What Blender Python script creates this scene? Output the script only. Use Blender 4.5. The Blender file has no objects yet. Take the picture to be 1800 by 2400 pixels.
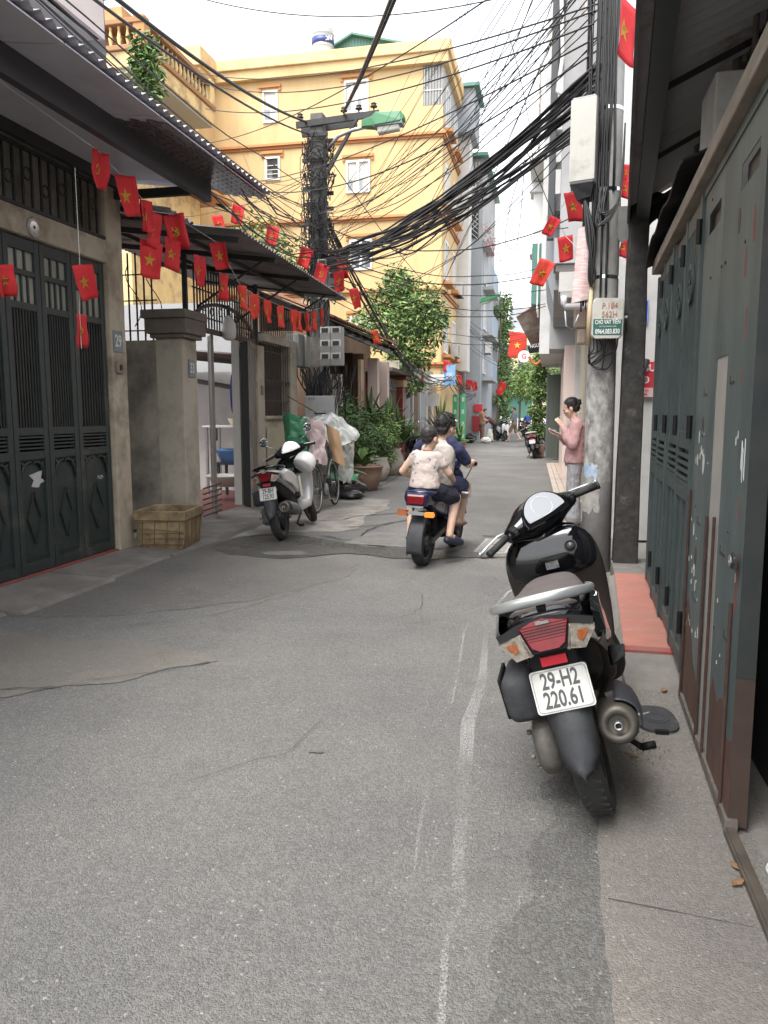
import bpy, math, random
from mathutils import Vector, Matrix, noise, geometry
from math import sin, cos, pi, radians as R
random.seed(7)
S = bpy.context.scene
COL = S.collection
# ---------------------------------------------------------------- camera, sky, sun, exposure
cam = bpy.data.objects.new('camera', bpy.data.cameras.new('camera')); COL.objects.link(cam)
cam.data.sensor_fit = 'VERTICAL'; cam.data.sensor_height = 24.0; cam.data.lens = 24.0*1803/2400
cam.data.clip_start = 0.05; cam.data.clip_end = 1500
cam.location = (0, 0, 1.42); cam.rotation_euler = (R(90-7.3), 0, R(12.2))
S.camera = cam
W = bpy.data.worlds.new('World'); S.world = W; W.use_nodes = True
nt = W.node_tree; nt.nodes.clear()
sky = nt.nodes.new('ShaderNodeTexSky'); sky.sky_type = 'NISHITA'; sky.sun_disc = False
sky.sun_elevation = R(62); sky.sun_rotation = R(200); sky.air_density = 1.0; sky.dust_density = 2.5; sky.ozone_density = 1.0
hs = nt.nodes.new('ShaderNodeHueSaturation'); hs.inputs['Saturation'].default_value = 0.16   # a white overcast sky
bg = nt.nodes.new('ShaderNodeBackground'); bg.inputs['Strength'].default_value = 0.15
wo = nt.nodes.new('ShaderNodeOutputWorld')
nt.links.new(sky.outputs[0], hs.inputs['Color']); nt.links.new(hs.outputs[0], bg.inputs[0]); nt.links.new(bg.outputs[0], wo.inputs[0])
sun = bpy.data.objects.new('sun', bpy.data.lights.new('sun', 'SUN')); COL.objects.link(sun)
sun.data.energy = 1.0; sun.data.angle = R(35); sun.data.color = (1, .97, .92)
sun.rotation_euler = (R(28), 0, R(-20)); sun.location = (0, 0, 30)
vs = S.view_settings; vs.view_transform = 'Standard'; vs.look = 'None'; vs.gamma = 1; vs.exposure = 1.95; vs.use_curve_mapping = False
S.render.engine = 'CYCLES'
try:
    S.cycles.max_bounces = 6; S.cycles.diffuse_bounces = 4; S.cycles.transparent_max_bounces = 12
except Exception: pass
# ---------------------------------------------------------------- materials
MATS = {}
def M(name, col, rough=.7, col2=None, scale=3., detail=6., metal=0., bump=0., bscale=None, spec=.5, dirt=None, dscale=1.2, damt=.5, coat=0., trans=0., emit=None, stretch=None, alpha=1.):
    """Principled material: colour col mottled towards col2 by noise, optional dirt layer and noise relief."""
    if name in MATS: return MATS[name]
    m = bpy.data.materials.new(name); m.use_nodes = True; t = m.node_tree; b = t.nodes['Principled BSDF']; L = t.links.new
    b.inputs['Roughness'].default_value = rough; b.inputs['Metallic'].default_value = metal
    b.inputs['Specular IOR Level'].default_value = spec; b.inputs['Coat Weight'].default_value = coat
    b.inputs['Transmission Weight'].default_value = trans; b.inputs['Alpha'].default_value = alpha
    geo = t.nodes.new('ShaderNodeNewGeometry'); pos = geo.outputs['Position']
    if stretch:
        mp = t.nodes.new('ShaderNodeMapping'); mp.inputs['Scale'].default_value = stretch; L(pos, mp.inputs['Vector']); pos = mp.outputs[0]
    def nz(s, d=6., r=.6):
        n = t.nodes.new('ShaderNodeTexNoise'); n.inputs['Scale'].default_value = s; n.inputs['Detail'].default_value = d; n.inputs['Roughness'].default_value = r
        L(pos, n.inputs['Vector']); return n.outputs[0]
    def ramp(s, a, c):
        r = t.nodes.new('ShaderNodeMapRange'); r.inputs['From Min'].default_value = a; r.inputs['From Max'].default_value = c; L(s, r.inputs['Value']); return r.outputs[0]
    def mix(f, a, c):
        x = t.nodes.new('ShaderNodeMix'); x.data_type = 'RGBA'
        if isinstance(f, (int, float)): x.inputs[0].default_value = f
        else: L(f, x.inputs[0])
        for i, v in ((6, a), (7, c)):
            if isinstance(v, tuple): x.inputs[i].default_value = (*v, 1)
            else: L(v, x.inputs[i])
        return x.outputs[2]
    c = tuple(col)
    if col2: c = mix(ramp(nz(scale, detail), .32, .68), c, tuple(col2))
    if dirt:
        r_ = ramp(nz(dscale, 9., .68), .62-damt*.35, .72)
        c = mix(r_, c, tuple(dirt))
    if isinstance(c, tuple): b.inputs['Base Color'].default_value = (*c, 1)
    else: L(c, b.inputs['Base Color'])
    if bump:
        bp = t.nodes.new('ShaderNodeBump'); bp.inputs['Strength'].default_value = min(1, bump); bp.inputs['Distance'].default_value = .01
        L(nz(bscale or scale*6, 5.), bp.inputs['Height']); L(bp.outputs[0], b.inputs['Normal'])
    if emit:
        b.inputs['Emission Color'].default_value = (*emit[0], 1); b.inputs['Emission Strength'].default_value = emit[1]
    MATS[name] = m; return m
# ---------------------------------------------------------------- mesh building
INV = {}
def tag(o, label=None, cat=None, group=None, kind=None):
    if label: o['label'] = label
    if cat: o['category'] = cat
    if group: o['group'] = group
    if kind: o['kind'] = kind
    return o
def T(name, label, cat, loc=(0, 0, 0), group=None, rz=0, local=False, rot=None):
    """An Empty at a thing's base that parents its parts. local=True: parts are given in the Empty's own frame."""
    o = bpy.data.objects.new(name, None); COL.objects.link(o); o.empty_display_size = .1
    o.location = loc; o.rotation_euler = rot or (0, 0, rz); tag(o, label, cat, group)
    if not local: INV[o.name] = Matrix.Translation(-Vector(loc))
    return o
def frame(d, up=(0, 0, 1)):
    d = Vector(d).normalized(); u = Vector(up)
    if abs(d.dot(u)) > .98: u = Vector((0, 1, 0))
    x = u.cross(d).normalized(); y = d.cross(x)
    return x, y, d
class MB:
    def __init__(s): s.v = []; s.f = []; s.mi = []; s.cur = 0
    def add(s, vs, fs, mx=None):
        k = len(s.v)
        for p in vs:
            p = Vector(p); s.v.append(mx @ p if mx else p)
        for f in fs: s.f.append([i+k for i in f]); s.mi.append(s.cur)
        return s
    def box(s, x0, x1, y0, y1, z0, z1, mx=None):
        return s.add([(x0,y0,z0),(x1,y0,z0),(x1,y1,z0),(x0,y1,z0),(x0,y0,z1),(x1,y0,z1),(x1,y1,z1),(x0,y1,z1)],
              [(3,2,1,0),(4,5,6,7),(0,1,5,4),(1,2,6,5),(2,3,7,6),(3,0,4,7)], mx)
    def bar(s, p, q, w, h=None, up=(0,0,1)):
        p, q = Vector(p), Vector(q); h = h or w; x, y, d = frame(q-p, up); vs = []
        for c in (p, q):
            for a, b in ((-1,-1),(1,-1),(1,1),(-1,1)): vs.append(c+x*a*w/2+y*b*h/2)
        return s.add(vs, [(3,2,1,0),(4,5,6,7),(0,1,5,4),(1,2,6,5),(2,3,7,6),(3,0,4,7)])
    def cyl(s, p, q, r0, r1=None, n=12, cap=True):
        return s.tube([p, q], [r0, r0 if r1 is None else r1], n, cap)
    def tube(s, pts, r, n=6, cap=True, flat=1.):
        pts = [Vector(p) for p in pts]; m = len(pts); rs = r if isinstance(r, (list, tuple)) else [r]*m; vs = []; fs = []
        px = None
        for i, p in enumerate(pts):
            d = (pts[min(i+1, m-1)]-pts[max(i-1, 0)])
            if d.length < 1e-9: d = Vector((0, 0, 1))
            d.normalize()
            if px is None: x, y, _ = frame(d)
            else:
                x = px-d*px.dot(d); x = x.normalized() if x.length > 1e-6 else frame(d)[0]; y = d.cross(x)
            px = x
            for k in range(n):
                a = 2*pi*k/n; vs.append(p+x*cos(a)*rs[i]+y*sin(a)*rs[i]*flat)
        for i in range(m-1):
            for k in range(n):
                a, b = i*n+k, i*n+(k+1) % n; fs.append((a, b, b+n, a+n))
        if cap: fs.append(tuple(reversed(range(n)))); fs.append(tuple(range((m-1)*n, m*n)))
        return s.add(vs, fs)
    def lathe(s, prof, n=24, o=(0,0,0), axis=(0,0,1), closed=False):
        x, y, d = frame(axis); o = Vector(o); vs = []; fs = []; m = len(prof)
        for r, h in prof:
            for k in range(n): a = 2*pi*k/n; vs.append(o+x*cos(a)*r+y*sin(a)*r+d*h)
        for i in range(m if closed else m-1):
            j = (i+1) % m
            for k in range(n): fs.append((i*n+k, i*n+(k+1) % n, j*n+(k+1) % n, j*n+k))
        if not closed:
            if prof[0][0] > 1e-5: fs.append(tuple(reversed(range(n))))
            if prof[-1][0] > 1e-5: fs.append(tuple(range((m-1)*n, m*n)))
        return s.add(vs, fs)
    def prism(s, pts, o, x, y, t):
        """polygon pts (2D) in the plane o + x,y extruded by t along x cross y"""
        o, x, y = Vector(o), Vector(x).normalized(), Vector(y).normalized(); d = x.cross(y); n = len(pts)
        a = [o+x*p[0]+y*p[1] for p in pts]; vs = a+[p+d*t for p in a]
        fs = [(i, (i+1) % n, n+(i+1) % n, n+i) for i in range(n)]
        tri = geometry.tessellate_polygon([[Vector((p[0], p[1], 0)) for p in pts]])
        for tr in tri:
            A, B, C = (Vector((pts[i][0], pts[i][1], 0)) for i in tr)
            if (B-A).cross(C-A).z < 0: tr = tr[::-1]
            fs.append(tuple(reversed(tr))); fs.append(tuple(i+n for i in tr))
        return s.add(vs, fs)
    def sheet(s, pts, z=0.0, t=.0):
        """flat polygon in plan (x,y) at height z"""
        if t: return s.prism(pts, (0, 0, z-t), (1, 0, 0), (0, 1, 0), t)
        tri = geometry.tessellate_polygon([[Vector((p[0], p[1], 0)) for p in pts]]); out = []
        for tr in tri:
            A, B, C = (Vector((pts[i][0], pts[i][1], 0)) for i in tr)
            out.append(tr if (B-A).cross(C-A).z > 0 else tr[::-1])
        return s.add([(p[0], p[1], z) for p in pts], out)
    def loft(s, rings, cap=True, closed=False):
        n = len(rings[0]); vs = [p for r in rings for p in r]; fs = []; m = len(rings)
        for i in range(m if closed else m-1):
            j = (i+1) % m
            for k in range(n): fs.append((i*n+k, i*n+(k+1) % n, j*n+(k+1) % n, j*n+k))
        if cap and not closed: fs.append(tuple(reversed(range(n)))); fs.append(tuple(range((m-1)*n, m*n)))
        return s.add(vs, fs)
    def grid(s, fn, nu, nv, wrap=False):
        vs = [fn(i/nu, j/nv) for i in range(nu+1) for j in range(nv+1)]; w = nv+1
        return s.add(vs, [(i*w+j, (i+1)*w+j, (i+1)*w+j+1, i*w+j+1) for i in range(nu) for j in range(nv)])
    def mesh(s, name, mats, smooth=False):
        me = bpy.data.meshes.new(name); me.from_pydata([tuple(p) for p in s.v], [], s.f); me.validate()
        for m in (mats if isinstance(mats, (list, tuple)) else [mats]): me.materials.append(m)
        if len(me.polygons) == len(s.mi): me.polygons.foreach_set('material_index', s.mi)
        if smooth: me.polygons.foreach_set('use_smooth', [True]*len(me.polygons))
        me.update(); return me
    def build(s, name, mat, parent=None, smooth=False, bevel=0, sub=0, auto=0, solid=0, mx=None):
        return obj(name, s.mesh(name, mat, smooth), parent, bevel, sub, auto, solid, mx)
def obj(name, me, parent=None, bevel=0, sub=0, auto=0, solid=0, mx=None):
    o = bpy.data.objects.new(name, me); COL.objects.link(o)
    if parent:
        o.parent = parent
        if parent.name in INV: o.matrix_parent_inverse = INV[parent.name]
    if mx: o.matrix_basis = mx
    if solid: md = o.modifiers.new('solid', 'SOLIDIFY'); md.thickness = solid; md.offset = 0
    if sub: md = o.modifiers.new('sub', 'SUBSURF'); md.levels = sub; md.render_levels = sub
    if bevel: md = o.modifiers.new('bevel', 'BEVEL'); md.width = bevel; md.segments = 2; md.limit_method = 'ANGLE'
    return o
def one(name, mb, mat, label, cat, group=None, **k):
    return tag(mb.build(name, mat, **k), label, cat, group)
def struct(name, mb, mat, **k): return tag(mb.build(name, mat, **k), kind='structure')
def copy_tree(o, parent=None):
    c = o.copy(); COL.objects.link(c); c.parent = parent
    if o.name in INV: INV[c.name] = INV[o.name]
    for ch in list(o.children): copy_tree(ch, c)
    return c
def text(body, size, mat, parent, mx, name='lettering', xs=1., bold=0., ext=.0008, align='CENTER'):
    if not body: return None
    cu = bpy.data.curves.new('t', 'FONT'); cu.body = body; cu.size = size; cu.align_x = align; cu.align_y = 'CENTER'
    cu.offset = bold; cu.extrude = ext; cu.resolution_u = 3; cu.space_line = .95
    to = bpy.data.objects.new('t', cu); COL.objects.link(to)
    dg = bpy.context.evaluated_depsgraph_get(); dg.update()
    me = bpy.data.meshes.new_from_object(to.evaluated_get(dg)); bpy.data.objects.remove(to); bpy.data.curves.remove(cu)
    for v in me.vertices: v.co.x *= xs
    me.transform(mx); me.materials.clear(); me.materials.append(mat); me.name = name
    return obj(name, me, parent)
def basis(o, x, y):
    x, y = Vector(x).normalized(), Vector(y).normalized(); z = x.cross(y)
    m = Matrix((x, y, z)).transposed().to_4x4(); m.translation = Vector(o); return m
def arc(cx, cy, r, a0, a1, n=8): return [(cx+r*cos(R(a0+(a1-a0)*i/n)), cy+r*sin(R(a0+(a1-a0)*i/n))) for i in range(n+1)]
def sup(y, zc, hw, hh, e=2.5, n=16, xc=0.):
    """superellipse ring in the xz plane at y"""
    o = []
    for k in range(n):
        a = 2*pi*k/n; c, s_ = cos(a), sin(a)
        o.append((xc+hw*math.copysign(abs(c)**(2/e), c), y, zc+hh*math.copysign(abs(s_)**(2/e), s_)))
    return o
# ---------------------------------------------------------------- palette
gatepaint = M('dark_green_gate_paint', (.022,.032,.032), .45, (.03,.04,.038), 6, bump=.15, bscale=40, dirt=(.07,.07,.06), dscale=2.2, damt=.15)
gatebar = M('black_green_iron', (.014,.02,.02), .5, (.03,.032,.03), 8)
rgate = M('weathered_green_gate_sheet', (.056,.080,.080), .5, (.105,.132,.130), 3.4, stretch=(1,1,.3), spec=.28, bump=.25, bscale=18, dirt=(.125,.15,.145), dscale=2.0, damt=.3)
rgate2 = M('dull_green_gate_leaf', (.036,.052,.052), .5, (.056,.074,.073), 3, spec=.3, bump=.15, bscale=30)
rgate3 = M('grey_gate_strip', (.30,.28,.26), .5, (.36,.34,.31), 6)
rust = M('brown_primer_rust', (.10,.045,.03), .8, (.055,.03,.022), 9, bump=.4, bscale=50)
plaster = M('stained_cream_plaster', (.38,.315,.235), .9, (.48,.42,.33), 2.0, bump=.55, bscale=22, dirt=(.15,.115,.08), dscale=2.4, damt=.45)
plaster2 = M('grey_cream_plaster', (.36,.325,.26), .9, (.44,.40,.33), 1.6, bump=.25, bscale=20, dirt=(.17,.15,.12), dscale=1.3, damt=.4)
capm = M('dark_cement_cap', (.12,.105,.09), .9, (.18,.155,.125), 6, bump=.5, bscale=25)
woodgrey = M('grey_painted_wood', (.17,.155,.135), .7, (.23,.21,.185), 5, bump=.25, bscale=40, stretch=(3,3,.6), dirt=(.09,.07,.055), dscale=3, damt=.35)
iron = M('rusty_grille_iron', (.06,.05,.045), .7, (.10,.075,.06), 20)
black = M('black_iron', (.015,.015,.016), .5, (.03,.028,.027), 12)
awnm = M('dark_awning_sheet', (.50,.485,.53), .42, (.56,.54,.59), 2, bump=.1, dirt=(.38,.37,.40), dscale=1.1, damt=.5)
awnred = M('maroon_awning_sheet', (.36,.20,.215), .3, (.44,.27,.28), 7, bump=.1)
tin = M('galvanised_sheet', (.30,.30,.30), .35, (.42,.42,.42), 4, metal=.55, dirt=(.13,.10,.08), dscale=1.8, damt=.45)
tindark = M('sooty_awning_sheet', (.10,.097,.095), .5, (.16,.155,.15), 3, metal=.2, dirt=(.11,.06,.045), dscale=1.6, damt=.35)
concrete = M('grey_concrete', (.27,.26,.245), .85, (.36,.35,.33), 4, bump=.35, bscale=30, dirt=(.16,.15,.135), dscale=1.4, damt=.4)
slab = M('pavement_concrete', (.17,.157,.143), .9, (.235,.22,.203), 3.2, bump=.5, bscale=55, dirt=(.11,.10,.088), dscale=2.8, damt=.75)
polem = M('concrete_pole', (.21,.207,.197), .85, (.28,.275,.265), 7, bump=.25, bscale=40, dirt=(.18,.17,.16), dscale=3, damt=.3)
posterpole = M('glue_and_poster_scraps', (.40,.39,.37), .85, (.12,.115,.108), 11, 9., bump=.5, bscale=50, stretch=(1.3,1.3,.8), dirt=(.50,.49,.47), dscale=9, damt=.25)
blackpost = M('tarred_black_post', (.016,.015,.014), .75, (.045,.042,.038), 14, 8., bump=.6, bscale=30, dirt=(.13,.115,.095), dscale=6, damt=.12)
yellow = M('yellow_wall_paint', (.56,.395,.195), .85, (.60,.43,.225), .8, bump=.08, dirt=(.46,.315,.15), dscale=.7, damt=.45, stretch=(1,1,.22))
orange = M('orange_trim_paint', (.44,.20,.075), .8, (.47,.23,.095), 2)
cream = M('cream_cornice', (.68,.49,.25), .85, (.60,.42,.21), 1.5, dirt=(.38,.27,.15), dscale=1.2, damt=.3)
oldyellow = M('mouldy_yellow_plaster', (.62,.44,.20), .9, (.70,.52,.27), 2, dirt=(.18,.14,.10), dscale=1.6, damt=.42)
white = M('white_paint', (.66,.66,.65), .5, (.61,.61,.60), 4)
wallwhite = M('off_white_wall', (.50,.495,.48), .85, (.56,.555,.54), 1.2, dirt=(.38,.37,.36), dscale=.9, damt=.35)
wallgrey = M('pale_grey_wall', (.31,.31,.315), .85, (.36,.36,.365), .9, dirt=(.25,.25,.25), dscale=.5, damt=.4)
wallgrey2 = M('blue_grey_wall', (.27,.29,.315), .85, (.32,.34,.365), .7, dirt=(.22,.235,.25), dscale=.4, damt=.4)
pinkwall = M('pale_pink_wall', (.62,.50,.45), .85, (.68,.56,.51), 1.4, dirt=(.48,.40,.36), dscale=1, damt=.3)
glass = M('window_glass', (.16,.18,.19), .08, (.26,.28,.29), 1.2, spec=.8)
glassdark = M('dark_window_glass', (.05,.055,.06), .1, spec=.8)
pane = M('grey_olive_pane', (.27,.27,.225), .25, (.36,.355,.30), 3)  # pale tone stands in for the sky-lit wall seen through the panes
curtain = M('grey_beige_curtain', (.40,.37,.33), .8, (.55,.52,.48), 9, stretch=(6,6,.4))
redtile = M('red_terracotta_tile', (.33,.125,.095), .65, (.39,.165,.13), 6, bump=.15, bscale=50, dirt=(.26,.15,.12), dscale=4, damt=.55)
redtile2 = M('deep_red_tile', (.26,.05,.042), .6, (.31,.085,.07), 6, dirt=(.17,.12,.10), dscale=3, damt=.5)
rooftile = M('fired_clay_roof_tile', (.22,.085,.06), .8, (.30,.13,.095), 6, dirt=(.10,.07,.055), dscale=4, damt=.35)
brownwall = M('brown_wall', (.16,.10,.065), .85, (.20,.13,.085), 2, dirt=(.10,.065,.045), dscale=1.2, damt=.3)
redstone = M('dark_red_granite', (.17,.028,.026), .4, (.21,.04,.036), 9)
flagred = M('red_flag_cloth', (.42,.010,.016), .8, (.50,.018,.02), 6)
flagorange = M('faded_orange_flag_cloth', (.56,.045,.022), .8, (.50,.03,.02), 6)
flagyel = M('yellow_flag_emblem', (.66,.38,.05), .7)
cablem = M('black_cable', (.012,.012,.013), .55)
cablegrey = M('grey_cable', (.10,.10,.11), .5)
boxgrey = M('grey_meter_box', (.22,.22,.21), .5, (.26,.26,.25), 5, dirt=(.24,.22,.19), dscale=4, damt=.25)
boxpale = M('pale_meter_box', (.42,.41,.375), .45, (.46,.45,.41), 5, dirt=(.30,.28,.24), dscale=5, damt=.25)
steel = M('worn_steel', (.35,.35,.35), .35, (.45,.45,.45), 8, metal=.8)
chrome = M('chrome', (.75,.75,.76), .12, metal=1)
gloss = M('black_gloss_plastic', (.004,.004,.005), .07, coat=.4, spec=.4)
matte = M('black_matte_plastic', (.007,.007,.008), .6, spec=.25, bump=.1, bscale=200)
dgrey = M('dusty_dark_grey_plastic', (.030,.031,.035), .6, (.05,.052,.056), 14, bump=.15, bscale=60, spec=.3, dirt=(.10,.10,.10), dscale=9, damt=.12)
brownpl = M('brown_grey_plastic', (.026,.021,.019), .4, (.032,.026,.024), 6, spec=.3)
seatm = M('taupe_vinyl_seat', (.095,.080,.075), .5, (.11,.093,.087), 8, bump=.2, bscale=300)
seatblack = M('black_vinyl_seat', (.014,.014,.015), .5, bump=.15, bscale=200)
silver = M('silver_painted_metal', (.46,.48,.48), .32, metal=.7)
silverpl = M('silver_grey_bodywork', (.46,.455,.45), .3, (.50,.495,.49), 5, metal=.3, coat=.4)
tyrem = M('tyre_rubber', (.018,.018,.018), .8, (.03,.029,.028), 18, bump=.3, bscale=90)
alloy = M('dark_alloy', (.03,.03,.032), .45, (.08,.08,.08), 12, metal=.4)
cast = M('dirty_cast_aluminium', (.17,.158,.142), .6, (.09,.08,.07), 14, metal=.3, bump=.3, bscale=60)
muffm = M('sooty_muffler_steel', (.10,.088,.074), .5, (.065,.058,.05), 12, metal=.5, bump=.1)
redlens = M('red_tail_lens', (.17,.004,.008), .18, (.11,.003,.006), 50, spec=.35)
clearlens = M('clear_indicator_lens', (.26,.235,.20), .15, (.10,.085,.07), 50)
amber = M('amber_bulb', (.30,.085,.025), .25, (.16,.05,.02), 60)
ambergl = M('glowing_indicator', (.50,.13,.02), .3, emit=((1, .32, .03), .18))
platem = M('white_number_plate', (.52,.52,.495), .45, (.48,.48,.455), 14, dirt=(.40,.39,.36), dscale=7, damt=.3)
platetx = M('plate_black_paint', (.05,.05,.05), .5)
skinm = M('skin', (.47,.28,.20), .55, (.52,.32,.235), 30)
skinlight = M('skin_fair', (.58,.37,.275), .55, (.62,.41,.31), 30)
hairm = M('black_hair', (.012,.010,.010), .4, (.022,.018,.017), 90, stretch=(1,1,.2), bump=.5, bscale=160)
leafd = M('deep_green_leaf', (.030,.070,.018), .5, (.055,.115,.03), 3.0)
leafm = M('mid_green_leaf', (.075,.150,.032), .5, (.12,.20,.05), 2.2)
leafl = M('light_green_leaf', (.14,.22,.05), .5, (.20,.28,.075), 2.5)
leafy = M('yellowed_leaf', (.22,.20,.07), .6, (.28,.25,.10), 3)
barkm = M('tree_bark', (.10,.08,.06), .9, (.15,.125,.10), 10, bump=.5, bscale=40)
clay = M('clay_pot', (.23,.145,.105), .85, (.30,.20,.15), 8, bump=.2)
potgrey = M('cement_pot', (.36,.33,.29), .85, (.44,.41,.36), 8, bump=.2, dirt=(.22,.19,.15), dscale=5, damt=.35)
styro = M('grimy_foam_box', (.40,.32,.18), .8, (.30,.22,.115), 7, bump=.6, bscale=40, dirt=(.07,.035,.02), dscale=5.5, damt=.75)
clearpl = M('translucent_plastic_sheet', (.52,.54,.51), .25, (.42,.44,.41), 6, trans=.25, bump=.4, bscale=14, alpha=.86)
greenpl = M('green_plastic_bag', (.04,.19,.09), .35, (.06,.25,.13), 6, bump=.4, bscale=14)
pinkpl = M('pink_printed_bag', (.56,.50,.49), .4, (.50,.34,.34), 7, bump=.3, bscale=14)
brownpa = M('brown_cardboard', (.34,.21,.12), .8, (.39,.25,.14), 5)
binbag = M('black_bin_bag', (.012,.012,.013), .22, (.02,.02,.021), 8, bump=.8, bscale=22)
bluepl = M('blue_plastic', (.06,.17,.38), .35, (.08,.21,.45), 5)
redpl = M('red_plastic', (.55,.03,.04), .3)
signblue = M('blue_sign', (.02,.07,.42), .45); signred = M('red_sign', (.50,.03,.045), .45)
signgreen = M('green_sticker', (.015,.10,.075), .5); shutter = M('cream_roller_shutter', (.52,.47,.37), .6, (.57,.52,.42), 3)
greenpanel = M('green_board', (.05,.30,.15), .6, (.07,.35,.19), 3)
greendoor = M('grey_green_metal_door', (.085,.10,.085), .6, (.12,.135,.115), 4, stretch=(6,6,.5))
greenroof = M('green_roof_sheet', (.06,.16,.13), .45, (.08,.19,.155), 3)
navy = M('navy_cloth', (.022,.025,.07), .9, (.03,.034,.085), 12, bump=.3, bscale=30)
# ---------------------------------------------------------------- ground, road, pavements
def asphalt(name, base, agg=.5, wet=0.):
    m = bpy.data.materials.new(name); m.use_nodes = True; t = m.node_tree; b = t.nodes['Principled BSDF']; L = t.links.new
    geo = t.nodes.new('ShaderNodeNewGeometry'); pos = geo.outputs['Position']
    def N(kind, **k):
        n = t.nodes.new(kind)
        for a, v in k.items(): n.inputs[a.replace('_', ' ')].default_value = v
        return n
    vo = N('ShaderNodeTexVoronoi', Scale=135.); L(pos, vo.inputs['Vector'])
    vo2 = N('ShaderNodeTexVoronoi', Scale=240.); L(pos, vo2.inputs['Vector'])
    n1 = N('ShaderNodeTexNoise', Scale=.9, Detail=7., Roughness=.62); L(pos, n1.inputs['Vector'])
    n2 = N('ShaderNodeTexNoise', Scale=22., Detail=6., Roughness=.7); L(pos, n2.inputs['Vector'])
    cr = t.nodes.new('ShaderNodeValToRGB'); e = cr.color_ramp.elements
    e[0].position = .2; e[0].color = (*[c*.60 for c in base], 1); e[1].position = .85; e[1].color = (*[c*1.32 for c in base], 1)
    sep = t.nodes.new('ShaderNodeSeparateColor'); L(vo.outputs['Color'], sep.inputs[0])
    L(sep.outputs[0], cr.inputs[0])
    def mix(f, a, c, mode='MIX'):
        x = t.nodes.new('ShaderNodeMix'); x.data_type = 'RGBA'; x.blend_type = mode
        if isinstance(f, (int, float)): x.inputs[0].default_value = f
        else: L(f, x.inputs[0])
        for i, v in ((6, a), (7, c)):
            if isinstance(v, tuple): x.inputs[i].default_value = (*v, 1)
            else: L(v, x.inputs[i])
        return x.outputs[2]
    def rng(s, a, c, lo=0., hi=1.):
        r = t.nodes.new('ShaderNodeMapRange'); L(s, r.inputs[0])
        for i, v in enumerate((a, c, lo, hi)): r.inputs[i+1].default_value = v
        return r.outputs[0]
    col = mix(agg, tuple(base), cr.outputs[0])
    col = mix(rng(n1.outputs[0], .35, .7), mix(1., col, (.92, .92, .93), 'MULTIPLY'), mix(1., col, (1.25, 1.23, 1.18), 'MULTIPLY'))
    n3 = N('ShaderNodeTexNoise', Scale=3.1, Detail=3., Roughness=.5); L(pos, n3.inputs['Vector']); col = mix(rng(n3.outputs[0], .60, .72, 0, .22), col, tuple(c*.55 for c in base))
    col = mix(rng(n2.outputs[0], .5, .75, 0, .35), col, tuple(c*.45 for c in base))
    sp = rng(sep.outputs[1], .991, .996)   # a few pale stones
    col = mix(sp, col, (.30, .29, .28))
    L(col, b.inputs['Base Color'])
    ad = t.nodes.new('ShaderNodeMath'); ad.operation = 'ADD'; L(vo.outputs['Distance'], ad.inputs[0]); L(vo2.outputs['Distance'], ad.inputs[1])
    bp = t.nodes.new('ShaderNodeBump'); bp.inputs['Strength'].default_value = .75*(1-wet*.6); bp.inputs['Distance'].default_value = .0055; bp.invert = True
    n5 = N('ShaderNodeTexNoise', Scale=70., Detail=8., Roughness=.75); L(pos, n5.inputs['Vector']); ad2 = t.nodes.new('ShaderNodeMath'); ad2.operation = 'MULTIPLY_ADD'; L(n5.outputs[0], ad2.inputs[0]); ad2.inputs[1].default_value = 1.6; L(ad.outputs[0], ad2.inputs[2])
    L(ad2.outputs[0], bp.inputs['Height']); L(bp.outputs[0], b.inputs['Normal'])
    if wet: L(rng(n1.outputs[0], .4, .62, .12, .55), b.inputs['Roughness'])
    else: b.inputs['Roughness'].default_value = .88
    b.inputs['Specular IOR Level'].default_value = .4+wet*.3
    return m
asph = asphalt('worn_grey_asphalt', (.154, .151, .146))
asphdark = asphalt('coarse_dark_asphalt', (.122, .120, .116), .6)
asphwet = asphalt('wet_asphalt', (.060, .060, .058), .5, 1.)
asphbrown = asphalt('dusty_asphalt', (.146, .139, .131), .35)
def ragged(pts, step=.06, amp=.02, seed=0):
    out = []
    for i in range(len(pts)):
        a, b = Vector((*pts[i], 0)), Vector((*pts[(i+1) % len(pts)], 0)); n = max(1, int((b-a).length/step)); d = (b-a).normalized() if (b-a).length > 0 else Vector((1,0,0)); nn = Vector((-d.y, d.x, 0))
        for k in range(n):
            p = a.lerp(b, k/n); w = noise.noise(Vector((p.x*4+seed, p.y*4, seed)))+.5*noise.noise(Vector((p.x*13+seed, p.y*13, seed)))
            out.append(tuple((p+nn*w*amp).xy))
    return out
g = MB(); g.sheet([(-300,-300),(300,-300),(300,500),(-300,500)], -.03)
struct('ground', g, M('ground_earth', (.20,.19,.17), .95, (.26,.25,.22), .5))
g = MB(); g.sheet([(-3.9,-4),(.6,-4),(.6,10),(.55,16),(.3,24),(-.2,32),(-.9,40),(-1.6,60),(-1.6,95),(-8,95),(-5,60),(-4.7,40),(-4.9,24),(-4.6,14),(-4.3,9)], 0.)
struct('road', g, asph)
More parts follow.
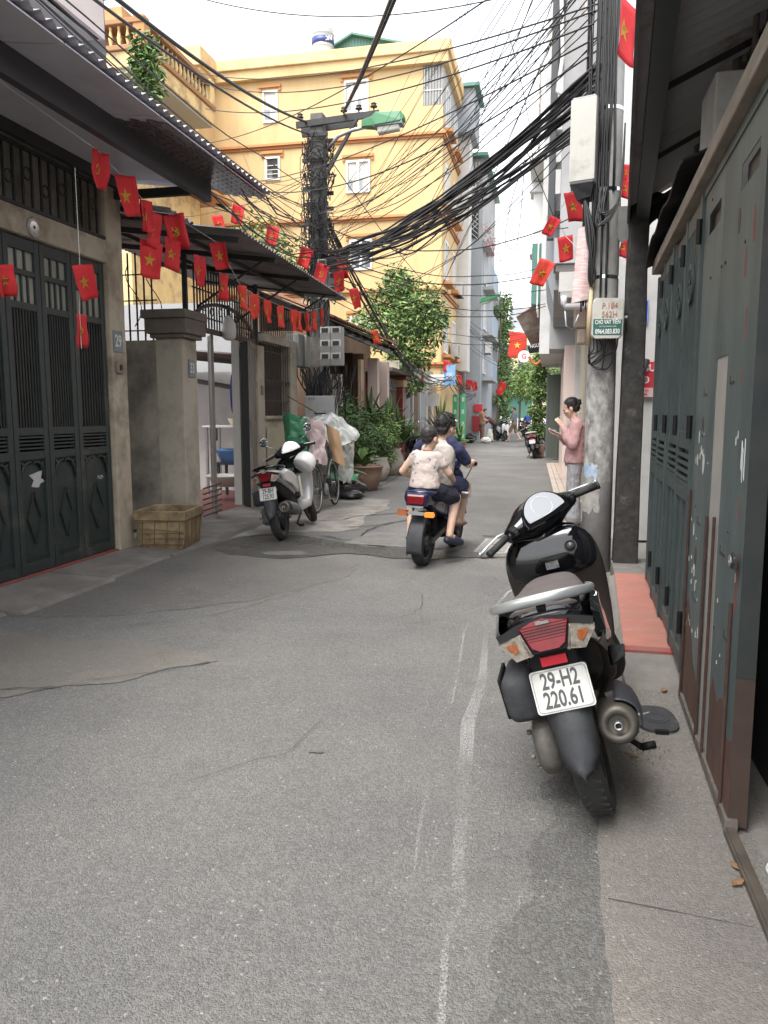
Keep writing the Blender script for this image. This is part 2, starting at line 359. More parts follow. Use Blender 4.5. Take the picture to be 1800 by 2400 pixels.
# right: ragged edge of darker coarse asphalt, then concrete apron
g = MB(); g.sheet(ragged([(-.06,-2),(.22,-2),(.22,3.4),(.05,3.0),(-.02,2.3),(-.10,1.8),(-.09,1.)], .03, .075, 3), .004)
struct('dark_road_strip', g, asphdark)
g = MB(); g.sheet(ragged([(.155,-2.5),(.17,1.2),(.185,2.5),(.24,4.0),(.33,5.6),(.32,7),(.2,9),(.06,13.5),(.8,13.4),(.8,7.2),(1.2,6.2),(1.2,-2.5)], .035, .018, 9), .010)
struct('right_pavement', g, asphalt('gritty_concrete', (.192,.178,.164), .35))
g = MB(); g.sheet(ragged([(.19,1.55),(.30,1.56),(.62,1.57),(.62,1.576),(.30,1.566),(.19,1.554)],.04,.004,1), .0118)
g.sheet(ragged([(.20,2.18),(.62,2.13),(.62,2.133),(.20,2.184)],.04,.006,5), .0118)
obj('crack', g.mesh('crack', M('crack_dirt', (.07,.065,.06), .95)), bpy.data.objects['right_pavement'])
# paver blocks on the far right pavement
pv = MB(); pv.box(-.1,.1,-.05,.05,0,.03); pme = pv.mesh('paver', M('pinkish_paver', (.36,.29,.24), .9, (.44,.38,.33), 3, bump=.3))
fr = T('paved_strip', None, None, (-.1, 17, 0)); fr['kind'] = 'structure'
k = 0
for j in range(46):
    for i in range(4):
        y = 12.6+j*.212+(.105 if i % 2 else 0); xe = .30-(y-9)*.022
        o = obj('paver', pme, fr, mx=Matrix.Translation((xe-.42+i*.108+.35, y, .0+.004*((i*7+j*3) % 3))) @ Matrix.Rotation(R(90+((i*5+j*11) % 5)-2), 4, 'Z'))
# left: concrete apron slabs in front of house 29 / 33
lp = T('left_pavement', None, None, (-4, 6, 0)); lp['kind'] = 'structure'
ys = [-1.0, 1.1, 2.4, 3.5, 4.65, 5.85, 6.95, 8.05, 9.2, 10.6, 12.2]
for i in range(len(ys)-1):
    a, b = ys[i]+.012, ys[i+1]-.012; x = -3.72+.03*sin(i*2.1)+(0.10 if 3 < i < 7 else 0)
    g = MB(); g.loft([[(-4.5, a, .05), (x-.05, a, .022), (x, a, -.01), (-4.5, a, -.01)], [(-4.5, b, .05), (x-.05, b, .022), (x, b, -.01), (-4.5, b, -.01)]])
    g.build('slab', slab, lp)
g = MB(); g.box(-4.42, -4.262, 2, 6.96, .045, .058); g.build('red_sill', redtile2, lp)
g = MB(); g.sheet(ragged([(-3.7,12.2),(-3.25,12.6),(-3.3,16),(-3.5,20),(-3.9,23.5),(-4.2,30),(-4.0,37),(-5.5,37),(-6,12.2)],.1,.04,4), .012)
struct('left_verge', g, slab)
# patches on the carriageway
g = MB(); g.sheet(ragged([(-3.72,4.35),(-3.05,4.17),(-2.53,4.28),(-1.95,4.12),(-1.82,3.98),(-2.06,3.83),(-2.2,3.55),(-2.46,3.45),(-2.8,3.1),(-3.72,3.0)],.05,.04,6), .004)
struct('concrete_patch', g, asphalt('pale_patch', (.168,.157,.141), .18))
g = MB(); g.sheet(ragged([(-3.72,9.2),(-3.72,4.6),(-2.9,4.8),(-2.2,5.4),(-1.7,6.4),(-1.75,7.0),(-2.6,7.3),(-3.4,8.0)],.08,.05,16), .0025)
struct('dusty_patch', g, asphbrown)
g = MB(); g.sheet(ragged([(-3.55,8.1),(-3.1,8.7),(-2.4,8.9),(-2.3,9.4),(-2.5,10.3),(-2.35,11.1),(-2.6,12.4),(-3.2,12.6),(-3.72,12.4)],.06,.06,22), .0045)
struct('broken_concrete', g, M('broken_concrete', (.235,.215,.19), .9, (.30,.28,.255), 5, bump=.6, bscale=25, dirt=(.11,.10,.09), dscale=2.6, damt=.5))
g = MB(); g.sheet(ragged([(-3.56,7.9),(-3.35,8.35),(-2.7,8.45),(-2.2,8.1),(-1.9,7.9),(-1.2,7.85),(-.62,7.95),(-.55,7.6),(-1.2,7.3),(-2.0,7.45),(-2.55,7.05),(-3.15,7.15),(-3.5,7.5)],.06,.05,31), .0075)
struct('wet_patch', g, asphwet)
g = MB(); g.sheet(ragged([(-2.9,7.35),(-2.5,7.5),(-2.35,7.28),(-2.75,7.2)],.05,.03,40), .0105)
struct('dry_patch', g, asphbrown)
g = MB()
def crack(pts, w, seed):
    P_ = ragged(pts+pts[-2:0:-1], .05, .035, seed); h = len(P_)//2
    for i in range(h-1):
        a, b = P_[i], P_[i+1]; d = Vector((b[0]-a[0], b[1]-a[1])); 
        if d.length < 1e-4: continue
        n_ = Vector((-d.y, d.x)).normalized()*w*(.5+abs(noise.noise(Vector((i*.7, seed, 0)))))
        g.add([(a[0]-n_.x, a[1]-n_.y, .0118), (b[0]-n_.x, b[1]-n_.y, .0118), (b[0]+n_.x, b[1]+n_.y, .0118), (a[0]+n_.x, a[1]+n_.y, .0118)], [(0,1,2,3)])
crack([(-2.6,8.5),(-2.1,8.2),(-1.9,8.0),(-1.45,7.9),(-1.1,7.92)], .018, 1); crack([(-2.55,9.2),(-2.2,9.35),(-1.9,9.9),(-1.7,10.6)], .02, 2)
crack([(-2.1,8.3),(-2.15,9.0),(-2.0,9.8)], .014, 3); crack([(-3.5,8.2),(-2.9,8.55),(-2.4,8.5)], .012, 4); crack([(-2.45,10.4),(-1.9,10.9),(-1.6,11.4)], .022, 5)
crack([(-3.66,3.45),(-2.9,3.25),(-2.4,3.42)], .006, 6); crack([(-2.4,3.5),(-2.0,3.82),(-1.84,4.0)], .004, 7); crack([(-1.6,17.5),(-.75,17.4)], .02, 8); crack([(-3.3,9.5),(-2.7,9.9),(-2.5,10.4)], .012, 9)
crack([(-1.0,5.1),(-.9,5.4),(-.95,5.9)], .003, 13); crack([(-2.9,4.4),(-2.3,4.9),(-1.9,5.8)], .003, 14); crack([(-1.35,2.6),(-1.05,2.9),(-1.0,3.3)], .0018, 15)
crack([(-.75,8.9),(-.35,8.8),(-.3,7.6),(-.7,7.5)], .03, 10)
struct('road_cracks', g, M('dark_crack', (.035,.034,.032), .95))  # flat dark strips along each crack line
# spilt white paint along the right of the carriageway
pm = bpy.data.materials.new('scuffed_white_paint'); pm.use_nodes = True; t = pm.node_tree; b = t.nodes['Principled BSDF']
b.inputs['Base Color'].default_value = (.62,.62,.60,1); b.inputs['Roughness'].default_value = .8
gg = t.nodes.new('ShaderNodeNewGeometry'); n1 = t.nodes.new('ShaderNodeTexNoise'); n1.inputs['Scale'].default_value = 150; n1.inputs['Detail'].default_value = 4
n2 = t.nodes.new('ShaderNodeTexNoise'); n2.inputs['Scale'].default_value = 1.1; mu = t.nodes.new('ShaderNodeMath'); mu.operation = 'MULTIPLY'; mr = t.nodes.new('ShaderNodeMapRange')
mr.inputs[1].default_value = .21; mr.inputs[2].default_value = .36; mr.inputs[4].default_value = .36
for n in (n1, n2): t.links.new(gg.outputs['Position'], n.inputs['Vector'])
t.links.new(n1.outputs[0], mu.inputs[0]); t.links.new(n2.outputs[0], mu.inputs[1]); t.links.new(mu.outputs[0], mr.inputs[0]); t.links.new(mr.outputs[0], b.inputs['Alpha'])
def ribbon(g, pts, w, z):
    for i in range(len(pts)-1):
        a, c = Vector(pts[i]), Vector(pts[i+1]); d = (c-a).normalized(); nn = Vector((-d.y, d.x))
        w0, w1 = w[i], w[i+1]
        g.add([(*(a-nn*w0), z), (*(c-nn*w1), z), (*(c+nn*w1), z), (*(a+nn*w0), z)], [(0,1,2,3)])
g = MB(); ribbon(g, [(-.06,6.9),(-.30,6.07),(-.39,5.4),(-.373,4.84),(-.323,3.96),(-.338,3.38),(-.284,2.77),(-.257,2.34),(-.222,2.04),(-.243,1.92),(-.214,1.63),(-.2,1.3)], [.006,.012,.015,.015,.024,.032,.026,.020,.022,.010,.009,.009], .0085)
ribbon(g, [(-.5,5.5),(-.52,4.9),(-.46,4.0),(-.44,3.6)], [.004,.008,.008,.004], .0085); ribbon(g, [(-.43,2.9),(-.41,2.5),(-.38,2.2)], [.004,.007,.004], .0085)
struct('spilt_paint_line', g, pm)
# covers in the road
iron_cover = M('worn_cast_iron_cover', (.15,.145,.135), .7, (.20,.19,.175), 9, bump=.4, bscale=40, metal=.2)
mh = T('manhole_cover', 'square grey cast iron manhole cover with ring pattern beside the cracked wet patch', 'manhole cover', (-1.75, 8.4, .008), rz=R(-8), local=True)
g = MB(); g.box(-.38,.38,-.42,.42,-.02,.004); g.build('frame', iron_cover, mh)
for r_ in (.08,.15,.22,.29,.35):
    g = MB(); g.lathe([(r_-.018,.004),(r_-.018,.007),(r_+.012,.007),(r_+.012,.004)], 32, closed=True); g.build('ring', iron_cover, mh)
sc = T('service_cover', 'pale square steel service cover sunk in the road near the scooter handlebar', 'service cover', (-.55, 8.25, .006), rz=R(-4), local=True)
g = MB(); g.box(-.17,.17,-.45,.45,-.02,.006); g.build('frame', concrete, sc); g = MB(); g.box(-.135,.135,-.41,.41,.006,.012); g.build('lid', M('pale_cover_lid', (.20,.19,.175), .8, (.26,.25,.235), 10, bump=.4), sc)
for i in range(9):
    g = MB(); g.box(-.08+.01*(i%2),.08-.02*(i%3),-.30+i*.07,-.27+i*.07,.012,.0145); g.build('raised_mark', concrete if i != 4 else M('faded_red_mark', (.28,.06,.05), .7), sc)
wl = T('water_meter_lid', 'oval black plastic water meter lid in the concrete beside the green gate', 'meter lid', (.505, 3.6, .011), rz=R(4), local=True)
g = MB(); g.prism([(.095*math.copysign(abs(cos(a))**.6, cos(a)), .15*math.copysign(abs(sin(a))**.75, sin(a))) for a in [2*pi*i/32 for i in range(32)]], (0,0,0), (1,0,0), (0,1,0), .014); g.build('lid', dgrey, wl, bevel=.003)
g = MB(); g.lathe([(.04,.013),(.04,.0165),(.046,.0165),(.046,.013)], 24, closed=True); g.lathe([(.062,.013),(.062,.016),(.066,.016),(.066,.013)], 24, closed=True); g.build('ring', dgrey, wl)
g = MB(); g.box(-.028,.028,-.165,-.14,-.002,.016); g.build('hinge', matte, wl)
text('NUOC', .028, wallwhite, wl, basis((-.045,.035,.0143),(1,.5,0),(-.5,1,0)), 'embossed_word')
# red-tiled raised threshold on the right
rt = T('tiled_threshold', None, None, (.6, 5.4, 0)); rt['kind'] = 'structure'
g = MB(); g.loft([[(.42,3.95,-.01),(.66,3.95,-.01),(.66,3.95,.0),(.42,3.95,.0)],[(.40,4.12,-.01),(.70,4.12,-.01),(.70,4.12,.055),(.41,4.12,.045)],[(.415,4.30,-.01),(.74,4.30,-.01),(.74,4.30,.105),(.42,4.30,.105)],[(.54,6.6,-.01),(.95,6.6,-.01),(.95,6.6,.112),(.545,6.6,.112)],[(.55,7.2,-.01),(.95,7.2,-.01),(.95,7.2,.112),(.555,7.2,.112)]])
g.loft([[(.36,4.2,-.01),(.425,4.2,-.01),(.425,4.2,.10),(.39,4.2,.06)],[(.45,6.5,-.01),(.55,6.5,-.01),(.55,6.5,.105),(.50,6.5,.08)]])
g.build('concrete_base', slab, rt, sub=0)
yy = 4.33
for i in range(8):
    d = .085 if i == 0 else .295
    x0 = .43+(yy-4.33)*.052; x1 = .43+(yy+d-4.33)*.052
    g = MB(); g.prism([(x0, yy), (.97, yy), (.97, yy+d-.006), (x1, yy+d-.006)], (0,0,.104+.0), (1,0,0), (0,1,0), .016); g.build('tile', redtile2 if i == 0 else redtile, rt, bevel=.002)
    yy += d
# litter
random.seed(3)
leafdry = M('dry_leaf', (.17,.085,.04), .8, (.24,.13,.065), 40)
for i, (x, y, s_, lab) in enumerate([(-.16,4.35,.03,'curled brown leaf lying left of the number plate'),(.60,4.0,.035,'orange brown leaf on the concrete by the gate foot'),(.36,3.17,.03,'brown leaf on mossy concrete below the muffler'),(.585,2.33,.03,'brown leaf nearest the bottom of the gate rail'),(.60,2.42,.026,'pale torn leaf beside the gate rail')]):
    g = MB(); n = 7
    for k in range(n):
        u = k/(n-1); w = .42*sin(pi*min(1, u*.98+.02))
        g.v += [Vector(((u-.5)*2*s_, -w*s_, .006+.012*abs(u-.5)+.006*w)), Vector(((u-.5)*2*s_, 0, .003+.01*abs(u-.5))), Vector(((u-.5)*2*s_, w*s_, .006+.012*abs(u-.5)+.008*w))]
    for k in range(n-1):
        for j in (0, 1): a = k*3+j; g.f.append([a, a+3, a+4, a+1]); g.mi.append(0)
    o = one('fallen_leaf', g, leafdry, lab, 'leaf', 'fallen leaves on the ground', smooth=True, solid=.0015); o.location = (x, y, .012); o.rotation_euler = (0, 0, i*1.3)
g = MB(); g.tube([(-.03,0,.004),(-.01,.004,.006),(.012,0,.006),(.03,.012,.004)], .004, 6)
o = one('twig', g, barkm, 'short dark twig lying in the middle of the asphalt', 'twig'); o.location = (-.93, 2.95, .002)
g = MB(); g.lathe([(.0,0),(.018,.0),(.024,.022),(.022,.022),(.0,.004)], 12); o = one('paper_cup_lid', g, white, 'crushed white cup scrap beside the gate track', 'litter'); o.location = (.70, 2.42, .02); o.rotation_euler = (.9, .3, 0)
random.seed(8); grit = M('grit_stone', (.22,.21,.19), .9, (.12,.115,.105), 30); g = MB()
for i in range(900):                                   # loose grit gathered along kerbs and walls
    k = i % 3; y = random.uniform(1.3, 7) if k else random.uniform(3.5, 12)
    x = (.20+.03*y*.3+random.gauss(0,.05)) if k == 1 else (.60+random.gauss(0,.03) if k == 2 else -3.70+random.gauss(0,.12)); r_ = random.uniform(.0018,.0055); z = .012 if k else .026
    a = random.uniform(0,6.28); g.add([(x+r_*cos(a),y+r_*sin(a),z),(x+r_*cos(a+2.1),y+r_*sin(a+2.1),z),(x+r_*cos(a+4.2),y+r_*sin(a+4.2),z),(x,y,z+r_*.9)], [(0,1,3),(1,2,3),(2,0,3)])
tag(g.build('grit', grit), 'loose grit along the kerb edges', 'grit', kind='stuff')
# ---------------------------------------------------------------- house 29 (left foreground)
def corrug(mb, p00, p10, p01, n, amp, seg=4, thick=.004):
    """corrugated sheet: ridges run along p00->p10, waves counted along p00->p01"""
    p00, p10, p01 = Vector(p00), Vector(p10), Vector(p01); nrm = (p10-p00).cross(p01-p00).normalized()
    m = n*seg
    for k in (0, 1):
        base = len(mb.v)
        for i in range(m+1):
            a = p00.lerp(p01, i/m)+nrm*(amp*sin(2*pi*i/seg)+k*thick); mb.v += [a, a+(p10-p00)]
        for i in range(m):
            f = [base+2*i, base+2*i+1, base+2*i+3, base+2*i+2]; mb.f.append(f if k else f[::-1]); mb.mi.append(mb.cur)
    return mb
XL = -4.25
h29 = T('house_twenty_nine', 'cream plastered house front with wide lintel and pillar around the dark green folding gate', 'house', (-4.25, 5, 0))
g = MB(); g.box(-4.62, XL, -1.5, 2.2, 0, 3.08); g.box(-4.55, XL, 2.2, 6.97, 2.865, 3.08); g.build('wall', plaster, h29, bevel=.012)
g = MB(); y0 = 6.97
def pil(z):
    w = noise.noise(Vector((0, 0, z*2.3)))*.012
    return [(-4.52, y0+w, z), (XL+.004+w*.6, y0+w, z), (XL+.004+w*.6, 7.24+w*.5, z), (-4.52, 7.24+w*.5, z)]
g.loft([pil(z*.12) for z in range(0, 33)]); g.build('pillar', plaster, h29, bevel=.012)
g = MB(); g.box(-4.62, -4.52, -1.5, 7.2, 3.08, 3.95); g.build('back_wall', M('pale_transom_wall', (.30,.30,.26), .9, (.38,.38,.33), 2, dirt=(.06,.06,.055), dscale=1.7, damt=.55), h29)
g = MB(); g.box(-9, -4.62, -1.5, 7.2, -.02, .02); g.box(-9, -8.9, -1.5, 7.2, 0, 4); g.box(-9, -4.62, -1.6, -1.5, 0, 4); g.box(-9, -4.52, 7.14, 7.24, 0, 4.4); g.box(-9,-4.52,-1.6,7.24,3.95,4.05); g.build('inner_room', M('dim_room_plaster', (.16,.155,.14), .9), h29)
# iron transom grille
g = MB(); g.box(-4.30,-4.26,2.2,6.97,3.085,3.115); g.box(-4.30,-4.26,2.2,6.97,3.56,3.585); g.build('grille_rail', black, h29)
bar = MB(); bar.box(-.009,.009,-.009,.009,3.1,3.57); bme = bar.mesh('grille_bar', black)
y = 2.3
while y < 6.95:
    obj('grille_bar', bme, h29, mx=Matrix.Translation((-4.28, y, 0))); y += .117
ring = MB(); ring.lathe([(.042,-.006),(.054,-.006),(.054,.006),(.042,.006)], 16, (0,0,0), (1,0,0), True); rme = ring.mesh('grille_ring', black)
for i in range(20): obj('grille_ring', rme, h29, mx=Matrix.Translation((-4.28, 2.36+i*.234, 3.30+(.08 if i % 2 else 0))))
# folding gate
fg = T('folding_gate', 'dark green folding metal gate with diamond panels, left of the street', 'gate', (-4.3, 4.7, .06), 'folding metal gates')
ydiv = [6.955, 6.435, 5.99, 5.535, 5.07, 4.60, 4.13, 3.66, 3.19, 2.72, 2.25]
GX = -4.315
barm = MB(); barm.box(-.006,.006,-.0075,.0075,1.30,2.28); barme = barm.mesh('upright', gatebar)
for i in range(len(ydiv)-1):
    b, a = ydiv[i]-.006, ydiv[i+1]+.006; w = b-a; sw = .058
    fr = MB()
    for (z0, z1) in ((.065,.15),(1.03,1.10),(1.235,1.30),(2.275,2.335),(2.555,2.60),(2.755,2.855)): fr.box(GX-.02, GX+.018, a+sw, b-sw, z0, z1)
    fr.box(GX-.022, GX+.022, a, a+sw, .06, 2.86); fr.box(GX-.022, GX+.022, b-sw, b, .06, 2.86)
    leaf = fr.build('leaf', gatepaint, fg, bevel=.004)
    g = MB(); g.box(GX-.014, GX-.004, a+sw, b-sw, .15, 1.03); g.box(GX-.004,GX+.006,a+sw+.02,b-sw-.02,.19,.205); g.build('panel', gatepaint, leaf)
    # diamond moulding
    cy_, hw = (a+b)/2, w*.20; pts = [(cy_, .75), (cy_+hw, .53), (cy_, .31), (cy_-hw, .53)]
    g = MB()
    for q in range(4):
        p1, p2 = pts[q], pts[(q+1) % 4]; g.bar((GX+.004, p1[0], p1[1]), (GX+.004, p2[0], p2[1]), .018, .018, up=(1,0,0))
    g.build('diamond_moulding', gatebar, leaf)
    for s_ in (-1, 1):   # cast corner scrolls
        g = MB(); ye = cy_+s_*(w/2-sw)
        g.tube([(GX+.004, ye-s_*.012, .84), (GX+.012, ye-s_*.018, .92), (GX+.012, ye-s_*.04, .97), (GX+.012, ye-s_*.08, 1.0), (GX+.012, ye-s_*.13, 1.012), (GX+.004, ye-s_*.15, .99)], [.006,.012,.016,.013,.01,.005], 6)
        g.tube([(GX+.008, ye-s_*.02, 1.01), (GX+.014, ye-s_*.05, .985), (GX+.012, ye-s_*.055, .95), (GX+.006, ye-s_*.035, .94)], [.01,.014,.011,.006], 6)
        g.build('corner_scroll', gatebar, leaf, smooth=True)
    for q in range(4):
        g = MB(); z = 1.118+q*.031; g.box(GX-.016, GX+.010, a+sw, b-sw, z, z+.014); g.build('louvre', gatepaint, leaf)
    n = 9
    for q in range(n): obj('upright', barme, leaf, mx=Matrix.Translation((GX, a+sw+(w-2*sw)*(q+.5)/n, 0)))
    for (z0, z1, m_) in ((2.335, 2.555, 4), (2.60, 2.755, 3)):
        g = MB(); g.box(GX-.012, GX-.008, a+sw, b-sw, z0, z1); g.build('pane', pane, leaf)
        for q in range(1, m_):
            yy = a+sw+(w-2*sw)*q/m_; g = MB(); g.box(GX-.012, GX+.010, yy-.009, yy+.009, z0, z1); g.build('glazing_bar', gatepaint, leaf)
    g = MB(); g.box(GX-.10, GX-.09, a, b, .08, 2.3); g.build('backing_sheet', M('dark_gate_backing', (.02,.024,.024), .8), leaf)  # near-black sheet closing each leaf behind its bars
    if i in (1, 4):
        g = MB(); yy = a; g.cyl((GX+.02, yy-.006, .30), (GX+.02, yy-.006, .40), .012, n=8); g.build('hinge', black, leaf)
g = MB(); g.prism(ragged([(6.02,.90),(6.2,.93),(6.17,.86),(6.24,.84),(6.16,.82),(6.14,.79),(6.05,.80),(6.08,.85)], .02, .01, 2), (GX-.002,-.3,0), (0,1,0), (0,0,1), .004); g.build('torn_paper', wallwhite, fg)
text('Pt29', .05, wallwhite, fg, basis((GX-.002, 6.78, .80), (0,1,0), (0,0,1)), 'chalk_writing')
# number plate, switch, mirror
npm = M('house_number_enamel', (.16,.19,.20), .45, (.19,.22,.23), 8)
def number(nm, x, y, z, label):
    t_ = T('house_number_plate', label, 'number plate', (x, y, z))
    g = MB(); g.box(x, x+.008, y-.085, y+.085, z-.105, z+.105); g.build('plate', npm, t_, bevel=.004)
    text(nm, .165, white, t_, basis((x+.0085, y, z), (0,1,0), (0,0,1)), 'numeral', xs=.72, bold=.002)
number('29', XL+.008, 7.075, 2.13, 'grey house number plate reading 29 on the cream pillar')
sw = T('wall_switch', 'small square grey bell switch below the number 29 plate', 'switch', (XL, 7.075, 1.88))
g = MB(); g.box(XL+.005, XL+.035, 7.02, 7.13, 1.82, 1.93); g.build('housing', M('aged_switch_plastic', (.22,.18,.14), .6), sw, bevel=.006); g = MB(); g.box(XL+.035, XL+.045, 7.05, 7.09, 1.85, 1.90); g.build('button', black, sw)
mr = T('octagonal_mirror', 'small octagonal mirror hung above the dark green gate', 'mirror', (XL, 5.86, 2.94))
g = MB(); g.lathe([(0,.016),(.075,.016),(.083,.010),(.085,0)], 8, (XL+.002, 5.86, 2.95), (1,0,0)); g.build('rim', steel, mr); g = MB(); g.lathe([(0,.018),(.05,.018),(.05,.012)], 24, (XL+.002,5.86,2.95), (1,0,0)); g.build('glass', chrome, mr); g = MB(); g.lathe([(0,.022),(.014,.02),(.016,.012)], 12, (XL+.002,5.86,2.95), (1,0,0)); g.build('boss', black, mr)
# metal awning of house 29
aw = T('sheet_awning', 'long dark sheet metal awning with wavy edge over the left gate', 'awning', (-3.5, 5, 3.6))
g = MB(); corrug(g, (-4.5, -1.5, 3.86), (-2.86, -1.5, 3.645), (-4.5, 7.78, 3.86), 88, .016); g.build('corrugated_sheet', awnm, aw, smooth=True)
g = MB(); g.box(-4.25, -3.34, -1.5, 7.25, 3.70, 3.715, Matrix.Rotation(0, 4, 'X')); g.build('inner_lining', awnm, aw)
for i in range(8):
    ya = -1.4+i*1.16; yb = min(ya+1.145, 7.72)
    g = MB(); g.loft([[(-3.36, ya, 3.66), (-2.9, ya, 3.605), (-2.9, ya, 3.615), (-3.36, ya, 3.67)], [(-3.36, yb, 3.66), (-2.9, yb, 3.605), (-2.9, yb, 3.615), (-3.36, yb, 3.67)]]); g.build('soffit_panel', awnred if i == 7 else awnm, aw)
g = MB(); g.box(-3.38, -3.31, -1.5, 7.32, 3.47, 3.665); g.build('purlin', M('dark_painted_steel', (.045,.043,.048), .5), aw)
g = MB(); g.box(-4.3, -3.45, 7.12, 7.17, 3.50, 3.58); g.box(-4.25,-4.20,-1.5,7.2,3.6,3.72); g.build('bracket', black, aw)
scm = M('scale_pattern_sheet', (.07,.055,.058), .25, (.11,.085,.088), 7)
sc_ = MB(); sc_.prism([(0,0),(.10,0),(.10,.05),(.085,.066),(.05,.075),(.015,.066),(0,.05)], (0,0,0), (0,1,0), (1,0,0), .003); sme = sc_.mesh('scale', scm)
for a in range(6):
    for b_ in range(20): obj('scale', sme, aw, mx=Matrix.Translation((-3.335+a*.07, 5.62+b_*.105+(.05 if a % 2 else 0), 3.652-a*.0084)) @ Matrix.Rotation(R(6.8), 4, 'Y'))
# upper storey of house 29
up = T('upper_storey', 'grey upper balcony slab with pinkish fascia above the dark awning', 'house', (-4.5, 5, 4.0))
g = MB(); g.box(-4.42, -4.02, -1.5, 6.62, 4.72, 4.80); g.box(-4.9,-4.42,-1.5,6.8,4.70,4.74); g.build('soffit', M('pale_soffit', (.46,.45,.44), .8, (.52,.51,.50), 2), up)
g = MB(); g.box(-4.06, -3.98, -1.5, 6.64, 4.72, 5.10); g.build('fascia', M('pinkish_fascia', (.60,.53,.50), .8, (.66,.59,.56), 3), up)
g = MB(); g.box(-4.15, -3.95, -1.5, 6.75, 5.103, 5.22); g.build('coping', M('brown_coping', (.22,.12,.085), .8, (.28,.16,.12), 5), up)
g = MB(); g.box(-4.62, -4.26, 6.86, 7.12, 3.9, 7.5); g.build('corner_column', M('weathered_grey_column', (.13,.135,.14), .85, (.22,.22,.22), 4, dirt=(.05,.05,.05), dscale=2), up)
g = MB(); g.box(-8.8, -4.5, -1.5, 6.9, 4.06, 9.0); g.build('wall', wallgrey, up)
# ---------------------------------------------------------------- house 33
h33 = T('house_thirty_three', 'old cream courtyard house front with arched iron gate, number 33', 'house', (-4.3, 10, 0))
g = MB(); g.box(-4.60, XL, 8.48, 8.86, 0, 2.30); g.build('pillar', plaster2, h33, bevel=.02)
g = MB(); g.box(-4.64, XL+.05, 8.43, 8.91, 2.30, 2.345); g.box(-4.68, XL+.085, 8.40, 8.95, 2.348, 2.52); g.box(-4.72,XL+.10,8.37,8.97,2.523,2.62); g.build('capital', capm, h33, bevel=.01)
g = MB(); g.box(-7.2, -4.60, 8.50, 8.70, 0, 2.28); g.build('side_wall', M('damp_side_wall', (.32,.29,.235), .9, (.39,.355,.29), 2, bump=.3, bscale=20, dirt=(.07,.065,.06), dscale=1.1, damt=.5), h33)
# wall from the door to the end
g = MB(); g.box(-4.5, XL, 10.86, 11.13, 0, 2.42); g.box(-4.5, XL, 12.33, 12.66, 0, 2.62); g.box(-4.5,XL-.03,11.13,12.33,0,1.36); g.box(-4.5, XL, 11.13, 12.33, 2.5, 2.62); g.build('wall', plaster2, h33, bevel=.01)
g = MB(); g.box(-4.35,XL+.03,11.10,12.40,1.335,1.385); g.build('sill', plaster2, h33, bevel=.006)
g = MB(); g.box(-4.262,-4.255,11.2,12.2,.35,1.2); g.build('recessed_panel', M('yellowed_panel', (.34,.31,.21), .9, (.40,.37,.27), 3), h33)
g = MB(); g.box(-4.46,-4.42,11.13,12.33,1.36,2.5); g.build('window_shutter', M('dark_window_shutter', (.05,.04,.034), .7), h33)
# window bars
bb = MB(); bb.cyl((0,0,1.385),(0,0,2.5), .0075, n=6); bbm = bb.mesh('window_bar', iron)
for i in range(11): obj('window_bar', bbm, h33, mx=Matrix.Translation((XL-.03, 11.19+i*.108, 0)))
g = MB(); g.bar((XL-.03,11.13,2.36),(XL-.03,12.33,2.36),.02,.012); g.bar((XL-.03,11.13,1.62),(XL-.03,12.33,1.62),.02,.012); g.bar((XL-.03,11.13,1.92),(XL-.03,12.33,1.92),.02,.012); g.build('window_crossbar', iron, h33)
for i in range(8):
    g = MB(); g.lathe([(.03,-.005),(.042,-.005),(.042,.005),(.03,.005)], 12, (XL-.025, 11.25+i*.15, 1.90), (1,0,0), True); g.build('scroll_ring', iron, h33)
# iron screen above wall and gate: street side and return side
sb = MB(); sb.box(-.008,.008,-.008,.008,0,1); sbm = sb.mesh('screen_bar', black)
def sbar(x, y, z0, z1): obj('screen_bar', sbm, h33, mx=Matrix.Translation((x, y, z0)) @ Matrix.Diagonal((1,1,z1-z0,1)))
archz = lambda y: 2.47+.36*math.sqrt(max(0, 1-((y-9.83)/1.0)**2))
y = 8.95
while y < 11.1:
    sbar(XL-.06, y, max(2.47, archz(y)) if y < 10.83 else 2.5, 3.22); sbar(XL-.08, y+.03, 2.47, archz(y)) if y < 10.8 else None; y += .083
x = -4.66
while x > -6.6: sbar(x, 8.56, 2.28, 3.3); x -= .10
g = MB()
for z in (2.62, 2.95, 3.22): g.bar((XL-.06,8.9,z),(XL-.06,12.6,z),.016,.016)
for z in (2.40, 2.75, 3.05): g.bar((-4.6,8.56,z),(-6.7,8.56,z),.014,.014)
g.build('screen_rail', black, h33)
for i in range(7):
    g = MB(); g.tube([(-4.63-i*.26+.1*sin(q*.7), 8.55, 2.45+.09*q) for q in range(9)], .006, 5); g.build('screen_scroll', black, h33)
y = 11.2
while y < 12.6: sbar(XL-.06, y, 2.62, 3.1); y += .10
for yy in (8.72, 10.98): g = MB(); g.box(XL-.09,XL-.04,yy-.025,yy+.025,2.45,3.3); g.build('screen_post', black, h33)
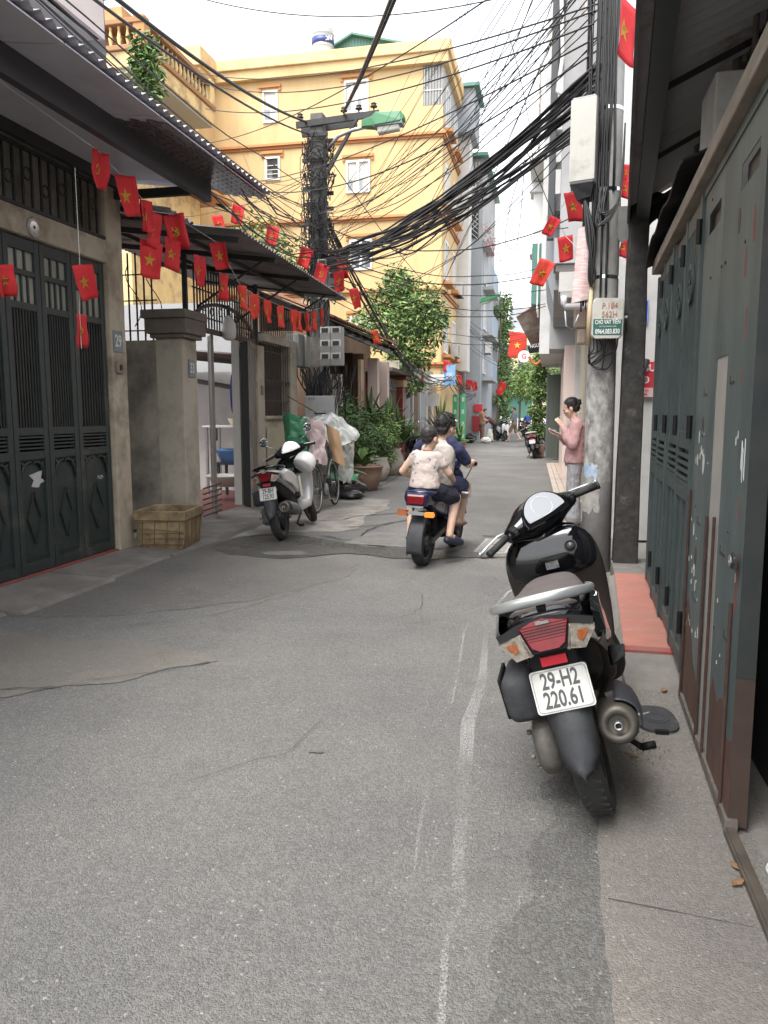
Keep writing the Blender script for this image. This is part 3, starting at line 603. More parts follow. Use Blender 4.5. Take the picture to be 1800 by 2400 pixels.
# arched door frame
g = MB(); g.tube([(XL-.05, 9.83-1.0*cos(pi*i/20), 2.47+.36*sin(pi*i/20)) for i in range(21)], .025, 6); g.bar((XL-.05,8.86,2.46),(XL-.05,10.86,2.46),.05,.06); g.build('arch_frame', iron, h33)
for i in range(10):
    a0 = pi*(i+.5)/10; g = MB(); c_ = Vector((XL-.05, 9.83-.88*cos(a0), 2.47+.27*sin(a0))); g.lathe([(.045,-.006),(.055,-.006),(.055,.006),(.045,.006)], 12, c_, (1,0,0), True); g.build('arch_ring', black, h33)
g = MB(); g.box(-4.5,-4.4,8.87,9.0,.06,2.44); g.build('door_jamb', M('black_jamb', (.02,.02,.021), .7), h33); g = MB(); g.box(-4.42,XL-.03,10.62,10.80,.06,2.44); g.build('door_jamb', M('black_jamb', (.02,.02,.021), .7), h33)
# wooden door leaves, folded open
def door(o, x, y, w, h, name='door_leaf'):
    mxx = basis(o, x, y); m_ = MB()
    m_.box(0, .07, 0, h, 0, .035, mxx); m_.box(w-.07, w, 0, h, 0, .035, mxx)
    for z in (0, .34, .80, 1.15, h-.09): m_.box(.07, w-.07, z, z+.08, 0, .035, mxx)
    d_ = m_.build(name, woodgrey, h33, bevel=.004)
    for (a, b_) in ((.08,.34),(.42,.80),(.88,1.15),(1.23,h-.09)):
        m_ = MB(); m_.box(.07, w-.07, a, b_, .008, .02, mxx); m_.build('door_panel', woodgrey, d_)
    m_ = MB(); m_.box(.02,.05,1.0,1.16,.035,.06,mxx); m_.build('bolt', iron, d_)
door((-4.27, 9.30, .07), (-.50,.866,0), (0,0,1), .46, 2.36)
door((XL-.02, 10.83, .07), (.25,-.97,0), (0,0,1), .58, 2.36)
for i in range(6):
    g = MB(); g.bar((-4.3,9.02,.12+i*.07),(-4.22,9.4,.16+i*.07),.012,.02); g.build('low_slat', iron, h33)
number('33', XL+.008, 8.69, 1.955, 'dark house number plate reading 33 on the second pillar')
g = MB(); g.box(XL+.002,XL+.03,10.95,11.03,1.70,1.83); tag(g.build('bell_box', M('aged_switch_plastic', (.2,.2,.2)), bevel=.006), 'small brown bell box on the cream wall right of the open door', 'bell')
# lamp under the arch
lm = T('gate_lamp', 'white teardrop gate lamp hanging inside the iron arch', 'lamp', (XL+.02, 9.72, 2.45))
g = MB(); g.lathe([(.03,.12),(.055,.09),(.085,.02),(.10,-.08),(.085,-.17),(.04,-.20),(0,-.205)], 16, (XL+.05, 9.72, 2.58)); g.build('shade', M('frosted_lamp_glass', (.50,.49,.46), .35), lm, smooth=True); g = MB(); g.cyl((XL+.05,9.72,2.69),(XL+.05,9.72,2.83),.022,n=8); g.cyl((XL+.05,9.72,2.80),(XL-.06,9.72,2.83),.01,n=6); g.build('socket', dgrey, lm)
# awning of house 33: corrugated sheet on angle iron
a33 = T('corrugated_awning', 'sagging sooty corrugated awning over the arched iron gate', 'awning', (-3.7, 10, 3.2))
g = MB(); corrug(g, (-5.6, 7.75, 3.62), (-3.2, 7.75, 3.30), (-5.6, 12.05, 3.52), 50, .014)
g.build('corrugated_sheet', M('soot_grey_sheet', (.20,.20,.20), .38, (.30,.30,.30), 3, metal=.45, dirt=(.10,.075,.06), dscale=1.6, damt=.4), a33, smooth=True)
for i, yy in enumerate((7.8, 8.9, 10.2, 11.6)):
    g = MB(); g.bar((-5.5, yy, 3.50), (-3.25, yy+.05, 3.22), .03, .06); g.build('rafter', black, a33)
g = MB(); g.bar((-3.9,7.8,3.30),(-3.9,12.0,3.26),.03,.05); g.bar((-4.7,7.8,3.40),(-4.7,12.0,3.36),.03,.05); g.build('purlin', black, a33)
for yy in (9.0, 10.3, 11.7): g = MB(); g.bar((XL-.05,yy,2.72),(-3.45,yy,3.22),.022,.022); g.build('strut', black, a33)
g = MB(); corrug(g, (-4.6,10.0,3.47),(-3.9,10.0,3.385),(-4.6,11.0,3.46), 6, .02); g.build('patched_sheet', rust, a33)
u33 = T('small_wavy_awning', 'small dark wavy-edged awning tucked between the two long awnings', 'awning', (-4, 7.7, 3.5))
g = MB(); corrug(g, (-5.2,7.28,3.68),(-3.75,7.28,3.42),(-5.2,8.5,3.64), 10, .02); g.build('corrugated_sheet', awnm, u33, smooth=True)
g = MB(); g.bar((-5,7.35,3.6),(-3.8,7.35,3.37),.04,.05); g.build('rafter', black, u33)
# courtyard seen through the open door
ct = T('courtyard_annexe', 'bright whitewashed yard annexe seen through the open door', 'outbuilding', (-8, 12, 0))
g = MB(); g.box(-9.5,-9.3,8.7,13,0,2.4); g.box(-9.3,-4.52,12.9,13.05,0,2.15); g.build('wall', wallwhite, ct); g = MB(); g.box(-9.3,-4.5,8.7,12.9,.0,.05); g.build('floor', M('dark_yard_tile', (.13,.04,.032), .5), ct)
g = MB(); g.box(-4.66,-4.54,10.85,10.98,.05,2.6); g.build('inner_post', M('pale_post', (.42,.41,.38), .8), ct)
g = MB(); corrug(g, (-7.6,11.8,2.62),(-4.7,11.8,2.32),(-7.6,12.8,2.52), 8, .03); g.build('ragged_roof', tindark, ct)
g = MB(); corrug(g, (-6.2,12.2,2.0),(-5.05,12.2,1.80),(-6.2,12.6,2.02), 3, .03); g.build('torn_sheet', tindark, ct)
tb = T('wash_stand', 'white topped wash stand in the yard behind the open door', 'table', (-5.2, 12.2, 0))
g = MB(); g.box(-5.7,-4.75,12.0,12.6,1.19,1.22); g.build('top', white, tb)
for sx in (-5.65,-4.8):
    for sy in (12.05,12.55): g = MB(); g.box(sx-.02,sx+.02,sy-.02,sy+.02,.05,1.19); g.build('leg', steel, tb)
def basin(o, r, h, mat, lab, nm='wash_basin'):
    g = MB(); g.lathe([(0,0),(r*.7,0),(r*.95,h*.8),(r*1.06,h),(r*1.06,h+.012),(r*.9,h),(r*.66,.02),(0,.02)], 24, o); return one(nm, g, mat, lab, 'basin', smooth=True)
basin((-5.15,12.0,.62), .30, .20, bluepl, 'blue plastic basin on a stool behind the door'); basin((-5.0,11.4,.28), .32, .16, M('pale_basin', (.5,.5,.46), .4), 'pale enamel basin near the floor behind the door')
basin((-5.2,12.25,1.222), .13, .10, M('cream_tub', (.62,.52,.36), .4), 'cream tub on the white wash stand', 'tub')
g = MB(); g.lathe([(.0,0),(.12,0),(.15,.16),(.14,.16),(.0,.03)], 4, (-5.05,12.15,.95)); one('red_crate', g, redpl, 'red plastic crate under the wash stand', 'crate')
st = T('low_stool', 'dark low stool carrying the blue basin', 'stool', (-5.15,12,0))
g = MB(); g.box(-5.4,-4.9,11.8,12.2,.58,.62); g.build('seat', dgrey, st)
for sx in (-5.36,-4.94):
    for sy in (11.84,12.16): g = MB(); g.box(sx-.02,sx+.02,sy-.02,sy+.02,.28 if sy < 12 else .05,.58); g.build('leg', dgrey, st)
hz = MB()
for i in range(7): hz.tube([(-4.86+.012*i, 11.35+.09*sin(2*pi*q/24)*(1+.1*i), 2.02-.30+.30*cos(2*pi*q/24)*(1+.03*i)) for q in range(25)], .012, 5)
one('hose_coil', hz, M('dark_blue_hose', (.01,.015,.14), .35), 'coil of dark blue hose hung inside the doorway', 'hose')
# foam box on the left pavement
fb = T('foam_box', 'dirty yellowed foam fish box wrapped in brown tape below number 29', 'box', (-3.96, 7.48, .02), rz=R(8), local=True)
w0, d0, h0 = .26, .30, .36
g = MB(); rr = lambda s_, z: [(-w0*s_, -d0*s_, z), (w0*s_, -d0*s_, z), (w0*s_, d0*s_, z), (-w0*s_, d0*s_, z)]
g.loft([rr(.90,0), rr(.94,.06), rr(.99,.28), rr(1.0,.30), rr(1.05,.305), rr(1.06,.40), rr(.92,.40), rr(.86,.05), rr(.5,.045)], cap=True); g.build('shell', styro, fb, bevel=.012)
tape = M('brown_parcel_tape', (.13,.075,.04), .4, (.20,.12,.06), 10)
random.seed(5)
for i in range(9):
    z = .05+i*.028; g = MB(); k = .945+z*.17; g.bar((-w0*k-.001, -d0*k, z), (-w0*k*.98-.001, d0*k*.9, z+random.uniform(-.03,.03)), .003, .018, up=(1,0,0)) if i % 2 else g.bar((-w0*k, -d0*k-.001, z), (w0*k, -d0*k-.001, z+random.uniform(-.03,.03)), .016, .003)
    g.build('tape_strip', tape, fb)
for i in range(4):
    x = -.2+i*.13; g = MB(); g.bar((x,-d0*.93-.002,.02),(x+.02,-d0*1.0-.004,.30),.014,.004,up=(1,0,0)); g.build('tape_strip', tape, fb)
    y = -.22+i*.14; g = MB(); g.bar((w0*.93+.002,y,.02),(w0*1.0+.004,y+.02,.30),.004,.014,up=(1,0,0)); g.build('tape_strip', tape, fb)
# ---------------------------------------------------------------- right foreground: green gate, awning, dark room
GO = Vector((.62, 2.65, 0)); GD = Vector((.13, 3.55, 0)).normalized(); GM = basis(GO, GD, (0,0,1))
def gp(s_, z, n=0.): return GM @ Vector((s_, z, n))
def gbox(s0, s1, z0, z1, n0, n1, mb=None): return (mb or MB()).box(s0, s1, z0, z1, n0, n1, GM)
def gpoly(pts, n, t): return MB().prism(pts, GM @ Vector((0,0,n)), GD, (0,0,1), t)
rg = T('street_gate', 'tall weathered green metal gate with pale grey strip, right of the street', 'gate', (.65, 4, 0), 'folding metal gates')
def sheet_with_holes(s0, s1, z0, z1, holes):
    ss = sorted({s0, s1, *[h[0] for h in holes], *[h[1] for h in holes]}); zs = sorted({z0, z1, *[h[2] for h in holes], *[h[3] for h in holes]}); m_ = MB()
    for a, b in zip(ss, ss[1:]):
        for c, d in zip(zs, zs[1:]):
            if not any(h[0] <= a and b <= h[1] and h[2] <= c and d <= h[3] for h in holes): m_.box(a, b, c, d, 0, .003, GM)
    return m_
pa = sheet_with_holes(0, .475, .05, 2.40, [(.10, .40, 2.20, 2.29)]).build('near_leaf', rgate, rg)
pb = sheet_with_holes(.73, 1.25, .05, 2.40, [(.82, 1.12, 2.20, 2.29)]).build('second_leaf', rgate, rg)
gbox(.475, .73, .05, 2.40, .004, .010).build('filler_strip', rgate3, rg)
gbox(.475,.73,1.64,2.40,.0005,.0035).build('painted_filler', rgate, rg)
gbox(-.004, 0, .55, 2.42, 0, .06).build('leaf_return', gatebar, rg); gbox(-.004, 0, .03, .549, 0, .06).build('leaf_return_foot', M('dark_brown_foot', (.03,.018,.014), .8, (.05,.03,.022), 9), rg)  # near-black on the leaf return paints in the interior's shade
gbox(.10,.40,2.2,2.29,.02,.03).build('slot_backing', black, rg); gbox(.82,1.12,2.2,2.29,.02,.03).build('slot_backing', black, rg)
# rust primer at the feet and flaked spots
gpoly(ragged([(.0,.06),(.46,.06),(.46,.34),(.40,.42),(.30,.36),(.2,.40),(.08,.30),(0,.33)],.03,.02,3), -.0012, .001).build('bare_primer', rust, rg)
gpoly(ragged([(.75,.06),(1.24,.06),(1.24,.50),(1.15,.56),(1.05,.44),(.92,.30),(.8,.26),(.75,.2)],.03,.02,8), -.0012, .001).build('bare_primer', rust, rg)
random.seed(11)
flake = M('red_primer_flake', (.20,.06,.045), .7, (.15,.05,.04), 20); chip = M('pale_paint_chip', (.55,.55,.50), .7)
for i, (s_, z, w, h) in enumerate([(.13,2.03,.02,.06),(.24,1.93,.018,.05),(.17,1.72,.018,.06),(.10,1.10,.012,.05),(.08,.85,.016,.10),(.20,1.55,.006,.03)]):
    gpoly(ragged([(s_-w,z-h),(s_+w*.5,z-h*.9),(s_+w,z),(s_+w*.3,z+h),(s_-w*.6,z+h*.7)],.01,.006,i), -.0012, .001).build('flaked_spot', flake, rg)
for i in range(42):
    s_ = random.choice([random.uniform(.02,.44), random.uniform(.8,1.22), random.uniform(.95,1.24)]); z = random.choice([random.uniform(.35,1.0), random.uniform(.4,.75), random.uniform(1.2,1.35)]); q = random.uniform(.003,.011); h = q*random.uniform(1,3)
    gpoly([(s_-q,z-h*.7),(s_+q*.6,z-h),(s_+q,z+h*.4),(s_-q*.3,z+h)], -.0014, .001).build('paint_chip', chip, rg)
for (s_, z, h) in ((.06,1.27,.07),(.09,1.25,.06),(.11,1.28,.05)): gpoly(ragged([(s_,z-h),(s_+.014,z-h*.8),(s_+.012,z+h),(s_-.002,z+h*.8)],.01,.004,int(s_*100)), -.0014, .001).build('paint_chip', white, rg)
for (s_, z) in ((.36,1.53),(.97,1.50),(.37,.90),(.98,.93),(.20,.62),(1.0,.58)):
    gpoly([(s_-.05,z-.004),(s_+.05,z-.004),(s_+.05,z+.028),(s_+.04,z+.028),(s_+.04,z+.006),(s_-.05,z+.006)], -.0012, .001).build('slot', black, rg)
for (s_, z, m_) in ((1.0,1.36,black),(.93,1.20,wallwhite),(1.02,.78,black),(.40,2.10,black)):
    gpoly([(s_+.026*cos(q*pi/8), z+.045*sin(q*pi/8)) for q in range(16)], -.0012, .001).build('round_hole', m_, rg)
g = MB()
for i in range(9):
    s_, z = random.uniform(.0,1.2), random.choice((2.34, 2.0, 1.0, .6)); g.cyl(gp(s_,z,-.004), gp(s_,z,0), .006, n=8)
g.build('rivet', dgrey, rg)['kind'] = 'stuff'
for (s_, z1) in ((.10,.78),(.52,1.02),(.70,1.0),(1.22,1.06)):
    g = MB(); g.cyl(gp(s_,.04,-.010), gp(s_,z1,-.010), .0065, n=7)
    g.build('drop_bolt', M('dark_rusty_rod', (.035,.018,.014), .8, (.06,.03,.022), 20), rg)
g = MB(); g.prism([(-.01,-.02),(.07,-.03),(.09,0),(.07,.03),(-.01,.02)], gp(.02,.93,-.02), GD, (0,0,1), .006); g.build('hasp', black, rg, bevel=.002)
g = MB(); g.lathe([(.009,-.002),(.02,-.002),(.02,.002),(.009,.002)], 14, gp(.075,.93,-.026), GM.to_3x3() @ Vector((0,0,1)), True); g.build('hasp_eye', steel, rg)
gbox(-.02,1.27,.02,.06,-.012,.03).build('bottom_rail', M('grimy_bottom_rail', (.075,.062,.05), .8, (.13,.115,.10), 12), rg); gbox(-.02,1.27,2.40,2.44,-.006,.03).build('top_rail', rgate, rg)
# far folding leaves
s0 = 1.27
for i in range(4):
    a, b = s0+i*.575+.005, s0+(i+1)*.575-.005; fr = MB(); q = .05; dn = .012 if i % 2 else 0
    for (z0, z1) in ((.14,.22),(.98,1.05),(1.05,1.08),(1.24,1.33),(2.32,2.41)): fr.box(a+q, b-q, z0, z1, dn-.008, dn+.02, GM)
    fr.box(a, a+q, .135, 2.42, dn-.014, dn+.022, GM); fr.box(b-q, b, .135, 2.42, dn-.014, dn+.022, GM)
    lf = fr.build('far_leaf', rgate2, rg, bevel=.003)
    gbox(a+q, b-q, .22, .98, dn+.004, dn+.010).build('panel', rgate2, lf); gbox((a+b)/2-.012,(a+b)/2+.012,.22,.98,dn-.006,dn+.004).build('panel_rib', rgate2, lf)
    for k in range(4): gbox(a+q, b-q, 1.085+k*.038, 1.103+k*.038, dn-.012, dn+.018).build('louvre', rgate2, lf)
    gbox(a+q,b-q,1.08,1.24,dn+.03,dn+.035).build('louvre_backing', black, lf); gbox(a+q,b-q,1.33,2.32,dn+.012,dn+.016).build('back_sheet', rgate2, lf)
    for k in range(8):
        s_ = a+q+(b-a-2*q)*(k+.5)/8; gbox(s_-.009, s_+.009, 1.33, 2.32, dn-.006, dn+.012).build('upright', rgate2, lf)
    g = MB(); c_ = gp((a+b)/2, 2.06, dn-.014); ax = GM.to_3x3() @ Vector((0,0,1))
    g.lathe([(.085,-.006),(.10,-.006),(.10,.006),(.085,.006)], 24, c_, ax, True); g.lathe([(.03,-.006),(.042,-.006),(.042,.006),(.03,.006)], 16, c_+Vector((0,0,.045)), ax, True); g.lathe([(.03,-.006),(.042,-.006),(.042,.006),(.03,.006)], 16, c_-Vector((0,0,.045)), ax, True)
    g.build('ring_ornament', rgate2, lf)
    for z in (2.2, 1.30, .34): g = MB(); g.cyl(gp(a, z, -.022), gp(a, z+.11, -.022), .013, n=8); g.build('hinge', matte, lf)
# top trim, flap
g = MB(); g.box(-3, 3.6, 2.45, 2.53, -.045, .05, GM); g.build('head_beam', M('weathered_timber', (.20,.165,.13), .8, (.30,.25,.20), 6, stretch=(1,1,6), bump=.3), rg, bevel=.006)
g = MB()
for k in range(20):
    s_ = 1.35+k*.115; z = 2.60+.02*sin(k*.9)-.018*max(0, k-14)
    g.v += [GM @ Vector((s_, z, -.10)), GM @ Vector((s_, z+.05, .03))]
for k in range(19): g.f.append([2*k, 2*k+2, 2*k+3, 2*k+1]); g.mi.append(0)
g.build('rubber_flap', matte, rg, solid=.012)
# house behind the gate: pillars, wall, dark room
rh = T('gate_house', 'dark house front behind the green gate with concrete pillars', 'house', (1.2, 4, 0))
for (x0,x1,y0_,y1_,zt) in ((.705,.95,4.05,4.40,3.0),(.80,1.02,6.25,6.5,2.86)): g = MB(); g.box(x0,x1,y0_,y1_,0,zt); g.build('pillar', concrete, rh, bevel=.01)
g = MB(); corrug(g, (1.05,-1,2.45),(1.05,-1,3.9),(1.05,6.9,2.45), 40, .02); g.build('corrugated_wall', M('dark_corrugated_wall', (.085,.08,.075), .7, (.12,.115,.105), 4), rh)
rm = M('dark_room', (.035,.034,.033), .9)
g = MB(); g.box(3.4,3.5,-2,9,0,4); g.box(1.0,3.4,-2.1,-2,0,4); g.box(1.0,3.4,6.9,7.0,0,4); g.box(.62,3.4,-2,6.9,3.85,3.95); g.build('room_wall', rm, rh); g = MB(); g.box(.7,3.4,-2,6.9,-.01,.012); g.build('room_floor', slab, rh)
g = MB(); g.box(.84,.9,-1,6.6,0,2.45); g.build('room_dark_sheet', M('room_darkness_black', (.008,.009,.010), .8, (.02,.02,.02), 3), rh)  # near-black sheet added to stand in for the unlit room's darkness
for i in range(9): g = MB(); yy = 2.9+i*.42; g.cyl((.98,yy,2.5),(.98,yy,3.6),.016+.008*(i%2),n=8); g.build('vertical_pipe', M('dusty_pipe', (.15,.135,.12), .7), rh)
g = MB(); g.box(.605,.645,-1,2.63,.008,.03); g.box(.612,.638,-1,2.63,.03,.036); one('gate_track', g, M('dark_steel_track', (.05,.045,.04), .5, (.09,.075,.06), 14), 'narrow rusty steel gate track in the concrete, bottom right', 'track')
# awning over the right gate
ra = T('tin_awning', 'dark rust-stained tin awning over the green gate, top right', 'awning', (.7, 4, 3.3))
E0, E1 = Vector((.03, .2, 3.36)), Vector((.59, 7.05, 3.12)); W0, W1 = Vector((1.5, .2, 3.80)), Vector((1.5, 7.05, 3.60))
g = MB()
n = 60
for k in range(n*4+1):
    t_ = k/(n*4); a = E0.lerp(E1, t_); b = W0.lerp(W1, t_); dz = Vector((0,0,.011*sin(pi*k/2))); g.v += [a+dz, b+dz]
for k in range(n*4): g.f.append([2*k, 2*k+1, 2*k+3, 2*k+2]); g.mi.append(0)
g.build('corrugated_sheet', M('rust_stained_tin', (.52,.515,.52), .55, (.60,.59,.59), 3, dirt=(.30,.20,.17), dscale=2.6, damt=.2, metal=.1), ra, solid=.004)
g = MB(); g.bar(E0+Vector((0,0,-.02)), E1+Vector((0,0,-.02)), .02, .17); g.build('fascia', M('dusty_fascia', (.12,.118,.115), .8, (.16,.155,.15), 5, dirt=(.05,.05,.05), dscale=2), ra)
g = MB(); g.bar(E0+Vector((.13,0,-.06)), E1+Vector((.11,0,-.06)), .10, .10); g.build('edge_beam', M('blue_black_steel', (.03,.034,.038), .5), ra)
for i in range(7):
    t_ = .02+i*.16; a = E0.lerp(E1, t_); b = W0.lerp(W1, t_); g = MB(); g.bar(a+Vector((.1,0,-.035)), b+Vector((0,0,-.035)), .025, .03); g.build('rafter', black, ra)
g = MB(); g.prism(ragged([(0,0),(.5,.02),(.72,-.12),(.55,-.30),(.40,-.22),(.30,-.42),(.22,-.20),(.06,-.30)],.04,.03,4), (.60,7.0,3.22), (1,-.1,0), (0,0,1), .006); g.build('torn_end_sheet', matte, ra)
g = MB(); g.prism(ragged([(0,0),(.14,0),(.13,-.22),(.05,-.30),(-.04,-.22)],.03,.01,7), (.50,7.06,3.16), (1,0,0), (0,0,1), .01); g.build('fascia_end', M('dusty_fascia', (.1,.1,.1)), ra)
# tarred post and its stay
bp = T('tarred_post', 'square blackened post standing beside the utility pole', 'post', (.67, 7.05, 0))
g = MB()
def sq(z, x0, x1):
    w = noise.noise(Vector((z*1.7, 3, 1)))*.008; return [(x0+w,6.95,z),(x1+w,6.95,z),(x1+w,7.14,z),(x0+w,7.14,z)]
g.loft([sq(z*.13, .565+.0014*z, .775-.0009*z) for z in range(26)]); g.build('shaft', blackpost, bp, bevel=.012)
g = MB(); g.prism(ragged([(0,0),(.25,0),(.27,.05),(.15,.07),(.02,.06)],.03,.01,2), (.54,6.93,-.01), (1,0,0), (0,0,1), .25); g.build('mossy_foot', M('mossy_mortar', (.06,.065,.04), .95, (.10,.10,.07), 9, bump=.5), bp)
# ---------------------------------------------------------------- concrete utility pole, right
up_ = T('utility_pole', 'round grey concrete utility pole in front of the woman in pink', 'utility pole', (.425, 7.12, 0), 'utility poles')
PX, PY = .425, 7.12
g = MB(); g.tube([(PX-.004*z, PY, z) for z in range(0, 10)], [.130-.004*z for z in range(0, 10)], 28); g.build('shaft', polem, up_, smooth=True)
def sleeve(z0, z1, a0, a1, mat, nm, dr=.002, seed=0):
    m_ = MB(); nu, nv = 26, 22
    def f(u, v):
        a = R(a0+(a1-a0)*u); z = z0+(z1-z0)*v; e = noise.noise(Vector((u*5, v*6, seed)))
        a += R(9*e) if (u < .02 or u > .98) else 0; z += .05*e if (v < .02 or v > .98) else 0
        r_ = .130-.004*z+dr; return (PX-.004*z+r_*cos(a), PY+r_*sin(a), z)
    m_.grid(f, nu, nv); return m_.build(nm, mat, up_, smooth=True)
sleeve(.82, 1.78, 165, 330, posterpole, 'torn_posters', .002, 1); sleeve(.55,.95,190,275, M('grey_glue_marks', (.34,.33,.31), .9, (.20,.19,.18), 18), 'glue_marks', .0025, 2)
sleeve(.86, .97, 200, 262, M('blue_sticker', (.16,.30,.50), .7, (.45,.47,.48), 18), 'blue_poster_scrap', .0035, 3)
for z in (2.58, 3.30, 3.95): g = MB(); r_ = .130-.004*z; g.lathe([(r_+.0005,-.014),(r_+.003,-.014),(r_+.003,.014),(r_+.0005,.014)], 28, (PX-.004*z,PY,z), (0,0,1), True); g.build('steel_band', chrome, up_)
g = MB(); g.cyl((.292,7.02,2.0),(.30,7.02,2.52),.022,n=12); g.cyl((.30,7.02,2.50),(.30,7.02,2.53),.027,n=12); g.build('conduit', M('cream_conduit', (.50,.38,.24), .6), up_, smooth=True)
mbx = T('meter_box', 'pale meter box numbered P184 562H with a green loan sticker on the utility pole', 'meter box', (.43, 6.93, 2.2))
g = MB(); g.prism([(.31+.02,2.045),(.555-.02,2.045),(.565,2.07),(.57,2.33),(.55,2.372),(.33,2.378),(.312,2.35),(.308,2.07)], (0,6.99,0), (1,0,0), (0,0,1), .16); g.build('case', boxpale, mbx, bevel=.012)
brn = M('faded_red_brown_stencil', (.36,.14,.08), .7)
FX = lambda x, z: basis((x, 6.826, z), (1,0,0), (0,0,1))
text('P.184', .068, brn, mbx, FX(.45, 2.31), 'stencil', xs=.85); text('562H', .068, brn, mbx, FX(.45, 2.24), 'stencil', xs=.85)
g = MB(); g.prism(ragged([(.322,2.075),(.552,2.07),(.556,2.20),(.322,2.205)],.03,.004,5), (0,6.829,0), (1,0,0), (0,0,1), .001); g.build('sticker', signgreen, mbx)
text('CHO VAY TIỀN', .048, white, mbx, FX(.437, 2.178), 'sticker_text', xs=.62, bold=.0012); text('THỦ TỤC NHANH GỌN', .016, white, mbx, FX(.437, 2.142), 'sticker_text', xs=.8); text('0964.083.830', .055, white, mbx, FX(.437, 2.10), 'sticker_text', xs=.66, bold=.0014)
g = MB(); g.cyl((.578,6.9,2.22),(.60,6.9,2.22),.016,n=10); g.build('latch', steel, mbx)
bx = T('tall_meter_cabinet', 'tall pale grey meter cabinet high on the right utility pole', 'meter box', (.23, 7.05, 3.3), rz=R(-18))
INV.pop(bx.name)
g = MB(); g.box(-.10,.10,-.13,.13,.03,.72); g.build('case', boxgrey, bx, bevel=.012)
g = MB(); g.box(-.105,.108,-.136,-.128,.05,.70); g.build('door', boxpale, bx, bevel=.006)
for k in range(5): g = MB(); g.box(-.112,-.10,-.09,.09,.14+k*.115,.22+k*.115); g.build('meter_window', white, bx); g = MB(); g.box(-.115,-.112,-.05,.05,.155+k*.115,.20+k*.115); g.build('dial', glassdark, bx)
g = MB(); g.prism([(0,-.11),(.07,0),(0,.11),(-.07,0)], (-.118,-.02,.10), (0,1,0), (0,0,1), .004); g.build('warning_label', steel, bx)
g = MB(); g.loft([[(-.10,-.13,.03),(.10,-.13,.03),(.10,.13,.03),(-.10,.13,.03)],[(-.05,-.08,-.09),(.07,-.08,-.07),(.07,.08,-.07),(-.05,.08,-.09)]]); g.build('gland_plate', dgrey, bx)
# ---------------------------------------------------------------- houses on the right, beyond the pole
wh = T('white_side_house', 'white painted house wall behind the black post', 'house', (2, 9.2, 0))
g = MB(); g.box(.50,4.5,9.0,9.2,0,7); g.build('side_wall', wallwhite, wh); g = MB(); g.box(.52,.62,9.2,12.6,0,3.6); g.box(.62,4.5,12.4,12.6,0,9); g.build('front_wall', pinkwall, wh); g = MB(); g.box(.46,.525,9.0,9.3,0,3.55); g.build('corner_pilaster', pinkwall, wh, bevel=.01)
g = MB(); g.box(.50,.522,9.7,10.5,.9,1.9); g.build('dark_window', black, wh)
bs = T('street_name_sign', 'blue enamel street name sign half hidden behind the black post', 'street sign', (.8, 8.97, 2.5))
g = MB(); g.box(.60,1.0,8.975,8.985,2.385,2.64); g.build('plate', signblue, bs); g = MB(); 
for a in ((.606,.994,2.632,2.636),(.606,.994,2.389,2.393),(.606,.610,2.39,2.635),(.990,.994,2.39,2.635)): g.box(a[0],a[1],8.9725,8.975,a[2],a[3])
g.build('white_border', white, bs); text('ÁI', .062, white, bs, basis((.945,8.973,2.45),(1,0,0),(0,0,1)), 'sign_text', xs=.9, bold=.002)
rs = T('red_wall_sign', 'red advertising board with white letters by the green gate', 'sign', (.95, 8.95, 1.85))
g = MB(); g.box(.78,1.10,8.955,8.975,1.70,1.98); g.build('board', signred, rs); text('NGU', .10, white, rs, basis((.985,8.953,1.91),(1,0,0),(0,0,1)), 'sign_text', bold=.003); text('Đ', .10, white, rs, basis((1.0,8.953,1.78),(1,0,0),(0,0,1)), 'sign_text', bold=.003)
g = MB(); g.box(.78,1.10,8.955,8.975,1.60,1.698); g.build('lower_strip', M('pink_sign_strip', (.6,.4,.4), .6), rs); text('INTER\n0868', .04, signred, rs, basis((.98,8.953,1.648),(1,0,0),(0,0,1)), 'sign_text')
wp = MB(); wp.cyl((1.0,8.9,2.0),(.9,8.85,1.72),.03,n=10); one('downpipe', wp, dgrey, 'short grey pipe slanting out of the white wall', 'pipe')
def box_part(nm, mat, par, *b, **k): g = MB(); g.box(*b); return g.build(nm, mat, par, **k)
# shop with roller shutter
sh = T('shutter_shop', 'narrow shop front with cream roller shutter behind the woman', 'shop', (.5, 15, 0))
box_part('pillar', plaster2, sh, .50,.75,12.65,13.2,0,3.6); box_part('pillar', wallwhite, sh, .46,.75,17.2,17.6,0,3.6); box_part('lintel', pinkwall, sh, .48,.75,13.2,17.2,3.0,3.6)
for k in range(30): box_part('shutter_slat', shutter, sh, .57,.60,13.2,17.2,.02+k*.1,.115+k*.1)
box_part('bracket', M('stone_bracket', (.36,.29,.24), .85), sh, .30,.50,12.7,12.9,2.75,3.15, bevel=.03); box_part('bracket_foot', M('stone_bracket', (.3,.3,.3)), sh, .36,.50,12.72,12.88,2.5,2.75, bevel=.03)
gh = T('cantilever_house', 'pale grey house with stepped overhanging balconies above the pavement', 'house', (1.5, 14, 3.4))
box_part('upper_wall', wallgrey, gh, .05,3.5,12.9,19,4.12,15); box_part('bay_wall', wallgrey, gh, -.15,.05,14.2,19,4.9,15)
box_part('balcony_slab', wallgrey, gh, -.03,.34,12.0,12.88,3.62,3.98); box_part('balcony_slab', M('grey_soffit', (.34,.34,.34), .8), gh, .0,.9,12.1,12.88,3.52,3.61)
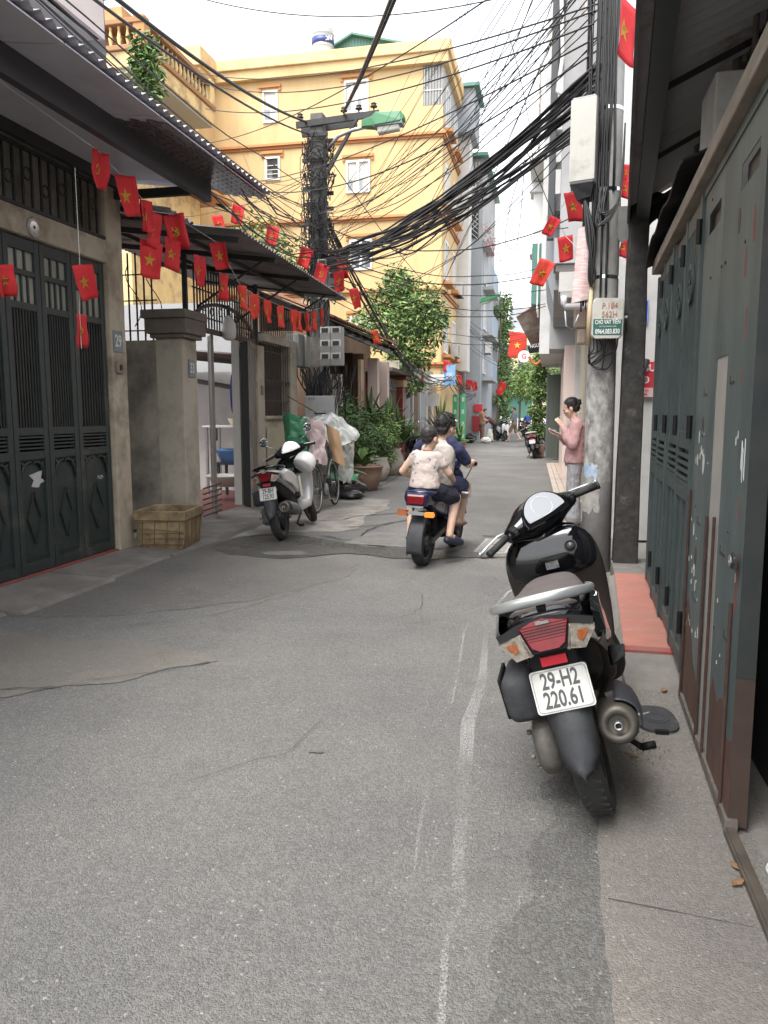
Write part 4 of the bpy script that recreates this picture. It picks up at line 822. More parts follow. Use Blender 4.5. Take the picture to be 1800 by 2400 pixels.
box_part('lower_bay', wallgrey2, gh, -.18,.7,14.5,18.5,3.95,4.9); box_part('lower_bay', wallgrey, gh, -.02,.7,12.95,16,3.4,4.04); box_part('soffit_band', M('grey_soffit', (.3,.3,.3)), gh, -.02,.7,12.7,16.2,3.34,3.398); box_part('ledge', wallwhite, gh, .05,.34,11.0,12.0,3.06,3.32); box_part('ledge_soffit', M('grey_soffit', (.3,.3,.3)), gh, .07,.8,11.0,12.0,2.98,3.055)
g = MB(); g.loft([[(-.02,14.5,3.38),(.6,14.5,3.38),(.6,14.5,3.95),(-.18,14.5,3.95)],[(-.02,18.5,3.38),(.6,18.5,3.38),(.6,18.5,3.95),(-.18,18.5,3.95)]]); g.build('chamfered_bay', wallgrey2, gh)
box_part('window_strip', M('dark_frame', (.06,.062,.066), .5), gh, -.16,-.05,14.0,14.19,4.4,9.2)
for k in range(4): box_part('pale_louvre', wallwhite, gh, -.04,.045,13.5,13.6,5.0+k*.5,5.38+k*.5)
box_part('parapet_block', wallgrey, gh, -.18,.4,13.2,14.15,8.9,10.4); box_part('roof_corbel', dgrey, gh, .0,.25,12.6,12.88,9.6,10.4)
g = MB(); g.tube([(.06,12.8,10.5),(-.02,12.75,9.2),(-.03,12.75,7.8),(.02,12.75,6.8),(-.05,12.75,6.3),(.08,12.75,6.2)], .03, 8); g.build('drainpipe', wallwhite, gh, smooth=True)
box_part('rust_streak_strip', M('rust_streaked_wall', (.48,.36,.22), .85, (.5,.5,.5), 5, stretch=(4,4,.5)), gh, .33,.36,12.893,12.899,7.4,10.2)
g = MB(); g.tube([(.45,11.0,2.86),(.14,11.0,2.86),(.12,11.0,2.90),(.12,11.0,3.0)], .045, 10); g.tube([(.14,10.99,2.8),(.16,10.99,2.6),(.25,10.99,2.55),(.32,10.99,2.75)], .01, 6); g.build('waste_pipe', M('grey_pvc', (.45,.46,.47), .5), gh, smooth=True)
# ornate white house further on
oh = T('ornate_white_house', 'narrow white house with classical pilasters beyond the grey balconies', 'house', (.3, 23, 0))
box_part('wall', wallwhite, oh, -.35,3,20,26,2.9,11); box_part('pilaster', white, oh, -.62,-.3,21.6,22.2,4.6,7.2, bevel=.02); box_part('capital', white, oh, -.72,-.28,21.5,22.3,7.2,7.45, bevel=.03); box_part('base', white, oh, -.70,-.28,21.5,22.3,5.6,5.8, bevel=.03); box_part('cornice', white, oh, -.70,-.25,20,26,7.5,7.75, bevel=.03)
for k in range(9): box_part('balcony_bar', M('cream_iron', (.55,.50,.42), .6), oh, -.52,-.50,20.3+k*.22,20.33+k*.22,8.0,9.9)
for k in range(5): box_part('balcony_rail', M('cream_iron', (.5,.5,.4)), oh, -.52,-.49,20.2,22.4,8.0+k*.45,8.03+k*.45)
box_part('green_shutter', greenroof, oh, -.60,-.36,20.6,21.2,4.2,5.7)
for k in range(7): box_part('window_grille_bar', white, oh, -.45,-.42,20.2+k*.25,20.23+k*.25,4.0,5.8)
box_part('ground_floor', pinkwall, oh, .25,3,17.6,26,0,2.9); box_part('dark_upper_room', M('grey_soffit', (.3,.3,.3)), oh, -.1,3,18.5,20,2.9,6)
gd = T('green_metal_doors', 'grey green ribbed metal door standing beside the potted shrub', 'door', (.1, 24.5, 0))
for k in range(7): box_part('rib', greendoor, gd, -.16+k*.075,-.105+k*.075,24.38,24.44,.05,2.55)
box_part('sheet', greendoor, gd, -.17,.38,24.44,24.48,.05,2.6); box_part('side_frame', M('dark_frame', (.1,.1,.1)), gd, .30,.40,23.2,24.4,.05,4.2)
for k in range(5): box_part('grille_bar', white, gd, -.15+k*.09,-.135+k*.09,24.3,24.32,2.65,3.4)
for k in range(3): box_part('grille_rail', white, gd, -.17,.25,24.3,24.32,2.66+k*.35,2.69+k*.35)
# rusted hood sign
ru = T('rusted_hood', 'large rusted brown metal hood hanging over the street on the right', 'awning', (-.6, 24, 3.5))
g = MB(); g.loft([[(-1.10,23.6,4.25),(-.30,23.6,4.75),(-.30,23.63,4.78),(-1.10,23.63,4.28)],[(-.66,24.4,3.45),(-.22,24.6,3.55),(-.22,24.63,3.58),(-.66,24.43,3.48)]]); g.build('hood_sheet', M('rusted_hood_sheet', (.26,.19,.15), .8, (.12,.05,.035), 3.2, bump=.2, dirt=(.45,.41,.36), dscale=1.6, damt=.35), ru)
g = MB(); g.prism([(0,0),(.5,.08),(.5,.36),(-.06,.2)], (-.70,23.9,3.2), (1,0,0), (0,0,1), .05); g.build('black_board', matte, ru); text('NGUYÊN', .15, white, ru, basis((-.45,23.845,3.44),(1,.0,.16),(-.16,0,1)), 'sign_text', xs=.8)
g = MB(); g.tube([(-.72+.03*k, 24.0, 3.12-.22*sin(pi*k/14)) for k in range(15)], .04, 8); g.build('orange_arc', M('orange_board', (.55,.17,.05), .6), ru)
# ---------------------------------------------------------------- left, beyond house 33
def window(par, x, y, z, w, h, leaves=2, face='S', fill=None, hood=True):
    """white framed casement; face S looks towards -Y, face E towards +X"""
    mx_ = basis((x, y, z), (1,0,0), (0,0,1)) if face == 'S' else basis((x, y, z), (0,1,0), (0,0,1)) 
    def b(nm, mat, a0, a1, c0, c1, d0, d1, p=par): m_ = MB(); m_.box(a0, a1, c0, c1, d0, d1, mx_); return m_.build(nm, mat, p)
    f = MB(); q = .075
    for s_ in ((-w/2, -w/2+q, 0, h), (w/2-q, w/2, 0, h), (-w/2+q, w/2-q, 0, q), (-w/2+q, w/2-q, h-q, h)): f.box(s_[0], s_[1], s_[2], s_[3], -.03, .06, mx_)
    if leaves == 2: f.box(-q*.7, q*.7, q, h-q, -.03, .055, mx_)
    fr_ = f.build('window', white, par)
    for k in range(leaves):
        a = -w/2+q+(w-2*q)*k/leaves+.02; c = a+(w-2*q)/leaves-.04; b('pane', fill or curtain, a, c, q, h-q, -.015, .004, fr_)
        b('glass_gloss', glass, a+.02, a+(c-a)*.45, q+.03, h*.42, .005, .008, fr_)
    if hood:
        m_ = MB(); m_.box(-w/2-.14, w/2+.14, h+.10, h+.20, 0, .10, mx_); m_.box(-w/2-.14, -w/2-.04, h-.02, h+.10, 0, .06, mx_); m_.box(w/2+.04, w/2+.14, h-.02, h+.10, 0, .06, mx_); m_.build('window_hood', orange, fr_)
    return fr_
def cabinet(name, x0, x1, y0, y1, z0, z1, mat, label, doors=1, txt=None):
    t_ = T(name, label, 'meter box', ((x0+x1)/2, (y0+y1)/2, z0)); box_part('case', mat, t_, x0, x1-.012, y0, y1, z0, z1, bevel=.01); n = doors
    for k in range(n): a = y0+(y1-y0)*k/n+.012; c = y0+(y1-y0)*(k+1)/n-.012; box_part('door', mat, t_, x1-.012, x1, a, c, z0+.02, z1-.02, bevel=.004)
    return t_
# brown house with tiled canopy
bh = T('brown_canopy_house', 'brown walled house under a red clay tile canopy on posts', 'house', (-5, 17, 0))
box_part('wall', brownwall, bh, -5.6,-5.2,13.4,22.2,0,3.6); box_part('end_wall', brownwall, bh, -5.2,-4.35,13.5,13.6,0,2.9); box_part('rear_block', wallgrey, bh, -11,-5.6,13.2,22,0,3.4)
for yy, w in ((17.0,.20),(18.45,.22),(19.6,.26)): box_part('column', pinkwall if yy > 18 else brownwall, bh, -4.4,-4.15,yy,yy+w,0,2.75, bevel=.01)
box_part('carved_board', M('pale_carved_board', (.42,.30,.20), .8, (.5,.38,.27), 6), bh, -4.2,-4.13,16.7,16.95,.9,2.6)
for k, ch in enumerate('ĐH'): text(ch, .17, signred, bh, basis((-4.128,16.82,1.85-k*.28),(0,1,0),(0,0,1)), 'board_letter')
for k, yy in enumerate((14.4,15.9,17.4,18.4)): box_part('partition', M('dark_brown_partition', (.11,.065,.042), .8), bh, -5.2,-4.5,yy,yy+.08,0,2.8)
g = MB(); g.bar((-5.3,13.3,3.30),(-5.3,19.3,3.25),.08,.1); g.bar((-3.95,13.4,2.98),(-3.95,19.2,2.92),.05,.09); g.build('beam', black, bh)
for k in range(9): yy = 13.5+k*.7; g = MB(); g.bar((-5.35,yy,3.62),(-3.85,yy,2.98),.04,.07); g.build('rafter', M('sooty_timber', (.04,.033,.028), .8), bh)
tl = MB()
for k in range(9):
    a = pi*k/8; tl.v += [Vector((0,-.062*cos(a),.045*sin(a))), Vector((.30,-.054*cos(a),.040*sin(a)))]
for k in range(8): tl.f.append([2*k,2*k+1,2*k+3,2*k+2]); tl.mi.append(0)
tme = tl.mesh('roof_tile', rooftile, True); sl = math.atan2(.62, 1.55)
for r_ in range(6):
    for k in range(48):
        o = obj('roof_tile', tme, bh, mx=Matrix.Translation((-5.35+r_*.255, 13.42+k*.122, 3.70-r_*.255*.4+.012)) @ Matrix.Rotation(sl*.95, 4, 'Y'))
g = MB(); g.loft([[(-5.4,13.35,3.68),(-3.82,13.35,3.04),(-3.82,13.35,3.06),(-5.4,13.35,3.70)],[(-5.4,19.3,3.68),(-3.82,19.3,3.04),(-3.82,19.3,3.06),(-5.4,19.3,3.70)]]); g.build('roof_boarding', M('sooty_timber', (.04,.03,.03)), bh)
# red gate pillar house
rp = T('red_pillar_gate', 'dark red stone gate pillar with cream capital and iron gate beside the plants', 'gate', (-4.5, 22.5, 0))
for k in range(7): box_part('stone', redstone, rp, -4.70,-4.28,22.4,22.85,.02+k*.31,.32+k*.31, bevel=.006)
box_part('capital', M('cream_stone', (.48,.36,.22), .8), rp, -4.74,-4.24,22.36,22.9,2.19,2.40, bevel=.02); box_part('cap_slab', redstone, rp, -4.82,-4.16,22.28,22.98,2.41,2.50, bevel=.01)
box_part('second_pillar', redstone, rp, -5.0,-4.3,20.2,20.5,0,2.5); box_part('gate_roof', M('dark_gate_roof', (.12,.10,.085), .9), rp, -5.2,-4.1,20.0,23.0,2.52,2.62)
for k in range(9): yy = 20.6+k*.2; g = MB(); g.bar((-4.45,yy,.1),(-4.45,yy,2.4),.025,.025); g.build('gate_bar', steel, rp)
for k in range(9): a = pi*k/8; g = MB(); g.bar((-4.45,21.45,2.1),(-4.45,21.45-.85*cos(a),2.1+.55*sin(a)),.018,.018); g.build('fan_bar', black, rp)
# shop row under the yellow building
sr = T('grey_shop_row', 'low grey shop fronts below the yellow building', 'shop', (-4.6, 27, 0))
box_part('wall', plaster2, sr, -5.4,-4.5,23.0,29.8,0,3.0)
for k in range(5): box_part('pilaster', wallwhite, sr, -4.55,-4.42,23.4+k*1.45,23.6+k*1.45,0,2.6)
for k in range(4): box_part('door_panel', brownwall if k % 2 else wallgrey2, sr, -4.5,-4.47,23.75+k*1.45,24.7+k*1.45,.05,2.2)
# ---------------------------------------------------------------- yellow apartment building
yb = T('yellow_apartment_building', 'tall yellow apartment building with orange string courses and white windows', 'building', (-8, 32, 0))
YF = 30.
box_part('wall', yellow, yb, -13.4,-4.25,YF,36,0,14.2); box_part('wing_wall', yellow, yb, -15.6,-13.4,28.6,36,0,14.1)
box_part('parapet', cream, yb, -13.4,-3.95,YF-.35,36.2,14.55,14.95, bevel=.03); box_part('eaves', yellow, yb, -13.4,-4.05,YF-.25,36.1,14.2,14.549)
box_part('wing_parapet', cream, yb, -15.8,-13.1,28.35,35,14.3,15.0, bevel=.03); box_part('wing_eaves', yellow, yb, -15.7,-13.2,28.5,35,14.1,14.3)
for z in (11.75, 8.85, 6.1, 3.3):
    box_part('string_course', orange, yb, -13.4,-4.12,YF-.14,36.02,z,z+.085); box_part('string_course_lip', M('orange_trim_dark', (.34,.14,.055), .8), yb, -13.4,-4.18,YF-.07,36.01,z-.10,z-.003)
for z in (11.7,): box_part('string_course', orange, yb, -15.7,-13.3,28.5,30,z,z+.12)
for z in (12.3, 9.3, 6.4): box_part('pier_band', orange, yb, -13.9,-13.38,28.57,28.6,z,z+1.75)
for (x, z, w, h, lv) in ((-7.55,12.75,.95,1.16,2),(-11.0,12.64,.62,1.18,1),(-7.5,9.83,.95,1.2,2),(-10.95,10.5,.62,.88,1),(-7.4,6.95,.9,1.15,2),(-11.0,7.0,.7,1.1,1),(-7.4,4.0,.9,1.2,2)):
    window(yb, x, YF, z, w, h, lv, fill=glassdark if z in (10.5, 6.95) else None)
for k, z in enumerate((10.56,10.72,10.88,11.04)): box_part('window_bar', white, yb, -11.2,-10.7,YF-.05,YF-.03,z,z+.02)
bl = M('barred_loggia', (.17,.165,.155), .6)
g = MB(); g.box(-5.0,-4.26,YF-.004,YF+.0,12.8,14.2); g.build('loggia_opening', bl, yb)
for k in range(7): box_part('loggia_bar', steel, yb, -4.96+k*.11,-4.94+k*.11,YF-.03,YF-.01,12.8,14.2)
for z in (13.3,): box_part('loggia_rail', steel, yb, -5.0,-4.28,YF-.035,YF-.012,z,z+.03)
box_part('wing_opening', bl, yb, -15.3,-13.95,28.58,28.598,12.3,13.85)
for k in range(14): box_part('wing_bar', white, yb, -15.28+k*.1,-15.26+k*.1,28.55,28.57,12.3,13.85)
for z in (12.6,13.1,13.5): box_part('wing_rail', white, yb, -15.3,-13.95,28.54,28.56,z,z+.025)
# side facing the street
for z in (3.8,6.6,9.4,12.2):
    for yy in (31.2,33.6): window(yb, -4.25, yy, z, 1.1, 1.5, 2, face='E', hood=False); box_part('side_sill', orange, yb, -4.25,-3.95,yy-.75,yy+.75,z-.2,z-.08)
box_part('side_bay', wallwhite, yb, -4.25,-3.75,34.8,36.0,3.3,14.2); box_part('grey_loggia_side', wallgrey, yb, -4.26,-4.235,30.02,34.5,12.6,14.2)
box_part('lean_to', greenroof, yb, -4.3,-3.3,34.0,36.5,14.96,15.1); box_part('lean_to_wall', wallgrey2, yb, -4.3,-3.5,34.2,36.4,13.2,14.95)
# roof: tank, green shed
wt = T('water_tank', 'white steel water tank with a blue band on the yellow building roof', 'water tank', (-9.3, 31.5, 14.95))
g = MB(); g.lathe([(0,0),(.42,0),(.44,.05),(.44,.2),(.455,.22),(.44,.24),(.44,.42),(.455,.44),(.44,.46),(.44,.9),(.455,.92),(.44,.94),(.44,1.08),(.40,1.13),(0,1.18)], 28, (-9.3,31.5,15.4)); g.build('drum', M('brushed_tank_steel', (.42,.42,.41), .3, (.36,.36,.35), 4, metal=.3), wt, smooth=True)
g = MB(); g.lathe([(.452,.52),(.452,.76)], 28, (-9.3,31.5,15.4)); g.v = g.v; g.build('blue_band', M('tank_blue', (.03,.05,.20), .4), wt, smooth=True)
text('SON', .22, white, wt, basis((-9.02,31.12,16.04),(1,.1,0),(0,0,1)), 'tank_lettering', xs=.9, bold=.006)
gs = T('green_roof_shed', 'green corrugated gable shed on the yellow building roof', 'shed', (-6.8, 32.5, 14.9))
g = MB(); g.prism([(-9.7,14.9),(-5.8,14.9),(-5.8,15.95),(-8.3,16.6),(-9.7,15.9)], (0,32.5,0), (1,0,0), (0,0,1), .1); g.build('gable', greenroof, gs)
for k in range(31): xx = -9.65+k*.125; box_part('rib', greenroof, gs, xx,xx+.03,32.36,32.4,14.9,(15.9+(xx+9.7)*.5 if xx < -8.3 else 16.6-(xx+8.3)*.26)-.04)
g = MB(); g.prism([(-9.9,15.8),(-8.3,16.6),(-5.6,15.9),(-5.6,15.97),(-8.3,16.68),(-9.9,15.88)], (0,32.2,0), (1,0,0), (0,0,1), -3); g.build('roof_sheet', greenroof, gs)
# balustrade house far left behind the awnings
qh = T('balustrade_house', 'mouldy yellow house with balustrade balcony above the left awning', 'house', (-12, 23, 0))
QX, QY = -12.0, 22.1
box_part('wall', oldyellow, qh, -16,QX-.9,QY+.4,27.5,0,11.6); box_part('slab', oldyellow, qh, -16,QX,QY,27,11.6,12.05, bevel=.02); box_part('slab_moulding', M('brown_moulding', (.30,.16,.08), .8), qh, -16,QX+.08,QY-.08,27,12.053,12.2, bevel=.02)
box_part('soffit', M('grey_soffit2', (.36,.35,.32), .9), qh, -16,QX-.1,QY+.1,27,11.52,11.595); box_part('handrail', M('brown_moulding', (.3,.2,.1)), qh, -16,QX+.06,QY-.06,27,12.78,12.93, bevel=.02)
bal = MB(); bal.lathe([(.05,0),(.06,.06),(.04,.10),(.075,.28),(.09,.40),(.06,.62),(.04,.80),(.06,.88),(.055,.96)], 10); balm = bal.mesh('baluster', oldyellow, True)
for k in range(16): obj('baluster', balm, qh, mx=Matrix.Translation((QX-.1, QY+.55+k*.28, 12.2)) @ Matrix.Diagonal((.8,.8,.61,1)))
for k in range(8): obj('baluster', balm, qh, mx=Matrix.Translation((QX-.55-k*.28, QY+.1, 12.2)) @ Matrix.Diagonal((.8,.8,.61,1)))
for yy in (QY-.02, 26.6): box_part('pier', orange if yy < 24 else oldyellow, qh, QX-.32,QX+.05,yy,yy+.34,12.19,13.0, bevel=.02)
box_part('lower_slab', oldyellow, qh, -16,QX-.1,24,28.4,9.6,9.9); box_part('lower_moulding', orange, qh, -16,QX,24,28.4,9.2,9.35); box_part('upper_wall', M('mouldy_orange', (.40,.18,.08), .9, (.5,.3,.14), 2), qh, -16,QX-1.0,QY+.6,24,12.2,13.6); box_part('green_annexe', greenroof, qh, -14,QX-1.2,25,27.4,12.2,13.4)
# small white AC balcony, satellite dish between awnings
g = MB(); g.lathe([(0,.06),(.15,.05),(.28,.0),(.29,.0),(.16,.035),(0,.045)], 20, (-8.9,18.0,7.35), (.6,-.7,.35)); one('satellite_dish', g, white, 'white satellite dish above the awning edge', 'satellite dish', smooth=True)
# ---------------------------------------------------------------- grey blocks further along on the left
gb = T('grey_narrow_building', 'tall narrow blue grey building with lattice top floor', 'building', (-5, 40, 0))
box_part('wall', wallgrey2, gb, -9,-3.45,38,46,0,9.6); box_part('upper_wall', wallgrey, gb, -9,-3.45,38.05,46,9.6,13.3); box_part('roof', greenroof, gb, -9.2,-3.2,37.6,46.2,13.3,13.45)
for px_ in (-4.35,-3.85):
    for a in range(7):
        for s_ in (-1, 1): g = MB(); g.bar((px_-.2,37.98,10.0+a*.22),(px_+.2,37.98,10.0+a*.22+s_*.35),.03,.02); g.build('lattice_bar', white, gb)
    box_part('lattice_back', glassdark, gb, px_-.22,px_+.22,38.0,38.04,9.7,11.5)
for k in range(7): box_part('top_bar', white, gb, -4.5+k*.14,-4.46+k*.14,37.9,37.95,11.9,13.1)
for k in range(3): box_part('top_rail', white, gb, -4.5,-3.5,37.88,37.9,11.95+k*.4,12.0+k*.4)
for z in (3.4,5.6,7.8):
    window(gb, -3.45, 40, z, 1.4, 1.6, 2, face='E', fill=M('blue_tinted_glass', (.05,.09,.22), .15), hood=False); box_part('balcony', wallgrey, gb, -3.44,-2.95,39,43,z-.35,z-.2)
    for k in range(9): box_part('balcony_bar', M('pale_blue_iron', (.35,.42,.5), .5), gb, -2.99,-2.96,39.1+k*.45,39.13+k*.45,z-.2,z+.75)
box_part('flower_box', wallgrey, gb, -3.44,-3.05,38.3,40.5,9.3,9.6)
vb = T('vine_building', 'narrow house wrapped in creeper beyond the grey building', 'building', (-5, 50, 0))
box_part('wall', wallgrey, vb, -9,-3.2,46.2,56,0,8.4)
# far pole
fp = T('far_utility_pole', 'slim far concrete pole with green street lamp before the grey building', 'utility pole', (-4.1, 36.2, 0), 'utility poles')
g = MB(); g.tube([(-4.1,36.2,0),(-4.05,36.2,7.0)],[.15,.11],10); g.build('shaft', polem, fp, smooth=True)
g = MB(); g.tube([(-4.05,36.2,5.2),(-3.7,36.1,5.9),(-3.2,36,6.35),(-2.75,35.9,6.45)], .03, 6); g.build('lamp_arm', steel, fp); g = MB(); g.prism([(0,0),(.95,.10),(1.0,.2),(.1,.22)], (-3.3,35.9,6.35), (1,-.2,.2), (0,0,1), .15); g.build('lamp_head', M('green_lamp', (.06,.24,.11), .5), fp)
# end of the street
eb = T('end_building', 'pale yellow building closing the end of the street', 'building', (-2, 84, 0))
box_part('wall', M('pale_yellow_far_wall', (.66,.56,.34), .85), eb, -9,3.5,84,95,0,9.5); box_part('upper_block', wallgrey2, eb, -4.6,0.5,85,95,9.5,12.6); box_part('roof_edge', greenroof, eb, -9,3.5,83.6,84.2,8.0,8.6)
for k in range(5): box_part('window', glassdark, eb, -7+k*1.7,-6.1+k*1.7,83.95,83.99,6,7.3)
gl = T('green_gate_wall', 'low white wall with green sheet gates at the street end', 'wall', (-3, 70, 0))
box_part('wall', wallwhite, gl, -6.5,2.5,69,69.3,0,1.0); box_part('post', wallwhite, gl, -1.7,-1.3,68.8,69.3,0,3.6); box_part('green_sheet', M('far_green_sheet', (.04,.13,.10), .6), gl, -5.4,-1.7,69.05,69.2,1.0,3.2); box_part('roof', wallgrey, gl, -6,-1.6,68.5,72,3.3,3.9)
# signs, awning boards along the left shops
def board(name, label, x0,x1,y0,y1,z0,z1,mat,txt=None,tm=None,sz=.2):
    t_ = T(name, label, 'sign', ((x0+x1)/2,(y0+y1)/2,z0)); box_part('panel', mat, t_, x0,x1,y0,y1,z0,z1)
    if txt: text(txt, sz, tm or white, t_, basis(((x0+x1)/2, y0-.006, (z0+z1)/2), (1,0,0), (0,0,1)), 'sign_text')
    return t_
board('blank_white_sign', 'blank white rectangular board hanging over the shop row', -3.92,-3.52,24.6,24.63,1.66,2.02,white)
board('white_hanging_sign', 'white rounded board under the yellow building corner', -4.62,-3.95,28.8,28.84,2.50,2.86,white)
board('blue_hanging_sign', 'blue shop board with pale lettering under the yellow building', -4.12,-3.68,30.0,30.1,2.5,3.28,M('sky_blue_board', (.12,.28,.55), .5, (.2,.36,.6), 4))
box_part('pale_print', M('pale_blue_print', (.34,.42,.52), .6), bpy.data.objects['blue_hanging_sign'], -4.02,-3.78,29.985,29.998,2.72,2.98)
board('small_notice', 'small white and orange notice above the blank board', -3.78,-3.62,24.6,24.62,2.05,2.24,M('white_orange_notice', (.7,.66,.6), .6, (.6,.25,.12), 9))
for k, (x, lab) in enumerate(((-4.02,'left green printed board leaning by the shops'),(-3.70,'right green printed board leaning by the shops'))):
    b_ = board('green_board', lab, x,x+.22,32.0,32.05,.2,2.2,greenpanel)
    for q in range(4): box_part('pale_panel', M('pale_green_print', (.35,.55,.42), .6), b_, x+.06,x+.16,31.985,31.995,.4+q*.5,.58+q*.5)
board('red_shop_sign', 'red shop sign beside the two stooping people', -3.72,-3.30,37.9,37.94,1.5,1.86,signred); board('red_lower_sign', 'lower red shop panel behind the stooping people', -3.78,-3.36,37.9,37.94,.55,1.3,M('dim_red_panel', (.36,.04,.05), .6))
rsn = T('round_sign', 'round white shop sign with red mark far on the right', 'sign', (-.9,30,3.3)); g = MB(); g.lathe([(0,.03),(.22,.03),(.23,0),(0,0)], 24, (-1.08,30,3.55), (0,-1,0)); g.build('disc', M('pinkish_white_disc', (.7,.6,.58), .5), rsn); text('G', .26, signred, rsn, basis((-1.08,29.965,3.55),(1,0,0),(0,0,1)), 'sign_text', bold=.004)
# air conditioners
def aircon(x, y, z, lab, rz=0):
    t_ = T('air_conditioner', lab, 'air conditioner', (x,y,z), 'air conditioner units', rz, True); box_part('case', wallwhite, t_, -.14,.14,-.38,.38,0,.55, bevel=.02)
    for k in range(6): box_part('grille_slat', dgrey, t_, .141,.15,-.30,.30,.08+k*.07,.10+k*.07)
    g = MB(); g.bar((-.2,-.3,-.03),(.14,-.3,-.03),.03,.03); g.bar((-.2,.3,-.03),(.14,.3,-.03),.03,.03); g.build('bracket', black, t_)
aircon(-4.0,33.9,6.4,'air conditioner highest on the yellow building side'); aircon(-4.0,32.6,3.75,'air conditioner low on the yellow building side'); aircon(-3.2,39.5,4.4,'air conditioner on the grey building balcony'); aircon(-1.9,84-.3,9.9,'air conditioner on the building at the street end',R(-90))
# ---------------------------------------------------------------- scooters (own frame: rear wheel contact at origin, +Y forward)
def wheel(par, y, r=.275, w=.05, steer=None, spokes=5, name='wheel'):
    k = r/.275; mx_ = steer or Matrix.Identity(4); 
    def P_(m_): m_.v = [mx_ @ v for v in m_.v]; return m_
    half = [(.262*k, w*.86), (.248*k, w), (.225*k, w*.97), (.205*k, w*.7)]
    prof = [(.277*k, 0)]+[(.274*k, w*.45)]+half; prof = prof+[(a, -b) for a, b in reversed(prof[1:])]
    g = MB(); g.lathe(prof, 40, (0, y, r), (1,0,0), True); rim0 = P_(g).build(name, tyrem, par, smooth=True)
    g = MB()
    for i in range(44):                                     # tread blocks
        a = 2*pi*i/44
        for s_ in (-1, 1):
            c_ = Vector((s_*w*.5, y, r))+Vector((0, cos(a+s_*.03), sin(a+s_*.03)))*.2735*k; d = Vector((0,-sin(a),cos(a))); g.bar(c_-d*.008-Vector((w*.32*s_,0,0)), c_+d*.010+Vector((w*.22*s_,0,0)), .010, .006, up=(0,cos(a),sin(a)))
    if steer is None: o_ = P_(g).build('tread', tyrem, rim0); o_['kind'] = 'stuff'
    g = MB(); g.lathe([(.208*k, w*.72), (.19*k, w*.6), (.185*k, 0), (.19*k, -w*.6), (.208*k, -w*.72), (.205*k, 0)], 32, (0, y, r), (1,0,0), True)
    for i in range(spokes):
        a = 2*pi*i/spokes+.3; d = Vector((0, cos(a), sin(a))); c_ = Vector((0, y, r)); g.bar(c_+d*.03, c_+d*.19*k, .022, .03, up=(1,0,0))
    P_(g).build('rim', alloy, rim0)
    g = MB(); g.lathe([(.0,-.05),(.045,-.05),(.05,-.03),(.05,.03),(.045,.05),(0,.05)], 16, (0, y, r), (1,0,0)); P_(g).build('hub', cast, rim0, smooth=True)
    return rim0
def loft_y(secs, e=2.6, n=18, xc=0.): m_ = MB(); m_.loft([sup(s_[0], s_[1], s_[2], s_[3], s_[4] if len(s_) > 4 else e, n, xc) for s_ in secs]); return m_
def poly3(pts, o, x, y, t): return MB().prism(pts, o, x, y, t)
